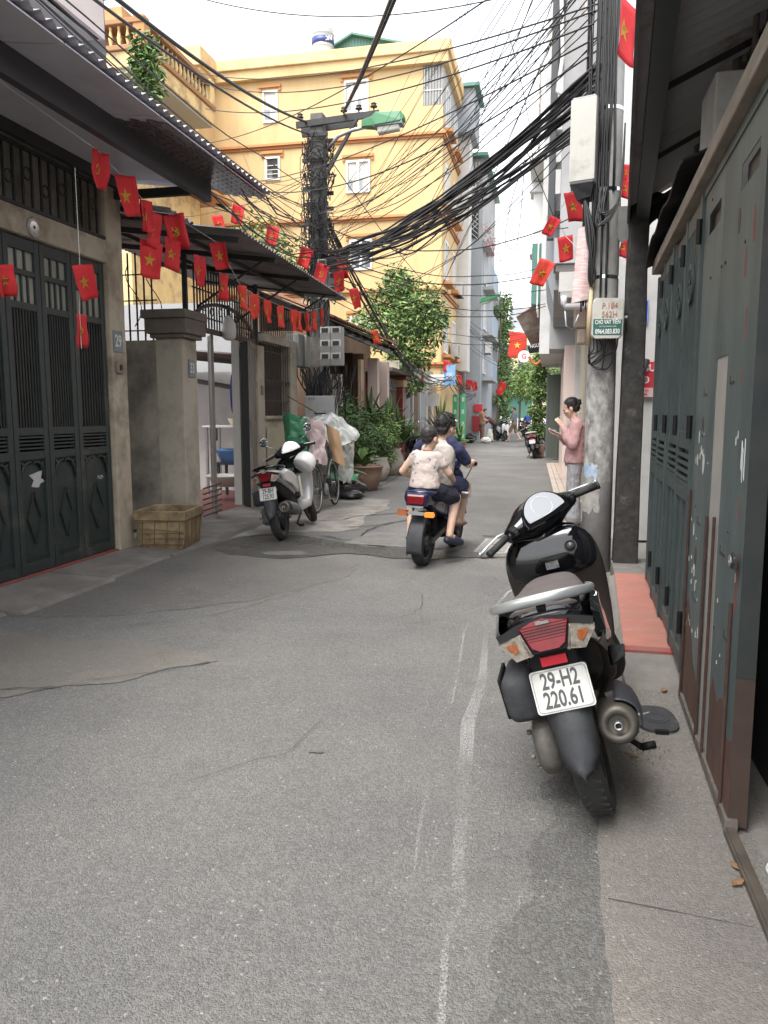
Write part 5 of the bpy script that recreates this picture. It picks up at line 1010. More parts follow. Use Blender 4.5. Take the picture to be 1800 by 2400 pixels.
def scooter(label, loc, yaw, lean, steer, c, group='parked scooters', plate=None, mirrors=False, detail=True, name='parked_scooter'):
    t_ = T(name, label, 'scooter', loc, group, local=True, rot=(0, -R(lean), R(yaw)))
    body, body2, seat, shield, rail = c['body'], c.get('body2', c['body']), c['seat'], c['shield'], c['rail']
    SA = Matrix.Translation((0, 1.03, .865)) @ Matrix.Rotation(R(26), 4, 'X') @ Matrix.Rotation(R(steer), 4, 'Z')
    FW = SA @ Matrix.Translation((0, -1.03, -.92)) if False else Matrix.Translation((0,1.03,.92)) @ Matrix.Rotation(R(26),4,'X') @ Matrix.Rotation(R(steer),4,'Z') @ Matrix.Rotation(R(-26),4,'X') @ Matrix.Translation((0,-1.03,-.92))
    wheel(t_, 0, name='rear_wheel'); wheel(t_, 1.27, steer=FW, name='front_wheel', w=.042)
    def A(nm, m_, mat, par=None, smooth=True, mx_=None, **k):
        if mx_: m_.v = [mx_ @ v for v in m_.v]
        return m_.build(nm, mat, par or t_, smooth=smooth, **k)
    # front fender, fork, horn-cowl
    g = MB(); g.grid(lambda u, v: (.062*sin((v-.5)*pi), 1.27-.30*cos(R(25+150*u)), .275+.30*sin(R(25+150*u))-.02*abs(v-.5)), 12, 6); A('front_fender', g, body, mx_=FW, solid=.006)
    for s_ in (-1, 1): g = MB(); g.cyl((s_*.065,1.27,.275),(s_*.065,1.09,.74),.017,n=10); A('fork_leg', g, alloy, mx_=FW)
    # body
    A('tail_body', loft_y([(-.262,.742,.07,.03),(-.235,.745,.125,.05),(-.14,.735,.150,.075),(.05,.69,.160,.115),(.28,.635,.172,.145),(.46,.575,.170,.165),(.58,.50,.14,.15),(.64,.42,.10,.10)]), body, sub=1)
    A('under_tail', loft_y([(-.20,.64,.085,.06),(-.05,.58,.11,.10),(.2,.50,.12,.13),(.5,.40,.12,.13)]), matte)
    A('seat', loft_y([(-.205,.780,.06,.015),(-.18,.778,.115,.026),(-.05,.770,.145,.040),(.15,.755,.150,.044),(.30,.735,.140,.040),(.38,.728,.132,.040),(.50,.728,.115,.044),(.60,.715,.095,.043),(.67,.69,.06,.04),(.69,.675,.03,.025)], 2.8), seat, sub=1)
    # side panel swoosh
    for s_ in (-1, 1):
        g = MB(); pts = [(-.21,.765),(-.02,.79),(.30,.73),(.52,.62),(.60,.50),(.50,.43),(.34,.50),(.10,.60),(-.12,.66)]
        def sx(y): return .165+.012*sin(max(0,min(1,(y+.25)/.8))*pi)
        k0 = len(g.v); cen = (.18,.62)
        for (a, b) in pts: g.v.append(Vector((s_*(sx(a)-.012), a, b)))
        for (a, b) in pts: g.v.append(Vector((s_*(sx(a)+.012), cen[0]+(a-cen[0])*.86, cen[1]+(b-cen[1])*.80)))
        n_ = len(pts)
        for i in range(n_): g.f.append([i,(i+1)%n_,n_+(i+1)%n_,n_+i]); g.mi.append(0)
        g.f.append(list(range(n_, 2*n_))); g.mi.append(0); A('side_panel', g, body2, bevel=.004)
    # grab rail
    g = MB(); pr = [(-.150,.05,.800),(-.178,-.04,.806),(-.176,-.11,.815),(-.150,-.160,.824),(-.085,-.188,.832),(0,-.198,.835),(.085,-.188,.832),(.150,-.160,.824),(.176,-.11,.815),(.178,-.04,.806),(.150,.05,.800)]; rw = [.006,.010,.015,.019,.021,.021,.021,.019,.015,.010,.006]
    g.loft([[(x+(.75*w_*cos(2*pi*k/12))*(x/.18), y-w_*.75*cos(2*pi*k/12)*(1-abs(x)/.2), z+w_*.95*math.copysign(abs(sin(2*pi*k/12))**.7, sin(2*pi*k/12))) for k in range(12)] for (x, y, z), w_ in zip(pr, rw)]); A('grab_rail', g, rail, sub=1)
    for x in (-.115, 0, .115): g = MB(); g.loft([[(x-.014,-.195+abs(x)*.5,.825),(x+.014,-.195+abs(x)*.5,.825),(x+.014,-.165+abs(x)*.5,.825),(x-.014,-.165+abs(x)*.5,.825)],[(x*.9-.02,-.18+abs(x)*.5,.74),(x*.9+.02,-.18+abs(x)*.5,.74),(x*.9+.02,-.12+abs(x)*.5,.74),(x*.9-.02,-.12+abs(x)*.5,.74)]]); A('rail_mount', g, matte, smooth=False, bevel=.004)
    # tail lamp cluster
    o, up_v = (0,-.268,.735), (0,.22,1)
    lamp = A('lamp_housing', poly3([(-.160,.020),(-.09,.042),(0,.056),(.09,.042),(.160,.020),(.156,.004),(.108,-.062),(.05,-.058),(-.05,-.058),(-.108,-.062),(-.156,.004)], Vector(o)+Vector((0,.012,0)), (1,0,0), up_v, .012), matte, smooth=False, bevel=.006)
    A('red_lens', poly3([(-.080,.034),(-.04,.044),(0,.050),(.04,.044),(.080,.034),(.055,-.036),(.030,-.048),(-.030,-.048),(-.055,-.036)], o, (1,0,0), up_v, .016), redlens, lamp, False, bevel=.006)
    for i in range(9):
        if detail: zz = -.040+i*.0095; hw_ = .054+(zz+.04)*.28; g = MB(); g.bar((-hw_,-.2862,.735+zz),(hw_,-.2862,.735+zz),.0022,.0022); A('lens_rib', g, M('deep_red_lens_rib', (.06,.003,.005), .3), lamp, False)
    for s_ in (-1, 1):
        pts = [(.0,.012),(.072,-.004),(.068,-.016),(.026,-.064),(-.024,-.056)]
        xv = Vector((s_*.95,.30,0)).normalized(); oo = Vector((s_*.082,-.279,.737)); nn = xv.cross(Vector((0,0,1)))
        m_ = MB(); m_.prism(pts, oo, xv, Vector((0,.15,1)), .014*(1 if nn.y < 0 else -1)); A('indicator_lens', m_, clearlens, lamp, False, bevel=.004)
        m_ = MB(); m_.prism([(.018,-.006),(.054,-.010),(.050,-.020),(.028,-.042),(.014,-.030)], oo+Vector((0,-.0155,0)), xv, Vector((0,.15,1)), .003*(1 if nn.y < 0 else -1)); A('indicator_bulb', m_, amber, lamp, False)
    g = MB(); g.box(-.022,.022,-.292,-.286,.775,.786); A('badge_strip', g, chrome, lamp, False)
    g = MB(); g.box(-.042,.042,-.262,-.252,.628,.658); A('reflector', g, M('red_reflector', (.42,.015,.03), .3), smooth=False)
    g = MB(); g.loft([[(-.075,-.245,.69),(.075,-.245,.69),(.075,-.16,.69),(-.075,-.16,.69)],[(-.085,-.235,.56),(.085,-.235,.56),(.085,-.1,.56),(-.085,-.1,.56)]]); A('plate_carrier', g, matte, smooth=False, bevel=.008)
    # plate
    if plate:
        yv = Vector((0,.30,.95)); pm_ = basis((0,-.262,.545), (1,0,0), yv)
        m_ = MB(); m_.prism([(sx_*(.095-.012)+.012*cos(R(a)), sy_*(.07-.012)+.012*sin(R(a))) for sx_, sy_, a0 in ((1,1,0),(-1,1,90),(-1,-1,180),(1,-1,270)) for a in range(a0, a0+91, 30)], (0,-.262,.545), (1,0,0), yv, .003)
        pl = A('number_plate', m_, platem, smooth=False)
        rim_ = MB(); rim_.tube([pm_ @ Vector((x, y, .0045)) for x, y in [(sx_*(.089-.012)+.012*cos(R(a)), sy_*(.064-.012)+.012*sin(R(a))) for sx_, sy_, a0 in ((1,1,0),(-1,1,90),(-1,-1,180),(1,-1,270)) for a in range(a0, a0+91, 30)]+[(.089,.052)]], .0014, 5); A('plate_rim', rim_, M('plate_rim_grey', (.3,.3,.3), .5), pl)
        text(plate[0], .074, platetx, pl, pm_ @ Matrix.Translation((.0,.030,.0035)), 'plate_text', xs=.66, bold=.0018); text(plate[1], .074, platetx, pl, pm_ @ Matrix.Translation((.0,-.031,.0035)), 'plate_text', xs=.66, bold=.0018)
    # mudguard flap
    g = MB(); fl = [(-.215,.60,.085),(-.268,.49,.080),(-.300,.40,.066),(-.322,.33,.062),(-.333,.29,.045),(-.338,.262,.006)]
    g.loft([[(-w,y+.02,z),(-w*.4,y,z),(0,y-.008,z),(w*.4,y,z),(w,y+.02,z),(w*.9,y+.032,z+.004),(0,y+.016,z+.004),(-w*.9,y+.032,z+.004)] for y, z, w in fl]); A('mudguard', g, dgrey)
    # muffler, right
    mo, mq = Vector((.132,.38,.27)), Vector((.138,-.225,.375)); ax = (mq-mo).normalized()
    g = MB(); L_ = (mq-mo).length; g.lathe([(.03,0),(.05,.03),(.06,.08),(.066,.2),(.068,L_-.05),(.066,L_-.012),(.056,L_+.002),(.040,L_+.004),(.034,L_-.006),(.028,L_-.010),(0,L_-.012)], 28, mo, ax); mf = A('muffler', g, muffm)
    g = MB(); g.lathe([(.0135,0),(.0135,.035),(.010,.035),(.009,.0)], 14, mq-ax*.014, ax); A('tail_pipe', g, steel, mf); g = MB(); g.lathe([(0,0),(.0095,0)], 14, mq+ax*.012, ax); A('pipe_bore', g, black, mf)
    x_, y_, d_ = frame(ax); g = MB(); g.grid(lambda u, v: mo+ax*(L_*.35+L_*.58*v)+(Vector((1,0,0))*cos(R(-25+110*u))+Vector((0,0,1))*sin(R(-25+110*u)))*(.078+.006*sin(v*pi)), 12, 10); A('heat_shield', g, M('dark_blue_grey_shield', (.035,.037,.045), .4), mf, solid=.004)
    g = MB(); g.tube([mo+Vector((0,.02,0)), (.13,.50,.22), (.06,.60,.23), (.0,.66,.28)], .02, 8); A('exhaust_pipe', g, muffm, mf)
    g = MB(); g.bar((.10,.05,.38),(.13,-.05,.42),.03,.015); g.cyl((.09,0,.275),(.14,0,.275),.05,n=14); A('rear_bracket', g, alloy, smooth=False)
    # drive case, air box, left
    A('transmission_case', loft_y([(-.11,.30,.03,.06),(-.08,.285,.045,.10),(.05,.28,.05,.115),(.3,.27,.048,.085),(.50,.27,.05,.10),(.58,.27,.03,.06)], 3, 16, -.125), cast)
    g = MB(); [g.cyl((-.17,.02+.14*cos(a),.28+.07*sin(a)),(-.185,.02+.14*cos(a),.28+.07*sin(a)),.010,n=8) for a in [q*pi/3 for q in range(6)]]; A('case_bolts', g, cast)['kind'] = 'stuff'
    A('air_box', loft_y([(-.16,.50,.045,.06,4),(-.14,.50,.060,.085,4),(.10,.49,.060,.085,4),(.14,.485,.04,.06,4)], 4, 20, -.155), dgrey); g = MB(); g.box(-.225,-.212,-.12,.08,.425,.575); A('air_box_lid', g, matte, smooth=False, bevel=.012)
    g = MB(); g.cyl((-.10,.02,.32),(-.095,-.03,.62),.02,n=10)
    for q in range(8): g.lathe([(.024,0),(.032,.008),(.024,.016)], 12, (-.0985+.0004*q,.0-.005*q,.38+q*.026), (0,-.16,1))
    A('rear_shock', g, alloy)
    g = MB(); g.tube([(-.08,.52,.20),(-.16,.50,.08),(-.23,.46,.004),(-.26,.43,.002)], .011, 8); A('side_stand', g, matte); g = MB(); g.tube([(.14,.50,.25),(.12,.30,.12),(.18,.18,.11)], .012, 8); g.tube([(.18,.18,.11),(.23,.17,.115)],.016,8); A('centre_stand', g, matte)
    for s_ in (-1, 1): g = MB(); g.loft([[(s_*.15,.30,.40),(s_*.20,.30,.41),(s_*.21,.34,.44),(s_*.15,.36,.44)],[(s_*.16,.22,.43),(s_*.215,.23,.45),(s_*.225,.26,.49),(s_*.16,.28,.49)]]); A('passenger_peg', g, matte, smooth=False, bevel=.006)
    # floor, leg shield
    A('floorboard', loft_y([(.52,.36,.13,.12,4),(.62,.30,.16,.07,4),(.95,.29,.175,.055,4),(1.02,.34,.16,.05,4)], 4), shield)
    g = MB(); lv = [(.24,.93,.165,.05),(.34,.99,.195,.05),(.48,1.02,.215,.045),(.60,1.015,.228,.05),(.70,.985,.232,.055),(.78,.985,.225,.055),(.85,1.0,.195,.05),(.895,1.01,.13,.04)]
    g.loft([[(hw*math.copysign(abs(cos(2*pi*k/20))**.7, cos(2*pi*k/20)), y+th*math.copysign(abs(sin(2*pi*k/20))**.8, sin(2*pi*k/20)), z) for k in range(20)] for z, y, hw, th in lv]); A('leg_shield', g, shield, sub=1)
    g = MB(); lv2 = [(.30,1.05,.12,.04),(.48,1.09,.17,.07),(.66,1.09,.205,.085),(.80,1.08,.21,.075),(.87,1.06,.17,.05),(.91,1.04,.10,.03)]
    g.loft([[(hw*cos(2*pi*k/20), y+th*sin(2*pi*k/20), z) for k in range(20)] for z, y, hw, th in lv2]); A('front_cowl', g, body, sub=1)
    g = MB(); g.loft([[(hw*math.copysign(abs(cos(2*pi*k/20))**.7, cos(2*pi*k/20)), y-.014+th*math.copysign(abs(sin(2*pi*k/20))**.8, sin(2*pi*k/20)), z) for k in range(20)] for z, y, hw, th in [(.655,1.0,.18,.052),(.70,.985,.215,.056),(.78,.985,.222,.057),(.85,1.0,.195,.052),(.90,1.01,.135,.042)]]); A('inner_panel', g, gloss, sub=1)
    for s_ in (-1, 1): g = MB(); g.prism([(s_*.06,.715),(s_*.165,.725),(s_*.155,.82),(s_*.07,.85)], (0,.908,0), (1,0,0), (0,.06,1), .006*s_); A('glovebox_mouth', g, M('black_recess', (.003,.003,.004), .7), smooth=False)
    g = MB(); g.lathe([(0,.02),(.017,.018),(.022,.0)], 16, (.105,.912,.80), (0,-1,.1)); g.lathe([(.024,0),(.03,.008),(.03,0)], 16, (.105,.912,.80), (0,-1,.1)); A('ignition_lock', g, alloy); g = MB(); g.box(-.03,.03,.908,.912,.715,.75); A('warning_label', g, M('grey_label_print', (.16,.16,.16), .6, (.03,.03,.03), 120), smooth=False)
    g = MB(); g.prism([(0,.0),(.018,-.01),(.02,-.05),(0,-.065),(-.02,-.05),(-.018,-.01)], (0,.925,.655), (1,0,0), (0,.1,1), .02); A('bag_hook', g, matte, smooth=False, bevel=.004)
    # handlebar assembly
    H = lambda nm, m_, mat, par=None, smooth=True, **k: A(nm, m_, mat, par, smooth, SA, **k)
    def ringx(x, y, z, ry, rz): return [(x, y+ry*cos(2*pi*k/16), z+rz*sin(2*pi*k/16)) for k in range(16)]
    g = MB(); g.loft([ringx(-.205,-.01,.108,.020,.022),ringx(-.19,-.01,.108,.036,.038),ringx(-.13,.005,.105,.058,.055),ringx(-.085,.02,.095,.095,.088),ringx(0,.03,.09,.112,.105),ringx(.085,.02,.095,.095,.088),ringx(.13,.005,.105,.058,.055),ringx(.19,-.01,.108,.036,.038),ringx(.205,-.01,.108,.020,.022)]); hb = H('handlebar_cover', g, c.get('bar', gloss), sub=1)
    g = MB(); g.loft([[(.075*cos(2*pi*k/16), .01+.06*sin(2*pi*k/16), -.11) for k in range(16)],[(.085*cos(2*pi*k/16), .01+.075*sin(2*pi*k/16), -.03) for k in range(16)],[(.10*cos(2*pi*k/16), .015+.09*sin(2*pi*k/16), .06) for k in range(16)]]); H('steering_neck', g, gloss, hb)
    cl = arc(0,-.045,.122,0,180,16)+[(-.118,-.058),(-.03,-.066),(.03,-.066),(.118,-.058)]
    g = MB(); g.prism(cl, (0,-.045,.170), (1,0,0), (0,.80,.60), .022); H('instrument_bezel', g, gloss, hb, False, bevel=.006)
    g = MB(); g.prism([(x*.84, (y+.01)*.82) for x, y in cl], (0,-.045-.0135,.170+.018), (1,0,0), (0,.80,.60), .004); H('instrument_glass', g, M('instrument_glass', (.33,.345,.37), .05, spec=1.), hb, False)  # pale glass base stands in for the sky's reflection
    g = MB(); cc = Vector((0,-.045,.17))+Vector((0,-.6,.8))*.027; g.tube([cc+Vector((.05*cos(q*pi/16),0,0))+Vector((0,.8,.6))*(.05*sin(q*pi/16)+.005) for q in range(33)], .0013, 4); H('speedometer_ring', g, white, hb)
    for s_ in (-1, 1):
        g = MB(); g.cyl((s_*.195,-.012,.115),(s_*.315,-.045,.112),.0168,n=14); g.cyl((s_*.315,-.045,.112),(s_*.328,-.049,.112),.0185,n=14); H('grip', g, M('grip_rubber', (.012,.012,.012), .6, bump=.4, bscale=250), hb)
        g = MB(); g.tube([(s_*.185,.03,.112),(s_*.22,.045,.108),(s_*.30,.022,.104),(s_*.345,.005,.102)], [.006,.007,.0065,.008], 8, flat=.7); g.lathe([(0,-.011),(.008,-.008),(.011,0),(.008,.008),(0,.011)], 10, (s_*.347,.004,.102)); H('brake_lever', g, silver, hb)
        g = MB(); g.box(s_*.165-.02,s_*.165+.02,-.055,-.01,.11,.155); H('switch_pod', g, matte, hb, False, bevel=.008); g = MB(); g.box(s_*.165-.009,s_*.165+.009,-.060,-.054,.128,.146); H('switch', g, dgrey, hb, False)
    if mirrors:
        for s_ in (-1, 1):
            g = MB(); g.tube([(s_*.15,.02,.14),(s_*.17,.01,.20),(s_*.235,-.02,.25),(s_*.27,-.02,.29)], .0055, 6); ms = H('mirror_stem', g, chrome, hb)
            g = MB(); g.lathe([(0,.022),(.04,.018),(.056,.006),(.058,0),(.053,-.004),(0,-.006)], 20, (s_*.285,-.02,.335), (0,1,0)); H('mirror_shell', g, chrome, ms); g = MB(); g.lathe([(0,0),(.05,0)], 20, (s_*.285,-.0285,.335), (0,-1,0)); H('mirror_glass', g, M('mirror_glass', (.55,.58,.6), .05, metal=.8), ms)
    return t_
black_c = dict(body=gloss, seat=seatm, shield=brownpl, rail=silver)
grey_c = dict(body=silverpl, body2=silverpl, seat=seatblack, shield=silverpl, rail=gloss, bar=matte)
hero = scooter('large black scooter with plate 29-H2 220.61 parked on the right foreground pavement', (.224, 2.735, .012), -1.0, 17.3, 31, black_c, plate=('29-H2', '220.61'))
text('VISION', .022, chrome, hero, basis((.1805,.02,.755),(0,1,-.12),(0,.12,1)), 'badge', bold=.0005)
s2 = scooter('silver grey scooter with plate 29-BH 125.93 and a helmet, parked by the open door', (-2.93, 8.14, .012), 5, 9, 26, grey_c, plate=('29-BH', '125.93'), mirrors=True)
# paper tucked in the silver scooter
g = MB(); g.box(.19,.195,.42,.50,.42,.66); g.build('folder', M('pale_green_folder', (.55,.58,.42), .6), s2)
he = T('helmet', 'white helmet with red stripe hung on the silver scooter', 'helmet', (-2.93, 8.92, .80), rz=R(20), local=True, rot=(R(-35), R(28), R(10)))
g = MB(); g.lathe([(.118,-.02),(.126,.0),(.13,.04),(.122,.09),(.10,.13),(.065,.155),(.03,.165),(0,.167)], 28); g.build('shell', M('white_helmet', (.74,.73,.71), .2), he, smooth=True, solid=.008)
g = MB(); g.grid(lambda u, v: (.1315*cos(R(-30+55*u))*(1-.12*v**2), .1315*sin(R(-30+55*u))*(1-.12*v**2), .0+.10*v), 10, 8); g.build('red_stripe', M('red_helmet_stripe', (.55,.03,.05), .25), he, smooth=True)
g = MB(); g.lathe([(.0,-.015),(.115,-.015)], 24); g.build('lining', matte, he); g = MB(); g.grid(lambda u, v: ((.12+.05*v)*cos(R(60+60*u)), (.12+.05*v)*sin(R(60+60*u)), .02-.02*v), 8, 3); g.build('peak', M('white_helmet', (.7,.7,.7)), he, solid=.006)
# far parked scooters
ft = M('far_scooter_white', (.6,.6,.6), .3, coat=.4); fr_ = M('far_scooter_red', (.35,.02,.02), .25, coat=.4); fo = M('far_scooter_orange', (.65,.16,.04), .35)
c_b = dict(body=gloss, seat=seatblack, shield=matte, rail=gloss); c_w = dict(body=ft, seat=seatblack, shield=matte, rail=gloss); c_r = dict(body=gloss, body2=fr_, seat=seatblack, shield=matte, rail=ft)
far1 = scooter('black scooter parked with its rear to the street beside the potted shrub, far right', (-.50, 24.9, .01), 2, 9, 20, c_r, group='scooters parked far along the street', plate=('', ''), mirrors=True, detail=False)
def far_copy(src, label, loc, yaw, lean, name=None):
    o = copy_tree(src); o.location = loc; o.rotation_euler = (0, -R(lean), R(yaw)); o['label'] = label; return o
far2 = scooter('dark scooter facing the camera beside the spiky shrub on the left', (-3.95, 25.6, .01), 215, 8, -25, c_b, group='scooters parked far along the street', mirrors=True, detail=False)
far_copy(far2, 'black scooter half hidden behind the red stone pillar', (-4.0, 24.0, .01), 160, 8)
far3 = scooter('white scooter standing beside the two stooping people', (-2.75, 40.9, .01), 200, 8, 20, c_w, group='scooters parked far along the street', mirrors=True, detail=False)
far_copy(far2, 'black scooter parked behind the white scooter, far left', (-2.6, 44.5, .01), 170, 8)
far_copy(far1, 'scooter parked second in the far right row', (-.42, 29.0, .01), -8, 8); far_copy(far3, 'white scooter third in the far right row', (-.55, 33.0, .01), -10, 8); far_copy(far2, 'black scooter fourth in the far right row', (-.7, 36.5, .01), 175, 8)
rideb = scooter('orange tailed scooter ridden away by the person in pink', (-3.5, 53.0, .01), 0, 0, 0, dict(body=fo, seat=seatblack, shield=matte, rail=gloss), group='scooters parked far along the street', plate=('', ''), detail=False, name='ridden_scooter')
far_copy(rideb, 'orange tailed scooter parked on the far right', (-1.45, 47.0, .01), 10, 6)
# ---------------------------------------------------------------- electric moped with two riders
emb = M('dark_blue_moped_body', (.012,.018,.06), .25, coat=.4)
em = T('electric_moped', 'dark blue electric moped carrying two riders down the street', 'moped', (-1.155, 7.05, .005), rot=(0, R(2), R(-8)), local=True)
wheel(em, 0, r=.235, w=.058, name='rear_wheel'); wheel(em, 1.12, r=.235, w=.05, name='front_wheel')
def A2(nm, m_, mat, par=None, smooth=True, **k): return m_.build(nm, mat, par or em, smooth=smooth, **k)
g = MB(); g.grid(lambda u, v: (.072*math.copysign(abs(sin((v-.5)*pi))**.6, v-.5), -.285*cos(R(-18+98*u)), .235+.285*sin(R(-18+98*u))-.025*(abs(v-.5)*2)**3), 14, 8); A2('rear_fender', g, dgrey, solid=.008)
A2('tail_body', loft_y([(-.24,.68,.06,.04),(-.2,.67,.085,.07),(0,.62,.11,.10),(.3,.56,.12,.12),(.55,.45,.11,.12)], 3), emb, sub=1)
A2('seat', loft_y([(-.12,.685,.09,.03),(.0,.69,.13,.045),(.3,.685,.13,.05),(.6,.67,.11,.045),(.68,.65,.07,.03)], 3), seatblack, sub=1)
g = MB(); g.tube([(-.145,.02,.70),(-.12,-.17,.705),(-.07,-.22,.71),(.07,-.22,.71),(.12,-.17,.705),(.145,.02,.70)], .014, 8); A2('grab_rail', g, emb)
tlp = A2('tail_lamp_housing', MB().box(-.10,.10,-.27,-.20,.585,.705), emb, smooth=False, bevel=.015)
g = MB(); g.prism([(-.075,-.045),(.075,-.045),(.085,.035),(-.085,.035)], (0,-.272,.65), (1,0,0), (0,.1,1), .02); A2('tail_lens', g, redlens, tlp, False, bevel=.006); g = MB(); g.box(-.075,.075,-.292,-.268,.677,.69); A2('lens_top', g, M('pale_pink_lens', (.6,.35,.33), .3), tlp, False)
g = MB(); g.box(-.07,.07,-.285,-.262,.575,.592); A2('silver_strip', g, silver, tlp, False); g = MB(); g.prism([(-.085,0),(-.07,-.02),(.07,-.02),(.085,0),(.07,.012),(.02,.016),(.012,.045),(-.012,.045),(-.02,.016),(-.07,.012)], (0,-.262,.525), (1,0,0), (0,0,1), .004); A2('plate_bracket', g, silver, smooth=False)
for s_ in (-1, 1):
    m_ = MB(); m_.prism([(.03*s_,-.022),(.115*s_,-.022),(.125*s_,.0),(.115*s_,.028),(.03*s_,.024)], (.055*s_,-.255,.515), (1,0,0), (0,.05,1), .03*s_); A2('indicator', m_, ambergl if s_ > 0 else M('dull_amber', (.30,.09,.025), .35), smooth=False, bevel=.006)
    g = MB(); g.cyl((s_*.085,.05,.26),(s_*.10,-.03,.56),.014,n=8)
    for q in range(9): g.lathe([(.02,0),(.034,.007),(.02,.014)], 12, (s_*(.087+.0012*q),.035-.006*q,.32+q*.021), (0,-.25,1))
    A2('rear_shock', g, matte); g = MB(); g.bar((s_*.085,-.02,.235),(s_*.09,.40,.30),.03,.05); A2('swingarm', g, alloy, smooth=False)
    g = MB(); g.cyl((s_*.10,.45,.22),(s_*.24,.45,.22),.014,n=8); A2('foot_peg', g, matte)
A2('floorboard', loft_y([(.45,.30,.12,.10,4),(.75,.27,.15,.05,4),(.90,.30,.14,.05,4)], 4), matte)
g = MB(); g.loft([[(hw*cos(2*pi*k/16), y+.05*sin(2*pi*k/16), z) for k in range(16)] for z, y, hw in ((.28,.88,.13),(.5,.97,.16),(.75,.95,.14),(.88,.93,.09))]); A2('leg_shield', g, emb, sub=1)
g = MB(); g.grid(lambda u, v: (.065*sin((v-.5)*pi), 1.12-.27*cos(R(20+140*u)), .235+.27*sin(R(20+140*u))), 12, 6); A2('front_fender', g, emb, solid=.006)
g = MB(); g.tube([(0,1.10,.24),(0,.97,.72),(0,.93,.90)], .03, 8); A2('steering_column', g, matte)
hbm = [(-.28,.74,.93),(-.20,.80,.95),(-.07,.90,.93),(.07,.90,.93),(.20,.80,.95),(.28,.74,.93)]
g = MB(); g.tube(hbm, .012, 8); hb2 = A2('handlebar', g, matte)
for s_ in (-1, 1): g = MB(); g.cyl((s_*.205,.795,.948),(s_*.30,.727,.927),.017,n=10); A2('grip', g, matte, hb2); g = MB(); g.tube([(s_*.15,.86,.94),(s_*.23,.83,.92),(s_*.28,.79,.91)], .006, 6); A2('brake_lever', g, matte, hb2); g = MB(); g.tube([(s_*.17,.84,.94),(s_*.20,.95,.86),(s_*.12,1.0,.72)], .005, 6); A2('brake_cable', g, matte, hb2)
g = MB(); g.box(.22,.31,.42,.56,.60,.67); A2('side_mirror_folded', g, chrome, smooth=False, bevel=.015)
A2('head_cowl', loft_y([(.84,.90,.08,.05),(.92,.92,.10,.08),(1.0,.90,.08,.07)], 3), emb)
# ---------------------------------------------------------------- bicycle and its load of plastic
bc = T('bicycle', 'old black bicycle with silver mudguards loaded with plastic sheets', 'bicycle', (-3.22, 10.42, .012), rot=(0, R(-4), R(2)), local=True)
def bwheel(y, nm):
    g = MB(); g.lathe([(.345,0),(.338,.015),(.325,.018),(.318,0),(.325,-.018),(.338,-.015)], 36, (0,y,.345), (1,0,0), True); w_ = g.build(nm, tyrem, bc, smooth=True); g = MB(); g.lathe([(.318,.010),(.305,.012),(.305,-.012),(.318,-.010)], 36, (0,y,.345), (1,0,0), True); g.build('rim', steel, w_, smooth=True)
    g = MB()
    for q in range(28): a = 2*pi*q/28; g.cyl((.025*(1 if q % 2 else -1),y,.345),(0,y+.305*cos(a),.345+.305*sin(a)),.0012,n=4)
    s_ = g.build('spokes', steel, w_); s_['kind'] = 'stuff'; g = MB(); g.cyl((-.035,y,.345),(.035,y,.345),.018,n=10); g.build('hub', chrome, w_)
    g = MB(); g.grid(lambda u, v: (.028*sin((v-.5)*pi), y-.368*cos(R(15+155*u)), .345+.368*sin(R(15+155*u))-.012*abs(v-.5)), 16, 4); g.build('mudguard', silver, bc, smooth=True, solid=.003)
bwheel(0, 'rear_wheel'); bwheel(1.05, 'front_wheel')
for a, b in (((0,.42,.30),(0,.30,.78)),((0,.42,.30),(0,.90,.72)),((0,.36,.62),(0,.88,.84)),((0,.42,.30),(0,0,.345)),((0,.31,.76),(0,0,.345)),((0,.86,.92),(0,.95,.62)),((.045,.95,.62),(.045,1.05,.345)),((-.045,.95,.62),(-.045,1.05,.345))): g = MB(); g.cyl(a, b, .014, n=8); g.build('frame_tube', M('bicycle_frame', (.03,.05,.05), .4), bc)
g = MB(); g.tube([(-.28,.66,.98),(-.22,.76,.99),(-.1,.85,.98),(.1,.85,.98),(.22,.76,.99),(.28,.66,.98)], .011, 8); g.build('handlebar', chrome, bc, smooth=True)
for s_ in (-1, 1): g = MB(); g.cyl((s_*.22,.76,.99),(s_*.285,.65,.98),.016,n=8); g.build('grip', matte, bc)
A_ = loft_y([(.12,.80,.09,.03),(.25,.83,.10,.035),(.40,.82,.04,.025)], 2.5); A_.build('saddle', seatblack, bc, smooth=True, sub=1)
g = MB(); g.lathe([(0,-.01),(.09,-.01),(.09,.01),(0,.01)], 20, (.045,.42,.30), (1,0,0)); g.bar((.06,.42,.30),(.07,.48,.15),.015,.02); g.bar((.06,.48,.15),(.14,.48,.15),.03,.012); g.build('crankset', steel, bc)
g = MB(); g.box(-.07,.07,-.20,.12,.74,.755); g.bar((-.06,-.1,.74),(-.03,0,.36),.01,.01); g.bar((.06,-.1,.74),(.03,0,.36),.01,.01); g.build('rear_rack', iron, bc)
def drape(pts_fn, nu, nv, name, mat, label, cat, amp=.03, seed=0, **k):
    m_ = MB()
    def f(u, v):
        p = Vector(pts_fn(u, v)); q = Vector((u*4+seed, v*4, seed)); rg_ = 1-2*abs(noise.noise(q*1.9+Vector((4,4,4)))); return p+Vector((noise.noise(q), noise.noise(q+Vector((9,3,1))), noise.noise(q+Vector((2,7,5)))))*amp+Vector((.4,-.8,.5))*rg_*amp*.55
    m_.grid(f, nu, nv); return one(name, m_, mat, label, cat, smooth=True, sub=1, **k)
lrp = lambda a, b, t: Vector(a).lerp(Vector(b), t)
def quadf(a, b, c, d): return lambda u, v: lrp(lrp(a, b, u), lrp(d, c, u), v)
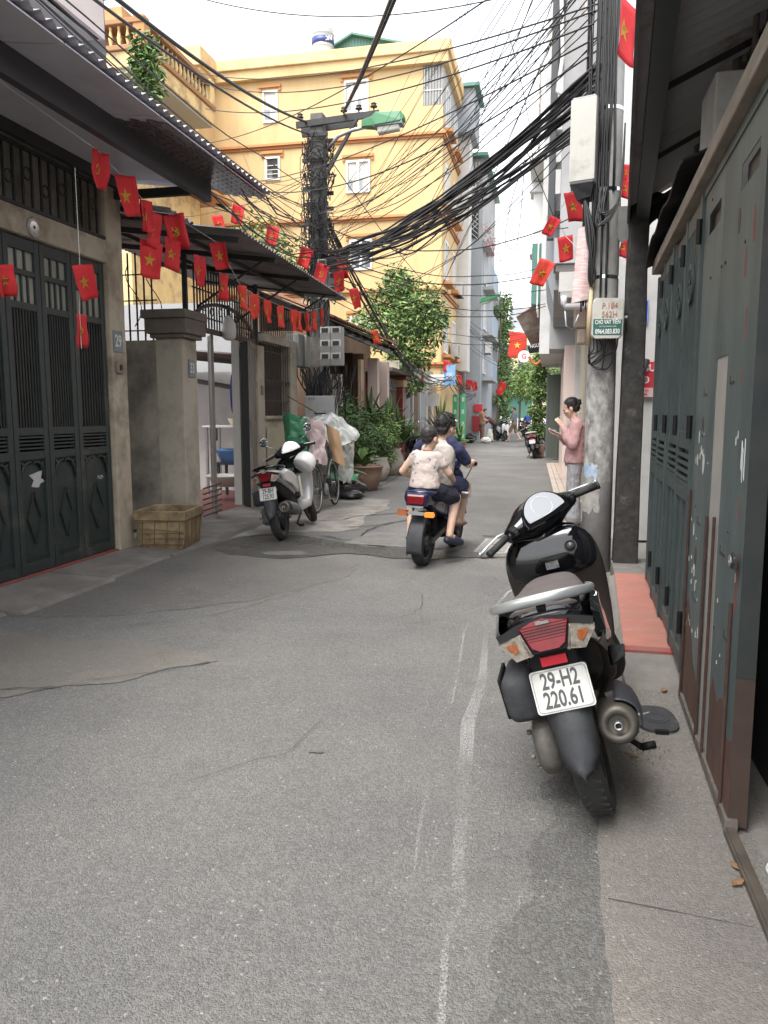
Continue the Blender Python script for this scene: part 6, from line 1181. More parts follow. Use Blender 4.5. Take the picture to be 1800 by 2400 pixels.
drape(lambda u, v: lrp(lrp((-3.55,10.75,1.32),(-3.35,11.4,1.40),u), lrp((-3.08,10.8,.85),(-2.82,11.3,1.08),u), v)+Vector((0,0,.09*sin(v*pi))), 24, 20, 'plastic_sheet', clearpl, 'clear white plastic sheet draped over the bicycle', 'plastic sheet', .07, 1)
drape(quadf((-3.15,11.1,1.0),(-2.95,11.5,1.05),(-3.0,11.5,.32),(-3.12,11.2,.40)), 16, 24, 'hanging_plastic', clearpl, 'crumpled strip of clear plastic hanging by the front bicycle wheel', 'plastic sheet', .09, 4)
drape(lambda u, v: Vector((-3.75+.30*u+.08*(u-.5)*(1-v), 10.62-.12*sin(u*pi), 1.42-.62*v-.12*abs(u-.35)*(1-v))), 18, 20, 'green_bag', greenpl, 'green plastic bag hanging behind the silver scooter mirror', 'bag', .05, 7)
drape(lambda u, v: Vector((-3.42+.26*u+.05*v, 10.55-.10*sin(u*pi), 1.36-.62*v-.05*u)), 18, 20, 'pink_bag', pinkpl, 'white bag with pink print hanging beside the green bag', 'bag', .05, 9)
drape(lambda u, v: Vector((-3.18+.20*u+.10*v, 10.70-.06*sin(u*pi), 1.28-.52*v-.1*u)), 8, 8, 'cardboard_sheet', brownpa, 'brown cardboard wedged under the plastic sheet', 'cardboard', .02, 12)
def heap(loc, r, mat, label, cat, name, seed, hz=.7):
    m_ = MB(); n1, n2 = 14, 20
    m_.grid(lambda u, v: (lambda a, b, k: (loc[0]+r[0]*k*sin(a)*cos(b), loc[1]+r[1]*k*sin(a)*sin(b), max(.006, loc[2]+r[2]*(.55+k*.6*cos(a)))))(pi*u, 2*pi*v, 1+.28*noise.noise(Vector((sin(pi*u)*cos(2*pi*v)*2.2+seed, sin(pi*u)*sin(2*pi*v)*2.2, cos(pi*u)*2.2)))), n1, n2)
    return one(name, m_, mat, label, cat, smooth=True, sub=1)
heap((-3.42,12.75,.02), (.36,.32,.26), binbag, 'large black bin bag by the terracotta pots', 'bin bag', 'bin_bag', 1); heap((-3.25,12.35,.0), (.24,.18,.14), binbag, 'small flat black bin bag in front of the larger one', 'bin bag', 'bin_bag', 5)
drape(quadf((-3.7,12.7,.40),(-3.2,12.7,.40),(-3.15,12.45,.30),(-3.65,12.45,.32)), 8, 6, 'green_scrap', greenpl, 'green plastic scrap on top of the black bin bag', 'bag', .07, 15)
heap((-3.95,37.4,.0), (.45,.4,.4), binbag, 'black bin bags heaped near the far stooping people', 'bin bag', 'bin_bag', 8); heap((-3.05,37.3,.0), (.26,.26,.26), M('white_sack', (.6,.58,.54), .7), 'white sack on the road by the stooping people', 'sack', 'sack', 11); heap((-2.95,38.9,.0), (.22,.18,.6), M('cream_sack', (.62,.58,.5), .7), 'tall cream sack held by the stooping person', 'sack', 'sack', 13)
# ---------------------------------------------------------------- left pole with crossarm, lamp and meter boxes
lpole = T('square_utility_pole', 'dark cable-draped concrete pole with steel crossarm and green street lamp', 'utility pole', (-3.95, 13, 0), 'utility poles')
g = MB(); sqr = lambda z, w: [(-3.95-w+.003*z,13-w,z),(-3.95+w+.003*z,13-w,z),(-3.95+w+.003*z,13+w,z),(-3.95-w+.003*z,13+w,z)]
g.loft([sqr(0,.15),sqr(2.5,.14),sqr(4.5,.125),sqr(6.35,.11)]); g.build('shaft', M('dark_old_concrete', (.10,.095,.088), .9, (.17,.16,.15), 5, bump=.4, bscale=25, dirt=(.05,.048,.045), dscale=2, damt=.4), lpole, bevel=.02)
g = MB(); g.bar((-4.27,12.86,6.16),(-2.86,12.86,6.24),.05,.10); g.bar((-4.27,13.14,6.16),(-3.3,13.14,6.22),.05,.10); arm = g.build('crossarm', black, lpole)
for x in (-4.2,-3.45,-3.2,-2.95): g = MB(); z = 6.165+(x+4.27)*.057; g.lathe([(.012,.04),(.012,.10),(.055,.10),(.06,.115),(.03,.13),(.045,.145),(.05,.155),(.02,.175),(0,.18)], 14, (x,12.86,z)); g.build('insulator', M('brown_glazed_insulator', (.05,.035,.03), .25), arm, smooth=True)
g = MB(); g.bar((-3.88,12.84,5.15),(-3.22,12.84,6.18),.04,.07,up=(0,1,0)); g.build('arm_strut', black, lpole)
for z in (5.95,5.55,5.1,4.85): g = MB(); g.box(-4.16,-3.72,12.81,12.85,z,z+.06); g.box(-4.16,-3.72,13.13,13.17,z,z+.06); g.build('bracket_clamp', black, lpole)
g = MB(); g.tube([(-3.75,12.9,5.75),(-3.55,12.85,5.93),(-3.3,12.8,5.99),(-3.05,12.78,6.02)], .03, 10); g.build('lamp_arm', steel, lpole, smooth=True)
g = MB(); g.loft([[(-3.12,12.70,6.0),(-3.12,12.84,6.0),(-3.12,12.84,6.11),(-3.12,12.70,6.11)],[(-2.95,12.67,5.99),(-2.95,12.87,5.99),(-2.95,12.87,6.14),(-2.95,12.67,6.14)],[(-2.88,12.64,5.99),(-2.88,12.90,5.99),(-2.88,12.88,6.20),(-2.88,12.66,6.20)],[(-2.48,12.64,6.03),(-2.48,12.90,6.03),(-2.48,12.86,6.19),(-2.48,12.68,6.19)],[(-2.42,12.68,6.07),(-2.42,12.86,6.07),(-2.42,12.84,6.13),(-2.42,12.70,6.13)]]); lh = g.build('lamp_head', M('green_lamp_housing', (.045,.17,.075), .5), lpole, bevel=.012)
g = MB(); g.loft([[(-2.92,12.66,5.98),(-2.92,12.88,5.98),(-2.92,12.88,6.06),(-2.92,12.66,6.06)],[(-2.45,12.66,6.0),(-2.45,12.88,6.0),(-2.45,12.88,6.06),(-2.45,12.66,6.06)]]); g.build('lamp_skirt', M('grey_lamp_skirt', (.22,.24,.24), .5), lh); g = MB(); g.loft([[(-2.86,12.68,5.98),(-2.86,12.86,5.98),(-2.86,12.84,5.88),(-2.86,12.70,5.88)],[(-2.50,12.68,6.0),(-2.50,12.86,6.0),(-2.50,12.84,5.92),(-2.50,12.70,5.92)]]); g.build('lamp_bowl', M('dusty_lamp_bowl', (.55,.55,.50), .25), lh, bevel=.02)
def meterbox(label, x0, x1, y0, y1, z0, z1, rows, cols):
    t_ = T('street_meter_box', label, 'meter box', ((x0+x1)/2, y0, z0), 'meter boxes on the left pole'); box_part('case', boxgrey, t_, x0, x1, y0, y1, z0, z1, bevel=.015)
    for i in range(cols):
        w = (x1-x0)/cols; a = x0+i*w+.01; b = a+w-.02; g = MB(); n = rows*2
        g.loft([[(a,y0-.01-.02*(k%2),z0+(z1-z0)*k/n),(b,y0-.01-.02*(k%2),z0+(z1-z0)*k/n),(b,y0+.005,z0+(z1-z0)*k/n),(a,y0+.005,z0+(z1-z0)*k/n)] for k in range(n+1)]); d_ = g.build('cover', boxgrey, t_)
        for k in range(rows): z = z0+(z1-z0)*(k+.55)/rows; box_part('dial_window', black, d_, a+.03,b-.03,y0-.036,y0-.028,z,z+.07)
    return t_
meterbox('three row grey meter box low on the left pole', -3.84,-3.46,12.66,12.84,2.22,2.86,3,2)
meterbox('tall grey meter box behind the awning tip on the left pole', -3.86,-3.48,12.62,12.82,3.30,3.95,3,2)
cb = T('dark_grey_cabinet', 'dull grey electrical cabinet on the end of the cream wall', 'cabinet', (-4.2,13,2.2)); box_part('case', M('dull_green_grey_cabinet', (.16,.17,.16), .5, (.2,.21,.2), 4), cb, -4.45,-4.22,12.68,13.3,2.22,2.76, bevel=.01); box_part('door', boxgrey, cb, -4.3,-4.18,13.0,13.45,2.22,2.76, bevel=.01)
tc = T('telecom_cabinet', 'grey cabinet with warning marks beside the bicycle load', 'cabinet', (-3.9,12.8,1.3)); box_part('case', M('telecom_grey', (.30,.31,.31), .5, (.35,.36,.36), 4, dirt=(.2,.19,.17), dscale=4, damt=.3), tc, -4.15,-3.62,12.75,12.98,1.32,1.72, bevel=.01); text('VTP', .07, M('faded_blue_print', (.06,.09,.2), .6), tc, basis((-4.03,12.745,1.66),(1,0,0),(0,0,1)), 'print'); g = MB(); g.prism([(0,0),(.05,0),(.025,.045)], (-4.07,12.745,1.50), (1,0,0), (0,0,1), .002); g.build('warning_triangle', M('warning_yellow', (.5,.36,.05), .6), tc); box_part('dark_print', matte, tc, -3.98,-3.78,12.744,12.749,1.41,1.43)
g = MB(); g.box(-3.84,-3.62,13.15,13.3,1.55,2.1); one('louvre_box', g, M('cream_louvre_box', (.45,.42,.35), .6), 'cream louvred box on the pole above the shrubs', 'meter box')
g = MB(); g.box(-4.22,-4.19,11.3,11.62,1.28,1.66, Matrix.Rotation(R(2),4,'Z')); one('blue_folder', g, M('faded_blue_board', (.16,.21,.30), .6, (.24,.29,.38), 5), 'faded blue folder wedged in the barred window', 'folder')
g = MB(); g.tube([(-4.2,12.0,1.70),(-3.75,12.2,1.42),(-4.0,12.25,1.12)], .010, 6); one('bent_iron_bar', g, iron, 'bent iron bar sticking out below the barred window', 'bar')
# ---------------------------------------------------------------- cables
random.seed(21)
def cable(p0, p1, sag, r, label, group, mat=None, n=14, wob=.0, name='overhead_cable', via=None):
    p0, p1 = Vector(p0), Vector(p1); pts = []; sd = random.uniform(0, 99)
    for i in range(n+1):
        t_ = i/n; p = p0.lerp(p1, t_)
        if via is not None: p = p0*(1-t_)**2+Vector(via)*2*t_*(1-t_)+p1*t_**2
        p = p-Vector((0,0,sag*4*t_*(1-t_)))
        if wob and 0 < i < n: p += Vector((noise.noise(Vector((t_*5,sd,0))), noise.noise(Vector((t_*5,sd,7))), noise.noise(Vector((t_*5,sd,13)))))*wob
        pts.append(p)
    g = MB(); g.tube(pts, r, 5); return one(name, g, mat or cablem, label, 'cable', group, smooth=True)
ri = lambda a, b: random.uniform(a, b)
LPz = lambda z: (-3.95+ri(-.1,.12), 12.9+ri(-.1,.1), z); RPz = lambda z: (.33+ri(-.06,.06), 7.0+ri(-.05,.05), z)
B = 'black cable in the thick bundle between the two poles'
for i in range(15): cable((.30+ri(-.06,.02),7.02,4.18+ri(-.14,.14)), (-3.80+ri(-.08,.08),12.8,4.02+ri(-.14,.10)), .30+ri(-.07,.09), ri(.008,.016), B, 'cables of the thick bundle', wob=.10, n=20)
for i in range(9): cable((.13,7.0,3.78+ri(-.10,.06)), (-3.80,12.8,4.0+ri(-.2,.1)), .24+ri(-.05,.07), ri(.008,.014), B, 'cables of the thick bundle', wob=.09, n=20)
B = 'dark cable fanning from the right pole top to the left pole'
for i in range(12): cable(RPz(ri(4.45,5.3)), LPz(ri(4.25,4.95)), ri(.22,.55), ri(.0035,.0065), B, 'cables fanning across the street', wob=.05, n=18)
for i in range(10): cable(RPz(ri(5.2,7.6)), LPz(ri(3.75,4.8)), ri(.15,.6), ri(.0025,.0045), B, 'cables fanning across the street', cablegrey if i % 4 == 0 else None, wob=.04, n=16)
for i in range(7): cable(RPz(ri(3.9,4.4)), LPz(ri(3.6,4.2)), ri(.3,.75), ri(.003,.005), B, 'cables fanning across the street', wob=.05, n=18)
for i in range(6): cable(RPz(ri(5.0,7.0)), (-3.6+ri(-.3,.2),16+ri(0,6),ri(3.0,4.0)), ri(.15,.5), ri(.003,.006), B, 'cables fanning across the street', wob=.04, n=16)
tw = 'thick twisted cable rising from the crossarm over the street'
for k in (-.012, .012): cable((-3.42+k,12.84,6.28), (.55+k,2.2,3.2+.0), -.0, .014, tw, 'twisted cable over the street', name='twisted_cable') if False else None
for k in (-.012, .012): cable((-3.45+k,12.84,6.30), (.30+k*2,1.2,3.30+k), .12, .015, tw, 'twisted cable over the street', name='twisted_cable', n=24)
B = 'black cable running along the left awnings towards the pole'
cable((-4.1,12.85,6.2), (-2.9,2.0,4.02), .25, .020, 'thickest black cable above the left awning', None, n=24); cable((-4.05,12.85,6.0), (-2.7,2.0,3.72), .22, .013, 'second thick cable above the left awning', None, n=24)
for i in range(9): cable(LPz(ri(4.1,5.2)), (-2.86+ri(-.12,.1),2.0,3.72+ri(-.05,.30)), ri(.1,.35), ri(.004,.009), B, 'cables along the left awnings', wob=.05, n=18)
for i in range(12): cable(LPz(ri(3.9,4.7)), (-3.1+ri(-.5,.2),7.3+ri(-.4,.4),3.60+ri(-.1,.15)), ri(.05,.35), ri(.005,.010), B, 'cables along the left awnings', wob=.07, n=14)
B = 'thin line crossing high above the street from the left houses'
for (a, b, s_) in (((-7.7,16,8.6),(.28,7,4.75),.35),((-7.7,16,8.45),(.26,7,4.70),.45),((-6.4,14,7.0),(.25,7,4.6),.3),((-9.5,19,8.2),(.3,7,5.4),.5),((-6.0,13.5,5.6),(.3,7,4.4),.6),((-8,18,6.9),(.3,7,4.5),.35)): cable(a, b, s_, .008, B, 'lines crossing high over the street', n=20)
cable((-4.6,9,6.4), (.2,8,5.5), .35, .006, 'highest thin wire arching across the sky', None, n=20)
B = 'thin wire from the left houses to the dark pole'
for i in range(9): cable(LPz(ri(4.2,5.8)), (-7.5+ri(-3,2),14+ri(0,8),ri(5.0,8.5)), ri(.1,.6), ri(.003,.006), B, 'wires to the left houses', wob=.03)
B = 'black cable sagging from the dark pole to the grey balcony house'
for (z0, e, s_) in ((4.35,(-.16,15,4.12),.38),(4.2,(-.16,15,4.0),.40),(4.1,(-.18,16,3.85),.34),(3.8,(-.2,18,3.85),.36),(3.75,(-.2,18,3.8),.45),(3.55,(-.3,21.6,3.7),.5),(3.5,(-.3,21.6,3.62),.6),(4.6,(.3,12,4.3),.5)): cable(LPz(z0), e, s_, ri(.006,.012), B, 'cables to the right houses', wob=.03, n=18)
B = 'black cable in the bundle descending along the left shops'
for i in range(9): cable((-3.85+ri(-.04,.04),13.0,4.75+ri(-.4,.3)), (-3.98+ri(-.10,.10),19.6,3.05+ri(-.1,.15)), .05+ri(-.04,.12), ri(.010,.018), B, 'cables descending along the left shops', wob=.05)
for i in range(10): cable((-3.98+ri(-.10,.10),19.6,3.05+ri(-.1,.15)), (-3.85+ri(-.2,.2),30.5,2.75+ri(-.3,.3)), ri(.3,.7), ri(.010,.016), B, 'cables descending along the left shops', wob=.06)
for i in range(10): cable((-3.85+ri(-.2,.2),30.5,2.75+ri(-.3,.3)), (-3.7+ri(-.2,.2),37,2.6+ri(-.4,.4)), ri(.2,.6), ri(.012,.018), B, 'cables descending along the left shops', wob=.06)
for i in range(8): cable((-4.05,36.2,ri(4.6,6.2)), (-.3+ri(-.4,.3),30+ri(0,14),ri(3.4,4.8)), ri(.2,.7), ri(.007,.011), 'far cable crossing the street at the slim pole', 'far cables across the street', wob=.03)
for i in range(6): cable((-4.05,36.2,ri(4.0,5.4)), (-3.2+ri(-.4,.3),56,ri(3.4,5)), ri(.2,.8), ri(.010,.016), 'far cable crossing the street at the slim pole', 'far cables across the street', wob=.03)
for i in range(5): cable((-3.3,60,ri(3.6,5)), (.2,60+ri(-6,6),ri(4,5.4)), ri(.2,.6), .014, 'far cable crossing the street at the slim pole', 'far cables across the street')
cable((-4.0,13.1,6.0), (-3.95,37,5.9), .5, .010, 'long wire from the dark pole to the slim far pole', None, n=24)
def loop(pts, r, label, name='dangling_cable'):
    P_ = [Vector(p) for p in pts]; out = []
    for i in range(len(P_)-1):
        a, b, c, d = P_[max(i-1,0)], P_[i], P_[i+1], P_[min(i+2,len(P_)-1)]
        for k in range(6):
            t_ = k/6; out.append(.5*((2*b)+(c-a)*t_+(2*a-5*b+4*c-d)*t_*t_+(3*b-a-3*c+d)*t_**3))
    out.append(P_[-1]); g = MB(); g.tube(out, r, 5); return one(name, g, cablem, label, 'cable', None, smooth=True)
loop([(-.35,8.7,4.10),(-.50,9,3.75),(-.56,9,3.35),(-.45,9,3.25),(-.40,9,3.55),(-.36,8.8,4.0)], .005, 'long cable loop dangling below the thick bundle')
loop([(-.33,8.6,4.15),(-.2,8.8,3.9),(-.05,9,3.6),(.0,9,3.45),(.12,8.9,3.42)], .005, 'short loose cable curving down beside the loop')
loop([(-.9,9.2,4.9),(-.6,8.3,5.2),(-.45,8.1,4.9),(-.3,8.2,4.3),(-.25,8.3,3.9)], .004, 'thin wire curling down through the sky')
loop([(-2.4,11.6,3.85),(-2.1,11.4,3.72),(-1.7,10.9,3.80),(-1.2,10,3.95),(-.8,9.3,4.05)], .011, 'heavy slack cable hanging below the thick bundle')
# vertical cables down the right pole
for i in range(20):
    a = R(ri(150,330)); x0 = PX-.03+.14*cos(a); y0_ = PY+.14*sin(a); zt = ri(5,8); zb = ri(2.2,3.6)
    pts = [(x0-.004*z+.02*noise.noise(Vector((z*1.3,i,0)))-.02, y0_+.02*noise.noise(Vector((z*1.3,i,9)))-.01, z) for z in [zb+(zt-zb)*k/12 for k in range(13)]]
    g = MB(); g.tube(pts, ri(.006,.013), 5); one('pole_cable', g, cablem, 'black cable clipped down the right utility pole', 'cable', 'cables down the right pole', smooth=True)
for i in range(9):
    x = .33+i*.025; dep = ri(.12,.28); loop([(x,6.9,2.05),(x+ri(-.03,.02),6.9,2.05-dep*.7),(x+ri(-.10,-.02),6.93,2.05-dep),(.31,6.97,1.85),(.30,6.98,2.0)], .006, 'cable loop hanging under the pale meter box')['group'] = 'cable loops under the meter box'
for i in range(6): loop([(.22,7.0,3.25),(.28+ri(-.04,.04),6.95,2.9),(.30+ri(-.03,.03),6.97,2.6),(.30,6.99,2.5)], .010, 'black cable entering the cream conduit')['group'] = 'cables entering the conduit'
for i in range(7): loop([(.34+i*.01,6.96,3.3),(.36+ri(-.05,.1),6.88,3.0+ri(-.1,.1)),(.5,6.9,3.2),(.53,6.98,3.8)], .007, 'slack black cable looped around the upper right pole')['group'] = 'slack loops on the right pole'
# tangle round the left pole
g = MB()
for i in range(52):
    zc = random.choice([ri(3.0,5.0), ri(3.6,4.6), ri(5.2,6.0)]); r0 = ri(.14,.30); ph = ri(0,6.28); n = 16; tr = ri(.5,1.4)
    pts = [(-3.93+r0*cos(ph+2*pi*tr*k/n)*(1+.3*noise.noise(Vector((k*.4,i,2)))), 12.98+r0*sin(ph+2*pi*tr*k/n), zc+ri(-.25,.25)*k/n+.14*noise.noise(Vector((k*.4,i,5)))) for k in range(n+1)]; g.tube(pts, ri(.004,.010), 4, cap=False)
for i in range(45):
    x0, y0_ = -3.95+ri(-.20,.24), 12.78+ri(-.10,.05); z0 = ri(3.2,6.0); z1 = max(2.7, z0-ri(.5,1.8)); g.tube([(x0+.12*noise.noise(Vector((k*.5,i,0))), y0_+.06*noise.noise(Vector((k*.5,i,4))), z0+(z1-z0)*k/8) for k in range(9)], ri(.005,.012), 4, cap=False)
tag(g.build('cable_tangle', cablem, smooth=True), 'dense tangle of black cables wrapped round the left pole', 'cables', kind='stuff')
g = MB()
for i in range(26):
    x0 = ri(-4.3,-3.6); pts = [(x0+.15*noise.noise(Vector((k*.5,i,3))), 12.8+.1*noise.noise(Vector((k*.4,i,8))), 2.2-1.0*sin(pi*k/8)*ri(.2,.9)+.2*noise.noise(Vector((i,k*.2,0)))) for k in range(9)]; g.tube([(p[0]+.05*k, p[1], p[2]) for k, p in enumerate(pts)], ri(.006,.012), 4, cap=False)
tag(g.build('slack_cables', cablem, smooth=True), 'slack black cables looping below the meter boxes on the left pole', 'cables', kind='stuff')
# ---------------------------------------------------------------- flags
def star(r): return [(r*(1 if k % 2 == 0 else .40)*sin(pi*k/5), r*(1 if k % 2 == 0 else .40)*cos(pi*k/5)) for k in range(10)]
def emblem(kind, h):
    m_ = MB()
    if kind == 's': return [star(.23*h)]
    sick = arc(-.02*h,0,.16*h,-150,75,14)+arc(-.05*h,.015*h,.125*h,70,-135,14)
    return [sick, [(-.16*h,.10*h),(-.12*h,.15*h),(.13*h,-.10*h),(.09*h,-.14*h)], [(-.18*h,.06*h),(-.10*h,.17*h),(-.05*h,.13*h),(-.14*h,.02*h)]]
def flag(top, kind, h, w, roll, yaw, label, group='small flags strung along the left', mat=None, curl=None):
    """a hanging paper-size flag: top = middle of its upper edge, h its drop, w its apparent width / h"""
    t_ = T('small_flag', label, 'flag', top, group, local=True, rot=(0, R(roll), R(yaw)))
    W_ = h*.66*random.uniform(.9,1.05); ph = random.uniform(0, 6); curl = random.uniform(.1,.9) if curl is None else curl; sk = random.uniform(-.25,.25); fd = random.uniform(.02,.10)
    def S_(x, z): u = x/W_; return Vector((x*(1-.22*curl*(-z/h))+sk*z*.35, -curl*W_*(u*u)*1.3+fd*h*sin(6*z/h+3*u+ph)*(-z/h)+fd*h*.6*sin(9*u+ph), z-.05*h*abs(u)+.04*h*sin(4*u+ph)*(-z/h)))
    g = MB(); g.grid(lambda u, v: S_((u-.5)*W_, -h*v), 8, 8); g.build('cloth', mat or flagred, t_, smooth=True, solid=.0015)
    for s_ in (1, -1):
        for pts in emblem(kind, h*.9):
            m_ = MB(); m_.prism(pts, (0,0,0), (1,0,0), (0,0,1), .0001); vs = []
            for v in m_.v: q = S_(v.x*s_*.9, v.z-h*.5); q.y += -.003*s_; vs.append(q)
            m_.v = vs; m_.build('emblem', flagyel, t_)
    return t_
FL = [(-3.45,5.583,3.417,'p',.28,40),(-3.45,5.913,3.331,'s',.31,10),(-3.45,6.246,3.225,'p',.26,30),(-3.45,6.363,3.16,'s',.3,50),(-3.45,6.343,2.906,'s',.31,60),(-3.45,6.762,3.231,'p',.32,5),(-3.45,6.738,3.007,'s',.28,20),(-3.45,7.27,2.966,'s',.29,40),(-3.45,7.732,3.184,'s',.27,-5),(-3.45,7.819,2.889,'s',.28,40),(-3.45,8.333,2.848,'s',.27,25),(-3.45,8.712,2.81,'s',.28,35),(-3.45,9.112,2.798,'s',.27,40),(-3.45,9.612,2.794,'s',.27,42),(-3.45,10.062,2.803,'s',.27,45),(-3.45,10.348,2.811,'s',.27,52),(-3.45,10.69,2.842,'s',.26,55),(-3.45,11.013,2.907,'s',.28,58),(-3.45,11.444,2.999,'p',.27,60),(-3.45,5.282,2.515,'s',.25,20),(-3.45,5.251,2.157,'p',.25,62),(-3.45,4.428,2.36,'s',.2,30)]
LB = ['party flag highest at the left by the iron transom','yellow star flag second from the left under the awning','folded party flag third along the left string','star flag folded below the third flag','dark folded star flag hanging lowest of the cluster','party flag facing the street left of the number 33 pillar','star flag hanging under the facing party flag','narrow star flag before the iron screen','wide tilted star flag under the corrugated awning','narrow star flag above the number 33 gate arch']
rolls = [0,-12,-8,6,10,-25,12,5,-10,3,-8,-10,-9,-16,-15,-4,-3,3,-8,-18,-3,-20]
yaws = [85,62,78,72,50,38,60,82,25,80,72,76,80,80,82,84,86,88,92,62,98,75]
for i, f in enumerate(FL):
    flag(f[:3], f[3], f[4]*1.0, 1, rolls[i]*.6, yaws[i], LB[i] if i < 10 else (['first','second','third','fourth','fifth','sixth','seventh','eighth'][i-10]+' star flag from the left in the even row under the corrugated awning' if i < 18 else ['party flag at the far end of the even row','star flag hanging on the dark green gate','narrow party flag low on the dark green gate','red flag cut by the left edge of the picture'][i-18]), mat=flagorange if 9 < i < 19 else None)
def string(pts, label): g = MB(); g.tube(pts, .0025, 4); one('flag_string', g, M('white_string', (.6,.6,.58), .8), label, 'string')
string([(-3.45,4.4,3.5)]+[f[:3] for f in FL[:4]]+[FL[5][:3],FL[8][:3],FL[10][:3]]+[f[:3] for f in FL[10:19]]+[(-3.7,12.8,3.4)], 'thin string carrying the left row of flags'); string([(-3.45,5.28,3.2),FL[19][:3],FL[20][:3],(-3.45,5.25,1.9)], 'thin string with two flags on the dark green gate')
NL = ['red flag on cables left of the dark pole, lower','red flag on cables left of the dark pole, upper','small red flag hanging just left of the dark pole','red flag wrapped on the dark pole','party flag on the tall pole meter box','red flag top right of the dark pole box','red flag below the pole meter box','red flags bunched on the descending cable','orange flag caught on the clay tile roof']
for i, p in enumerate([(-5.795,13.0,4.837),(-5.372,13.0,4.992),(-4.575,12.5,4.485),(-3.984,12.5,4.112),(-3.70,12.5,3.84),(-3.476,12.6,3.928),(-3.469,12.55,3.727),(-3.266,12.6,3.459),(-3.831,16.5,3.189)]):
    flag(p, 'p' if i == 4 else 's', .32, 1, random.uniform(-25,25), random.uniform(0,60), NL[i], 'small flags around the left pole', curl=.6, mat=flagorange if i == 8 else None)
RL = ['large red flag at the top edge before the tin awning','red flag hanging left of the tall meter cabinet','red flag at the edge of the grey balconies','star flag curling beside the utility pole','red flag behind the torn poster near the pole','orange flag furthest left of the right string','red flag behind the pole, top','red flag behind the pole, second','red flag behind the pole, third','red flag behind the pole, lowest']
for i, p in enumerate([(.447,6.3,4.423,.42),(.12,8.0,3.55,.28),(-.011,8.6,3.461,.2),(.092,8.8,3.313,.26),(.294,8.4,3.02,.27),(-.086,9.4,3.179,.3),(.647,8.2,3.832,.16),(.652,8.2,3.693,.18),(.665,8.3,3.396,.15),(.674,8.3,3.149,.18)]):
    flag(p[:3], 's', p[3], 1, (10,-12,25,-8,5,22,0,10,-10,10)[i], (60,25,10,-10,20,0,30,20,40,30)[i], RL[i], 'small flags on the right string', curl=.5, mat=flagorange if i == 5 else None)
string([(.12,8.0,3.55),(-.011,8.6,3.461),(.092,8.8,3.313),(.294,8.4,3.02),(.35,7.2,3.0)], 'white string tying the right flags to the pole')
for i, p in enumerate([(-2.394,40.0,2.969,.64),(-.752,26.0,4.132,.4),(-.383,26.0,2.994,.45),(-4.537,27.0,2.74,.36),(-4.011,30.0,3.444,.4),(-3.779,32.0,2.969,.42),(-3.755,36.0,2.963,.45),(-3.656,37.0,2.904,.42)]):
    flag(p[:3], 's', p[3], 1, (35,0,0,0,10,-5,8,-8)[i], (20,40,50,30,20,45,10,30)[i], ['red flag on the creeper house, far left','small red flag on the rusted hood','red flag over the far right doorway','small red flag in the tree shade','red flag by the low air conditioner','red flag beside the blue shop board','red flag on the far cables, left','red flag on the far cables, right'][i], 'small flags further down the street', curl=.5)
bf = T('national_flag', 'large red flag with yellow star hanging over the far street', 'flag', (-1.5, 33, 4.2))
g = MB(); g.grid(lambda u, v: (-1.83+.72*u+.03*sin(5*v), 33+.05*sin(6*u+2*v), 4.78-1.05*v-.10*u+.03*sin(3*u)), 12, 14); g.build('cloth', flagorange, bf, smooth=True, solid=.004)
g = MB(); g.prism(star(.15), (-1.47,32.93,4.22), (1,0,0), (0,0,1), .004); g.build('emblem', flagyel, bf); g = MB(); g.cyl((-1.86,33,4.85),(-.3,33,4.6),.018,n=8); g.build('staff', steel, bf)
# torn poster on the right pole
g = MB(); g.grid(lambda u, v: (.18+.14*u-.04*v, 7.0-.03*sin(u*3), 2.98-.62*v+.03*u), 6, 10); one('torn_poster', g, M('printed_poster', (.62,.60,.57), .6, (.50,.25,.25), 24, stretch=(.4,.4,3)), 'pale torn printed poster hanging beside the pole conduit', 'poster', solid=.001)
# ---------------------------------------------------------------- vegetation
def leaf_cloud(name, n, sampler, size, mats, par, seed, droop=.3, aspect=.45):
    rnd = random.Random(seed); vs = []; fs = []; mi = []
    for i in range(n):
        p, nrm = sampler(rnd); s_ = size*rnd.uniform(.4, 1.5); d = Vector((rnd.gauss(0,1), rnd.gauss(0,1), rnd.gauss(-droop,.5)))
        d = (d+nrm*.7).normalized(); x = d.cross(Vector((rnd.gauss(0,.4), rnd.gauss(0,.4), 1))).normalized()*s_*aspect*.5; up_ = x.cross(d).normalized()*s_*.10; k = len(vs)
        vs += [p, p+d*s_*.45+x-up_, p+d*s_-up_*2, p+d*s_*.45-x-up_, p+d*s_*.5+up_*.6]; fs += [(k,k+1,k+4),(k+1,k+2,k+4),(k+2,k+3,k+4),(k+3,k,k+4)]; m_ = min(len(mats)-1, int(rnd.random()**1.4*len(mats))); mi += [m_]*4
    me = bpy.data.meshes.new(name); me.from_pydata([tuple(v) for v in vs], [], fs)
    for m_ in mats: me.materials.append(m_)
    me.polygons.foreach_set('material_index', mi); me.update(); return obj(name, me, par)
def clumps(centres):
    """sampler: points on and in uneven clumps given as (centre, radius)"""
    tot = [c[1]**2.3 for c in centres]
    def f(rnd):
        c, r = rnd.choices(centres, tot)[0]; d = Vector((rnd.gauss(0,1), rnd.gauss(0,1), rnd.gauss(0,.8))).normalized()
        k = rnd.random()**.45; w = 1+.35*noise.noise(Vector(c)*1.7+d*1.9); return Vector(c)+d*r*k*w, d
    return f
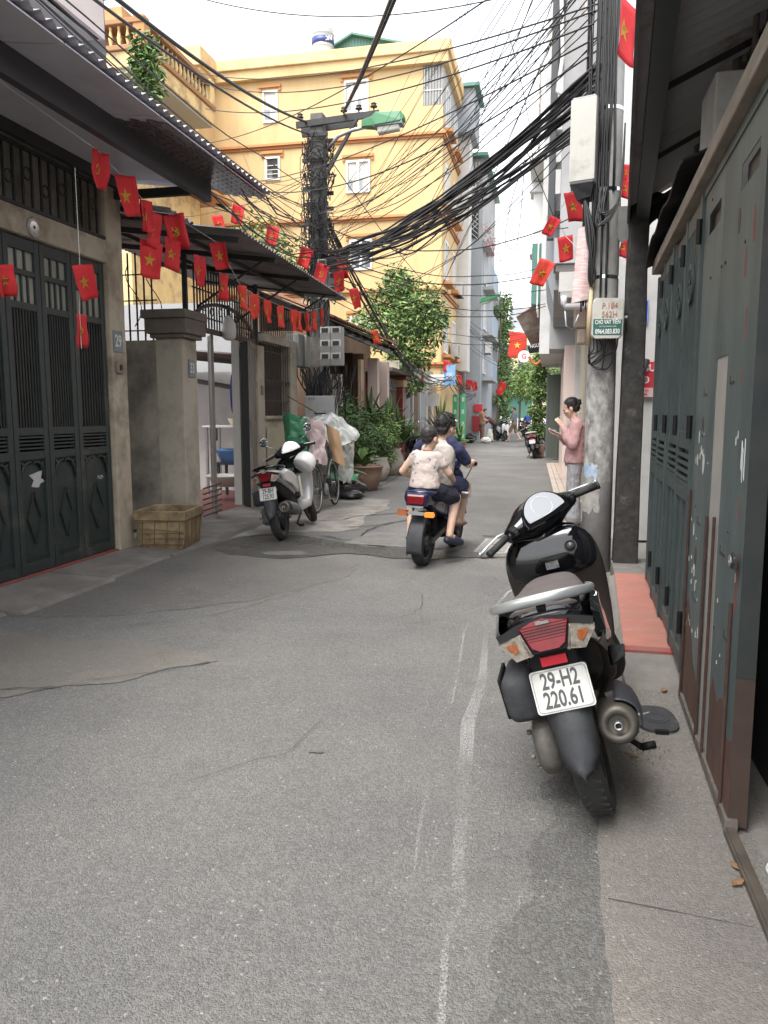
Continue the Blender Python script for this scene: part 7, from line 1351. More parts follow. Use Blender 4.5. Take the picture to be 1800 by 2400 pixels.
def tree(label, base, top, cl, n, size, mats, seed, r=.12, group='trees along the street', name='street_tree', aspect=.45, limbs=True):
    t_ = T(name, label, 'tree', base, group); b = Vector(base); rnd = random.Random(seed); g = MB(); tp = Vector(top)
    g.tube([b.lerp(tp, k/6)+Vector((.08*noise.noise(Vector((k*.7,seed,0))), .08*noise.noise(Vector((k*.7,seed,5))), 0)) for k in range(7)], [r*(1-.09*k) for k in range(7)], 9); g.build('trunk', barkm, t_, smooth=True)
    if limbs:
        for c, rr in cl:
            s0 = b.lerp(tp, rnd.uniform(.6,1)); e = Vector(c); m_ = s0.lerp(e, .5)+Vector((0,0,.15*rr)); g = MB(); g.tube([s0, m_, e], [r*.4, r*.25, r*.08], 6); g.build('branch', barkm, t_, smooth=True)
    leaf_cloud('crown', n, clumps(cl), size, mats, t_, seed, aspect=aspect); return t_
tree('leafy green tree overhanging the street before the yellow building', (-4.75,24.2,0), (-4.7,24.4,4.2), [((-4.7,24,5.3),.6),((-4.0,24,4.8),.7),((-5.2,24.2,4.7),.7),((-3.75,23.6,4.0),.6),((-4.4,23.5,4.1),.8),((-5.5,24,3.9),.6),((-4.0,23.4,3.2),.55),((-4.6,23.5,3.0),.55),((-4.9,24.5,5.7),.4),((-6.1,24.3,4.2),.5),((-3.45,23.8,4.4),.35),((-4.2,23.6,2.3),.4),((-6.4,23.0,3.6),.6)], 7500, .16, [leafm, leafl, leafd], 3)
# pots and shrubs on the left
def pot(label, x, y, r, h, mat, shape=0, group='plant pots on the left'):
    g = MB(); prof = [(0,0),(r*.72,0),(r*.95,h*.6),(r,h*.93),(r*1.07,h*.94),(r*1.07,h),(r*.92,h),(r*.88,h*.86),(0,h*.86)] if shape == 0 else [(0,0),(r*.6,0),(r*.95,h*.35),(r,h*.6),(r*.8,h*.9),(r*.86,h),(r*.7,h),(r*.66,h*.88),(0,h*.88)]
    g.lathe(prof, 20, (x,y,.012)); return one('plant_pot', g, mat, label, 'plant pot', group, smooth=True)
pot('round clay pot nearest the black bin bag', -3.75,13.1,.30,.38,clay); pot('wide clay pot second from the bin bag', -3.40,13.9,.36,.45,clay); pot('pale cement pot behind the wide clay pot', -3.62,14.9,.30,.55,potgrey,1); pot('second pale cement urn in the pot row', -3.55,15.7,.28,.5,potgrey,1); pot('cream urn furthest along the pot row', -3.62,17.3,.34,.62,potgrey,1)
heap((-3.42,17.9,.0), (.26,.26,.26), M('pale_green_sack', (.50,.52,.34), .7), 'pale green sack beside the last urn', 'sack', 'sack', 17)
def shrub(label, loc, cl, n, size, mats, seed, group='shrubs in the pot row', name='potted_shrub', aspect=.5, stems=5):
    t_ = T(name, label, 'shrub', loc, group); rnd = random.Random(seed)
    for i in range(stems): c, rr = cl[i % len(cl)]; g = MB(); g.tube([Vector(loc), Vector(loc).lerp(Vector(c), .5)+Vector((rnd.uniform(-.05,.05),0,.05)), Vector(c)], [.02,.014,.006], 5); g.build('stem', barkm, t_)
    leaf_cloud('foliage', n, clumps(cl), size, mats, t_, seed, aspect=aspect); return t_
shrub('dense dark green bush rising against the brown wall', (-3.95,14.2,.3), [((-4.0,14.0,1.2),.5),((-3.75,14.4,.9),.45),((-4.2,14.2,1.7),.42),((-3.85,15.0,1.3),.40),((-4.15,15,1.6),.32),((-3.62,14.6,.65),.32),((-3.65,15.5,.9),.36),((-3.65,16.1,.75),.3)], 6500, .075, [leafd, leafd, leafm], 11)
shrub('lighter trailing bush spilling over the cement pots', (-3.5,16.4,.4), [((-3.6,16.0,.9),.3),((-3.62,16.9,.95),.34),((-3.7,17.4,.9),.3),((-3.5,16.2,.5),.24),((-3.8,17.0,1.3),.28)], 3200, .08, [leafm, leafd, leafl], 12)
def blades(label, loc, n, L_, w, mats, seed, up=1., group='strap-leaved plants', name='strap_leaf_plant', bend=.8, cat='plant'):
    t_ = T(name, label, cat, loc, group); rnd = random.Random(seed); o = Vector(loc)
    for i in range(n):
        a = rnd.uniform(0, 2*pi); el = rnd.uniform(.25, 1.45)*up; l = L_*rnd.uniform(.65,1.15); d = Vector((cos(a)*cos(el), sin(a)*cos(el), sin(el))); s_ = Vector((-sin(a), cos(a), 0)); g = MB(); p = o+Vector((0,0,rnd.uniform(0,.15))); N_ = 6
        for k in range(N_+1):
            u = k/N_; ww = w*(sin(pi*min(1,u*.9+.08))**.7); q = p+d*l*u+Vector((0,0,-bend*l*u*u*cos(el)*.5)); nn = s_.cross(d)*ww*.25; g.v += [q-s_*ww, q-nn, q+s_*ww]
        for k in range(N_):
            for j in (0, 1): b = k*3+j; g.f.append([b,b+3,b+4,b+1]); g.mi.append(0)
        g.build('leaf', mats[i % len(mats)], t_, smooth=True)
    return t_
blades('glossy strap-leaved plant standing behind the bushes', (-3.75,17.8,.9), 34, .95, .045, [leafd, leafm], 5); blades('second glossy strap-leaved plant before the red pillar', (-3.7,19.2,.6), 30, 1.0, .05, [leafd, leafd, leafm], 6); blades('strap-leaved plant highest above the bush', (-4.0,17.0,1.2), 22, .8, .045, [leafd], 16)
blades('broad-leaved plant in the nearest clay pot', (-3.7,13.2,.36), 12, .55, .10, [leafm, leafl, leafd], 7, name='broad_leaf_plant', group='broad-leaved potted plants'); blades('broad-leaved plant in the wide clay pot', (-3.4,13.9,.42), 11, .42, .08, [leafm, leafd], 8, name='broad_leaf_plant', group='broad-leaved potted plants')
blades('spiky pandan-like shrub by the dark parked scooter', (-3.75,26.6,.55), 70, 1.35, .028, [leafd, leafm], 9, name='spiky_shrub', bend=.5); blades('small leafy plant beside the spiky shrub', (-3.35,29.0,.3), 24, .8, .05, [leafm, leafd], 10)
pot('dark pot of the spiky shrub', -3.75,26.6,.35,.5,capm); pot('clay pot of the small leafy plant', -3.35,29.0,.25,.35,clay)
# right side shrub column and far trees
shrub('tall narrow leafy shrub in a box pot beside the green metal door', (-.38,25.6,.4), [((-.40,25.6,.9),.30),((-.45,25.6,1.5),.32),((-.38,25.6,2.1),.30),((-.42,25.6,2.7),.30),((-.35,25.5,3.2),.25)], 3600, .10, [leafm, leafd, leafl], 21, group='shrubs on the right', stems=4)
g = MB(); g.loft([[(-.56,25.35,.01),(-.22,25.35,.01),(-.22,25.8,.01),(-.56,25.8,.01)],[(-.6,25.3,.42),(-.18,25.3,.42),(-.18,25.85,.42),(-.6,25.85,.42)]]); one('box_pot', g, clay, 'square clay pot holding the tall narrow shrub', 'plant pot', bevel=.01)
tree('light green tree far on the right behind the parked scooters', (-.5,40,0), (-.6,40,3.2), [((-.9,40,3.0),.9),((-1.5,39.5,2.8),.7),((-.3,41,3.6),.9),((-1.2,41,3.5),.6),((-1.9,41,3.1),.5),((-.6,38.5,2.6),.7)], 4200, .17, [leafm, leafl, leafd], 22)
tree('dark green tree at the end of the street', (-2.5,62,0), (-2.4,62,4), [((-2.6,62,4.5),1.6),((-1.2,62,4.6),1.4),((-3.4,61,3.6),1.3),((-.4,60,4.0),1.5),((-1.6,60,3.2),1.1)], 4200, .26, [leafd, leafm], 23)
tree('tall green tree beyond the large flag', (-1.0,52,0), (-1.0,52,4), [((-.7,52,4.6),.9),((-.2,52,5.2),.9),((-1.2,52,4.0),.8),((-.2,51,4.2),.8)], 2600, .22, [leafm, leafl, leafd], 24)
tree('low bright shrub tree over the far parked scooters', (-.4,31.5,0), (-.45,31.5,2.2), [((-.5,31.5,2.6),.6),((-.9,32,2.9),.55),((-.2,32,3.2),.6),((-1.2,33,2.5),.45)], 2600, .13, [leafm, leafl], 25, r=.06)
vn = T('climbing_vine', 'thick green creeper covering the narrow far house', 'vine', (-3.1,46,0)); VC = [((-3.0,46.3+.9*(i % 4),.6+i*.42),.55) for i in range(19)]
leaf_cloud('foliage', 5200, clumps(VC), .22, [leafm, leafd, leafl], vn, 31); g = MB(); g.tube([(-3.15,46.1,.0),(-3.1,46.1,4),(-3.0,46.1,8)], .05, 6); g.build('stem', barkm, vn)
bg_ = T('bougainvillea', 'sparse pink flowering creeper on the grey building balcony', 'vine', (-3.1,38.5,9.4)); leaf_cloud('blossom', 260, clumps([((-3.1,38.4,9.6),.45),((-2.9,38.3,9.0),.35),((-3.3,38.3,10.2),.3)]), .12, [M('pink_blossom', (.62,.18,.28), .6), leafm], bg_, 32); g = MB(); g.tube([(-3.3,38.4,9.4),(-3.1,38.3,9.8),(-2.85,38.2,8.9)], .012, 5); g.build('stem', barkm, bg_)
hv = T('hanging_creeper', 'green creeper hanging over the balustrade house balcony', 'vine', (-11.2,21.1,11)); leaf_cloud('foliage', 1500, clumps([((-11.35,21.0,11.6),.38),((-11.3,20.95,11.0),.42),((-11.3,20.9,10.3),.42),((-11.2,20.9,9.6),.36),((-11.3,20.9,9.0),.3)]), .2, [leafd, leafm, leafl], hv, 33); g = MB(); g.tube([(-11.3,21.1,12.0),(-11.25,21.0,10.4),(-11.2,21.0,9.0)], .02, 5); g.build('stem', barkm, hv)
tree('yellowish tree behind the small wavy awning', (-6.4,16.5,0), (-6.3,16.4,4), [((-6.4,16.5,5.1),.7),((-5.8,16.6,4.8),.55),((-7.1,16.5,4.9),.6)], 1500, .13, [leafl, leafm, leafy], 34)
# moss and weeds
g = MB(); rnd = random.Random(4)
for i in range(160):
    x, y = rnd.gauss(.42,.05), rnd.gauss(3.25,.09); h = rnd.uniform(.004,.012); a = rnd.uniform(0,6.28); g.add([(x,y,.011),(x+.006*cos(a),y+.006*sin(a),.011),(x+.004*sin(a),y+.004*cos(a),.011+h)], [(0,1,2)])
tag(g.build('moss', M('green_moss', (.10,.12,.045), .9)), 'thin green moss on the concrete below the muffler', 'moss', kind='stuff')
# ---------------------------------------------------------------- people: closed shapes fused by voxel remesh into one continuous surface
class Fig:
    def __init__(s): s.m = MB()
    def cap(s, p, q, r0, r1=None, n=12):
        p, q = Vector(p), Vector(q); r1 = r0 if r1 is None else r1; d = (q-p); L_ = d.length; d = d.normalized() if L_ > 1e-6 else Vector((0,0,1)); pts = []; rs = []
        for k in range(4): a = R(80-26.6*k); pts.append(p-d*r0*sin(a)); rs.append(max(.0008, r0*cos(a)))
        for k in range(4): a = R(26.6*k); pts.append(q+d*r1*sin(a)); rs.append(max(.0008, r1*cos(a)))
        s.m.tube(pts, rs, n); return s
    def chain(s, pts, rs):
        for i in range(len(pts)-1): s.cap(pts[i], pts[i+1], rs[i], rs[i+1])
        return s
    def ell(s, c, rx, ry, rz, mx_=None, n=14):
        k = len(s.m.v); s.m.lathe([(max(.001, sin(pi*i/10)), -cos(pi*i/10)) for i in range(11)], n)
        for i in range(k, len(s.m.v)): v = s.m.v[i]; v = Vector((v.x*rx, v.y*ry, v.z*rz))+Vector(c); s.m.v[i] = mx_ @ v if mx_ else v
        return s
    def rings(s, secs, n=20):
        """stack of ellipses: (centre, rx, ry)"""
        s.m.loft([[(c[0]+rx*cos(2*pi*k/n), c[1]+ry*sin(2*pi*k/n), c[2]) for k in range(n)] for c, rx, ry in secs]); return s
    def hand(s, wrist, d, nrm, side, curl=.5, sc=1.):
        """palm, four unequal fingers and a thumb; d = pointing direction, nrm = back of the hand"""
        w = Vector(wrist); d = Vector(d).normalized(); nrm = (Vector(nrm)-d*Vector(nrm).dot(d)).normalized(); lat = d.cross(nrm)*side
        for k in range(4): s.cap(w+lat*(.014-.012*k)*sc, w+d*.085*sc+lat*(.030-.020*k)*sc, .012*sc, .010*sc, 8)
        for k, L_ in enumerate((.068,.076,.070,.054)):
            p = w+d*.085*sc+lat*(.030-.020*k)*sc; dd = d
            for j, f in enumerate((.45,.32,.23)):
                dd = (dd-nrm*curl*(.5+.3*j)).normalized(); q = p+dd*L_*f*sc; s.cap(p, q, (.0088-.0008*j)*sc, (.008-.0008*j)*sc, 8); p = q
        p = w+d*.02*sc+lat*.026*sc; q = p+(d*.55+lat*.8-nrm*.3).normalized()*.042*sc; s.cap(p, q, .012*sc, .010*sc, 8); s.cap(q, q+(d*.9+lat*.25-nrm*.5).normalized()*.034*sc, .0095*sc, .0075*sc, 8); return s
    def build(s, name, mat, par, vox=.008, smooth=5):
        me = s.m.mesh(name, mat, True); o = obj(name, me, par); md = o.modifiers.new('fuse', 'REMESH'); md.mode = 'VOXEL'; md.voxel_size = vox; md.use_smooth_shade = True
        sm = o.modifiers.new('relax', 'SMOOTH'); sm.factor = .5; sm.iterations = smooth
        if name not in ('body', 'clog') and vox < .012:      # cloth folds, strands
            tx = bpy.data.textures.new('folds', 'CLOUDS'); tx.noise_scale = .028 if 'hair' in name else .075; tx.noise_depth = 2; dm = o.modifiers.new('folds', 'DISPLACE'); dm.texture = tx; dm.texture_coords = 'LOCAL'; dm.strength = .012 if 'hair' in name else .020; dm.mid_level = .55
        return o
def head(body, hair, c, tilt=0, turn=0, roll=0, sc=1., style='short'):
    mx_ = Matrix.Translation(c) @ Matrix.Rotation(R(turn),4,'Z') @ Matrix.Rotation(R(-tilt),4,'X') @ Matrix.Rotation(R(roll),4,'Y') @ Matrix.Scale(sc,4)
    E_ = lambda cc, a, b, d: body.ell(cc, a, b, d, mx_)
    E_((0,-.012,.025),.074,.093,.092); E_((0,.028,-.035),.060,.064,.082); E_((0,.052,-.092),.034,.034,.026); E_((0,.094,-.026),.011,.014,.020); E_((0,.088,-.004),.008,.009,.025); E_((0,.083,-.066),.024,.014,.011)
    for s_ in (-1, 1): E_((s_*.030,.074,.012),.022,.016,.010); E_((s_*.045,.055,-.03),.022,.025,.026); E_((s_*.076,-.008,-.018),.009,.022,.032)
    if hair is not None:
        H_ = lambda cc, a, b, d: hair.ell(cc, a, b, d, mx_)
        H_((0,-.026,.036),.080,.094,.090)
        if style == 'bun': H_((0,-.02,.03),.082,.094,.094); H_((0,-.06,-.02),.066,.06,.06); H_((0,-.115,.015),.036,.036,.036); H_((0,-.135,.04),.02,.024,.024); H_((-.02,-.125,.055),.012,.018,.02)
        elif style == 'mop':
            rnd = random.Random(2)
            for i in range(46): a, b = rnd.uniform(0,2*pi), rnd.uniform(-.1,1.3); H_((.070*cos(a)*cos(b), -.024+.082*sin(a)*cos(b), .035+.085*sin(b)), .020,.020,.024)
            H_((0,-.06,-.03),.062,.05,.05)
        elif style == 'crop': H_((0,-.05,-.015),.066,.052,.055)
    return mx_
def face(par, mx_, mouth=(.42,.16,.14)):
    for s_ in (-1, 1):
        g = MB(); g.lathe([(max(.0005,.0105*sin(pi*i/8)), -.004*cos(pi*i/8)) for i in range(9)], 12, (s_*.030,.0885,.001), (0,1,0)); g.v = [mx_ @ Vector((v.x, v.y, (v.z-.001)*.5+.001)) for v in g.v]; g.build('eye', M('dark_eye', (.02,.015,.013), .2), par, smooth=True)
        g = MB(); g.bar((s_*.016,.090,.024),(s_*.046,.080,.024),.006,.005); g.v = [mx_ @ v for v in g.v]; g.build('eyebrow', hairm, par)
    g = MB(); g.tube([(-.020,.090,-.063),(-.008,.097,-.061),(.008,.097,-.061),(.020,.090,-.063)], .0045, 6); g.v = [mx_ @ v for v in g.v]; g.build('lips', M('lips', mouth, .5), par)
def person(label, loc, rz=0, rot=None): return T('person', label, 'person', loc, None, rz, True, rot)
def strands(par, mx_, n, kind):
    rnd = random.Random(n); g = MB()
    for i in range(n):
        a, e = rnd.uniform(0, 2*pi), rnd.uniform(-.15, 1.5); d = Vector((cos(a)*cos(e), sin(a)*cos(e), sin(e)))
        if d.y > .55 and d.z < .55: continue
        p = Vector((0,-.026,.036))+Vector((d.x*.083, d.y*.098, d.z*.094)); pts = [p]; t_ = Vector((rnd.gauss(0,.5), rnd.gauss(-.3,.5), -.6)) if kind == 'mop' else Vector((-d.x*.8, -1, .1-d.z*.4))
        for k in range(3): t_ = (t_-d*t_.dot(d)*.8).normalized(); p = p+t_*(.014 if kind == 'mop' else .022)+d*(.004 if kind == 'mop' else -.001); d = (p-Vector((0,-.026,.036))).normalized(); pts.append(p)
        g.tube([mx_ @ q for q in pts], [.0028,.0024,.0018,.0006], 4, cap=False)
    o = g.build('hair_strands', hairm, par, smooth=True); o['kind'] = 'stuff'
# woman in pink leaning by the pole, looking at her phone
wm = person('woman in a pink jacket and grey checked trousers looking down at a phone', (.30, 9.86, .012), R(86))
jk = M('pink_jacket_cloth', (.43,.255,.25), .85, (.48,.295,.285), 7, bump=.5, bscale=18); tr = M('grey_checked_trousers', (.36,.36,.37), .9, (.22,.22,.24), 60, 3., stretch=(1,1,.25), bump=.2, bscale=30)
b = Fig(); hr = Fig(); b.cap((0,-.01,1.26),(0,.035,1.39),.050,.046); mxh = head(b, hr, (0,.075,1.475), tilt=24, style='bun', sc=.98)
b.hand((-.15,.150,1.245),(.05,.55,.75),(-.7,-.5,.3),1,.6,.95); b.chain([(-.215,.05,1.05),(-.15,.150,1.245)],[.034,.026]); b.hand((.04,.215,1.14),(-.2,.85,.35),(.35,.2,-.9),-1,.35,.95); b.chain([(.19,.06,1.02),(.04,.215,1.14)],[.034,.026])
b.rings([((0,0,.80),.14,.10),((0,-.01,1.0),.12,.09),((0,-.01,1.22),.15,.09),((0,-.01,1.30),.08,.07)])
for s_ in (-1, 1): b.chain([(s_*.075,0,.82),(s_*.08,.01,.46),(s_*.07,0,.15),(s_*.075,.0,.06)],[.075,.05,.04,.036]); b.cap((s_*.078,-.03,.035),(s_*.08,.11,.025),.034,.026)
b.build('body', skinlight, wm, .0065, 4); hr.build('hair', hairm, wm, .007, 3); face(wm, mxh); strands(wm, mxh, 220, 'bun')
j = Fig(); j.rings([((0,0,.80),.185,.135),((0,0,.84),.19,.138),((0,-.005,1.0),.175,.125),((0,-.012,1.16),.182,.125),((0,-.015,1.27),.16,.105),((0,-.01,1.33),.085,.07)])
j.chain([(-.155,-.015,1.275),(-.225,.025,1.04),(-.205,.085,1.10),(-.155,.140,1.225)],[.074,.066,.058,.044]); j.chain([(.155,-.015,1.275),(.21,.035,1.02),(.15,.12,1.06),(.055,.200,1.13)],[.074,.064,.056,.044]); j.rings([((0,.0,1.30),.10,.085),((0,.01,1.36),.075,.065)]); j.build('jacket', jk, wm, .009, 4)
p_ = Fig(); p_.rings([((0,0,.90),.14,.11),((0,0,.84),.165,.125),((0,.0,.76),.165,.12)])
for s_ in (-1, 1): p_.chain([(s_*.085,.0,.78),(s_*.09,.015,.45),(s_*.092,.0,.12)],[.088,.082,.092])
p_.build('trousers', tr, wm, .01, 3); sh_ = Fig(); sh_.ell((0,.105,1.26),.03,.012,.09); sh_.build('undershirt', wallwhite, wm, .008, 2)
for s_ in (-1, 1): g = MB(); g.loft([sup(-.08,.015,.035,.012,3,12,s_*.08),sup(.05,.014,.045,.012,3,12,s_*.08),sup(.13,.013,.035,.010,3,12,s_*.08)]); g.tube([(s_*.08-.04,.05,.02),(s_*.08-.02,.08,.055),(s_*.08+.02,.08,.055),(s_*.08+.04,.05,.02)], .009, 6); g.build('sandal', matte, wm)
phn = T('mobile_phone', 'white mobile phone held by the woman in pink', 'phone', (.045, 9.895, 1.195), local=True, rot=(R(8), R(26), R(4)))
g = MB(); g.box(-.085,.075,-.036,.036,0,.009); g.build('case', white, phn, bevel=.004); g = MB(); g.box(-.078,.068,-.032,.032,.009,.0098); g.build('screen', glassdark, phn)
g = MB(); g.box(-.02,.035,-.004,.004,-.003,.003); o = one('paper_slip', g, white, 'small white slip pinched in the raised hand of the woman', 'paper'); o.location = (.085, 9.71, 1.375); o.rotation_euler = (0,R(-20),0)
# riders
ROT = (0, R(2), R(-8)); ML = (-1.155, 7.05, .005)
dv = person('moped driver in a cream tee with navy sleeves, seen from behind', ML, rot=ROT)
b = Fig(); hr = Fig(); b.chain([(.02,.375,1.10),(.045,.40,1.21)],[.056,.052]); mxh = head(b, hr, (.065,.41,1.285), tilt=8, turn=-22, style='mop', sc=1.06)
for s_ in (-1, 1):
    b.chain([(s_*.195,.40,1.06),(s_*.265,.53,.93),(s_*.265,.70,.945)],[.048,.040,.030]); b.hand((s_*.265,.695,.955),(-s_*.02,.6,-.1),(0,-.35,1),-s_,.9,1.0)
    b.chain([(s_*.09,.36,.76),(s_*.20,.72,.70),(s_*.17,.66,.36)],[.075,.060,.042]); b.cap((s_*.17,.64,.335),(s_*.175,.80,.325),.036,.028)
b.rings([((0,.33,.74),.14,.12),((0,.34,.95),.14,.10),((.01,.37,1.12),.15,.10)]); b.build('body', skinlight, dv, .0075, 4); hr.build('hair', hairm, dv, .008, 2); face(dv, mxh); strands(dv, mxh, 420, 'mop')
tee = M('cream_tee_cloth', (.40,.365,.33), .9, (.45,.41,.375), 8, bump=.5, bscale=16)
j = Fig(); j.rings([((0,.33,.73),.180,.15),((0,.335,.85),.175,.145),((.0,.35,1.0),.185,.135),((.01,.37,1.11),.17,.115),((.02,.375,1.165),.085,.075)]); j.build('tee_shirt', tee, dv, .009, 5)
j = Fig()
for s_ in (-1, 1): j.chain([(s_*.12+.01,.37,1.135),(s_*.190,.395,1.075),(s_*.245,.49,.975)],[.068,.070,.062])
j.build('navy_sleeves', navy, dv, .009, 4)
j = Fig(); j.rings([((0,.33,.68),.17,.14),((0,.33,.80),.165,.14)]); [j.chain([(s_*.09,.38,.74),(s_*.18,.62,.715)],[.095,.082]) for s_ in (-1, 1)]; j.build('shorts', navy, dv, .01, 3)
for s_ in (-1, 1): g = MB(); g.loft([sup(.58,.312,.036,.014,3,12,s_*.17),sup(.72,.308,.045,.014,3,12,s_*.175),sup(.83,.306,.035,.012,3,12,s_*.178)]); g.build('sandal', M('brown_sandal', (.14,.09,.06), .7), dv, smooth=True)
by = person('boy in a pale printed tee sitting behind the moped driver', ML, rot=ROT)
prt = bpy.data.materials.new('printed_tee_cloth'); prt.use_nodes = True; t = prt.node_tree; pb_ = t.nodes['Principled BSDF']; pb_.inputs['Roughness'].default_value = .9
tc_ = t.nodes.new('ShaderNodeTexCoord'); vo = t.nodes.new('ShaderNodeTexVoronoi'); vo.inputs['Scale'].default_value = 15; nz_ = t.nodes.new('ShaderNodeTexNoise'); nz_.inputs['Scale'].default_value = 55; nz_.inputs['Detail'].default_value = 3
mxn = t.nodes.new('ShaderNodeMix'); mxn.data_type = 'RGBA'; mxn.inputs[0].default_value = .045; t.links.new(tc_.outputs['Object'], mxn.inputs[6]); t.links.new(tc_.outputs['Object'], nz_.inputs['Vector']); t.links.new(nz_.outputs['Color'], mxn.inputs[7]); t.links.new(mxn.outputs[2], vo.inputs['Vector'])
rr_ = t.nodes.new('ShaderNodeMapRange'); rr_.inputs[1].default_value = .20; rr_.inputs[2].default_value = .25; t.links.new(vo.outputs['Distance'], rr_.inputs[0]); mc = t.nodes.new('ShaderNodeMix'); mc.data_type = 'RGBA'; t.links.new(rr_.outputs[0], mc.inputs[0]); mc.inputs[6].default_value = (.17,.16,.22,1); mc.inputs[7].default_value = (.46,.385,.35,1); t.links.new(mc.outputs[2], pb_.inputs['Base Color'])
bn = t.nodes.new('ShaderNodeTexNoise'); bn.inputs['Scale'].default_value = 14; bmp = t.nodes.new('ShaderNodeBump'); bmp.inputs['Strength'].default_value = .6; bmp.inputs['Distance'].default_value = .015; t.links.new(tc_.outputs['Object'], bn.inputs['Vector']); t.links.new(bn.outputs[0], bmp.inputs['Height']); t.links.new(bmp.outputs[0], pb_.inputs['Normal'])
b = Fig(); hr = Fig(); b.chain([(0,-.0,1.02),(.012,.015,1.115)],[.042,.040]); mxh = head(b, hr, (.018,.025,1.195), tilt=10, turn=-18, style='crop', sc=.94)
for s_, el, wr in ((1,(.205,.055,.875),(.195,.27,.79)),(-1,(-.235,.02,.87),(-.135,.20,.78))):
    b.chain([(s_*.115,-.005,1.02),el,wr],[.040,.036,.025]); b.hand(wr,(-s_*.55,.6,-.1),(s_*.8,.2,.3),s_,.5,.75)
for s_, kn, an, toe in ((1,(.235,.24,.63),(.215,.13,.285),(.275,.25,.215)),(-1,(-.20,.22,.60),(-.155,.08,.27),(-.19,.20,.22))): b.chain([(s_*.075,.02,.735),kn,an],[.062,.050,.034]); b.cap(an, toe, .032, .024)
b.rings([((0,-.01,.72),.12,.09),((0,0,.9),.11,.08),((0,0,1.02),.10,.07)]); b.build('body', skinlight, by, .0065, 4); hr.build('hair', M('cropped_black_hair', (.02,.018,.017), .6, (.035,.03,.028), 60), by, .0065, 3); face(by, mxh)
j = Fig(); j.rings([((0,-.02,.735),.150,.115),((0,-.02,.77),.148,.115),((0,-.012,.88),.130,.10),((0,-.005,.99),.132,.09),((.0,0,1.045),.105,.072),((.005,.005,1.075),.058,.05)])
for s_ in (-1, 1): j.chain([(s_*.10,-.0,1.025),(s_*.155,.02,.955)],[.056,.054])
j.build('tee_shirt', prt, by, .0075, 4)
j = Fig(); j.rings([((0,-.02,.665),.14,.11),((0,-.02,.76),.135,.105)])
for s_, kn in ((1,(.205,.19,.645)),(-1,(-.175,.17,.62))): j.chain([(s_*.075,.0,.72),kn],[.088,.084])
j.build('shorts', M('black_navy_shorts', (.010,.011,.022), .85, (.018,.02,.035), 10, bump=.4, bscale=20), by, .009, 3)
clog = M('navy_rubber_clog', (.02,.022,.04), .6)
for an, toe in (((.205,.10,.268),(.29,.275,.20)),((-.15,.05,.255),(-.195,.22,.205))):
    a, c_ = Vector(an), Vector(toe); j = Fig(); j.cap(a+Vector((0,-.01,-.025)), c_, .036, .036); j.cap(a.lerp(c_,.5)+Vector((0,0,.012)), c_+Vector((0,0,.006)), .034, .03); j.build('clog', clog, by, .007, 2)
g = MB(); g.lathe([(.044,-.004),(.047,0),(.044,.004)], 20, (.006,.006,1.078), (0,.15,1), True); g.build('neck_cord', M('orange_cord', (.5,.2,.1), .6), by)
# far people
def simple(label, loc, rz, top, bottom, skin, joints, hair='crop', hatmat=None, barelegs=True):
    p_ = person(label, loc, rz); J = joints; b = Fig(); hr = Fig(); mxh = head(b, hr, J['head'], tilt=J.get('tilt',5), turn=J.get('turn',0), style=hair); b.cap(J['neck'], Vector(J['head'])-Vector((0,.02,.06)), .052, .05)
    for s_ in 'LR': b.chain([J['sh'+s_], J['el'+s_], J['ha'+s_]], [.045,.038,.03]); b.ell(J['ha'+s_], .03,.04,.03); b.chain([J['hip'+s_], J['kn'+s_], J['an'+s_]], [.08,.056,.04]); b.cap(J['an'+s_], Vector(J['an'+s_])+Vector((0,.14,-.03)), .036, .03)
    b.build('body', skin, p_, .014, 3); hr.build('hair', hairm, p_, .014, 2)
    t_ = Fig(); hl, hr2 = Vector(J['hipL']), Vector(J['hipR']); sl_, sr = Vector(J['shL']), Vector(J['shR']); mh = (hl+hr2)/2; ms = (sl_+sr)/2
    t_.cap(hl+Vector((0,0,.04)), sl_+Vector((.03,0,-.03)), .11,.10); t_.cap(hr2+Vector((0,0,.04)), sr+Vector((-.03,0,-.03)), .11,.10); t_.cap(mh, ms, .12,.12); [t_.cap(J['sh'+s_], Vector(J['sh'+s_]).lerp(Vector(J['el'+s_]), .75), .068,.062) for s_ in 'LR']; t_.build('shirt', top, p_, .016, 3)
    q_ = Fig(); q_.cap(hl, hr2, .13); [q_.cap(J['hip'+s_], Vector(J['hip'+s_]).lerp(Vector(J['kn'+s_]), .95), .105,.085) for s_ in 'LR']
    if not barelegs: [q_.cap(J['kn'+s_], Vector(J['an'+s_])+Vector((0,0,.04)), .075,.06) for s_ in 'LR']
    q_.build('trousers' if not barelegs else 'shorts', bottom, p_, .016, 3); return p_, mxh
walkJ = dict(head=(0,.04,1.60),neck=(0,0,1.42),shL=(-.19,0,1.40),shR=(.19,0,1.40),elL=(-.24,.05,1.12),haL=(-.18,.28,1.05),elR=(.24,.02,1.12),haR=(.16,.26,1.08),hipL=(-.09,0,.88),hipR=(.09,0,.88),knL=(-.09,.20,.50),anL=(-.09,.26,.09),knR=(.09,-.06,.48),anR=(.09,-.30,.13))
greytee = M('grey_tee', (.10,.115,.13), .9, (.13,.145,.16), 8)
simple('man in a grey tee and brown shorts walking across the far street', (-1.80,39.0,.01), R(75), greytee, M('brown_shorts', (.17,.11,.07), .9), skinm, walkJ)
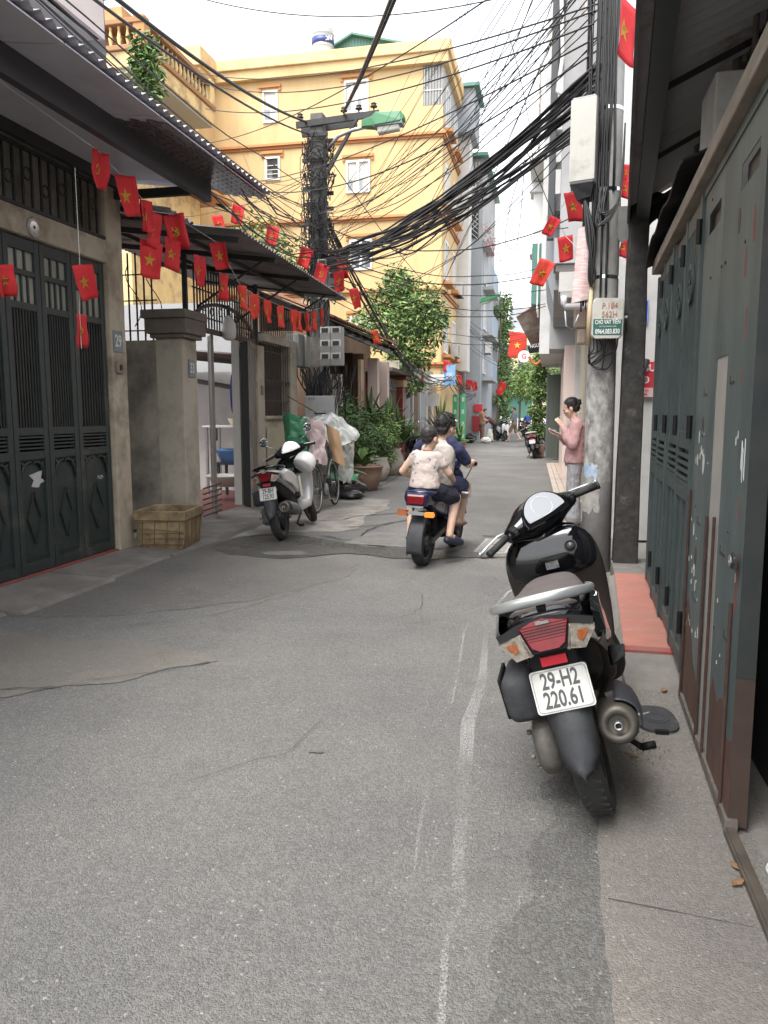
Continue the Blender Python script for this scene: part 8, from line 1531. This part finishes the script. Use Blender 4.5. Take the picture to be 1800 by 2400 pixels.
bend = dict(head=(0,.50,1.18),neck=(0,.36,1.16),shL=(-.18,.32,1.14),shR=(.18,.32,1.14),elL=(-.20,.46,.90),haL=(-.10,.60,.78),elR=(.20,.46,.90),haR=(.10,.60,.78),hipL=(-.09,0,.85),hipR=(.09,0,.85),knL=(-.10,.05,.46),anL=(-.10,0,.09),knR=(.10,.05,.46),anR=(.10,0,.09),tilt=45)
stand = dict(walkJ, knL=(-.10,.02,.48), anL=(-.10,0,.09), knR=(.10,.02,.48), anR=(.10,0,.09), tilt=25)
simple('person in brown clothes standing bent over the sacks, far left', (-3.28,37.5,.01), R(-70), M('brown_shirt', (.28,.16,.10), .9), M('brown_trousers', (.16,.08,.06), .9), skinm, dict(stand, head=(0,.16,1.52), tilt=30), barelegs=False)
simple('person in maroon bending to hold a cream sack, far left', (-2.75,38.9,.01), R(95), M('maroon_shirt', (.10,.03,.035), .9), M('black_trousers', (.015,.015,.018), .9), skinm, bend, barelegs=False)
rideJ = dict(head=(0,.42,1.40),neck=(0,.36,1.24),shL=(-.18,.34,1.22),shR=(.18,.34,1.22),elL=(-.27,.55,1.02),haL=(-.30,.85,1.02),elR=(.27,.55,1.02),haR=(.30,.85,1.02),hipL=(-.09,.28,.88),hipR=(.09,.28,.88),knL=(-.14,.68,.76),anL=(-.13,.72,.36),knR=(.14,.68,.76),anR=(.13,.72,.36))
rp_, mxh = simple('scooter rider in a pink top and pale hat, far down the street', (-3.5,53.0,.01), 0, M('hot_pink_top', (.62,.10,.16), .9), M('black_trousers', (.02,.02,.02)), skinm, rideJ, barelegs=False)
g = MB(); g.lathe([(.13,-.02),(.10,.0),(.09,.06),(.05,.09),(0,.10)], 16, (0,.40,1.46)); g.build('hat', wallwhite, rp_, smooth=True)
simple('person in blue sitting among the far right scooters', (-1.25,46.5,.01), R(10), M('blue_shirt', (.03,.06,.25), .9), M('black_trousers', (.02,.02,.02)), skinm, rideJ, barelegs=False)
cp_, mxh = simple('vendor in a conical straw hat by the far right scooters', (-.62,33.6,.01), R(80), M('rust_blouse', (.30,.12,.08), .9), M('black_trousers', (.02,.02,.02)), skinm, stand, barelegs=False)
g = MB(); g.lathe([(.24,-.06),(.12,.06),(.01,.16),(0,.16)], 20, (0,.05,1.63)); g.build('conical_hat', M('straw', (.55,.42,.22), .8), cp_, smooth=True, solid=.008)
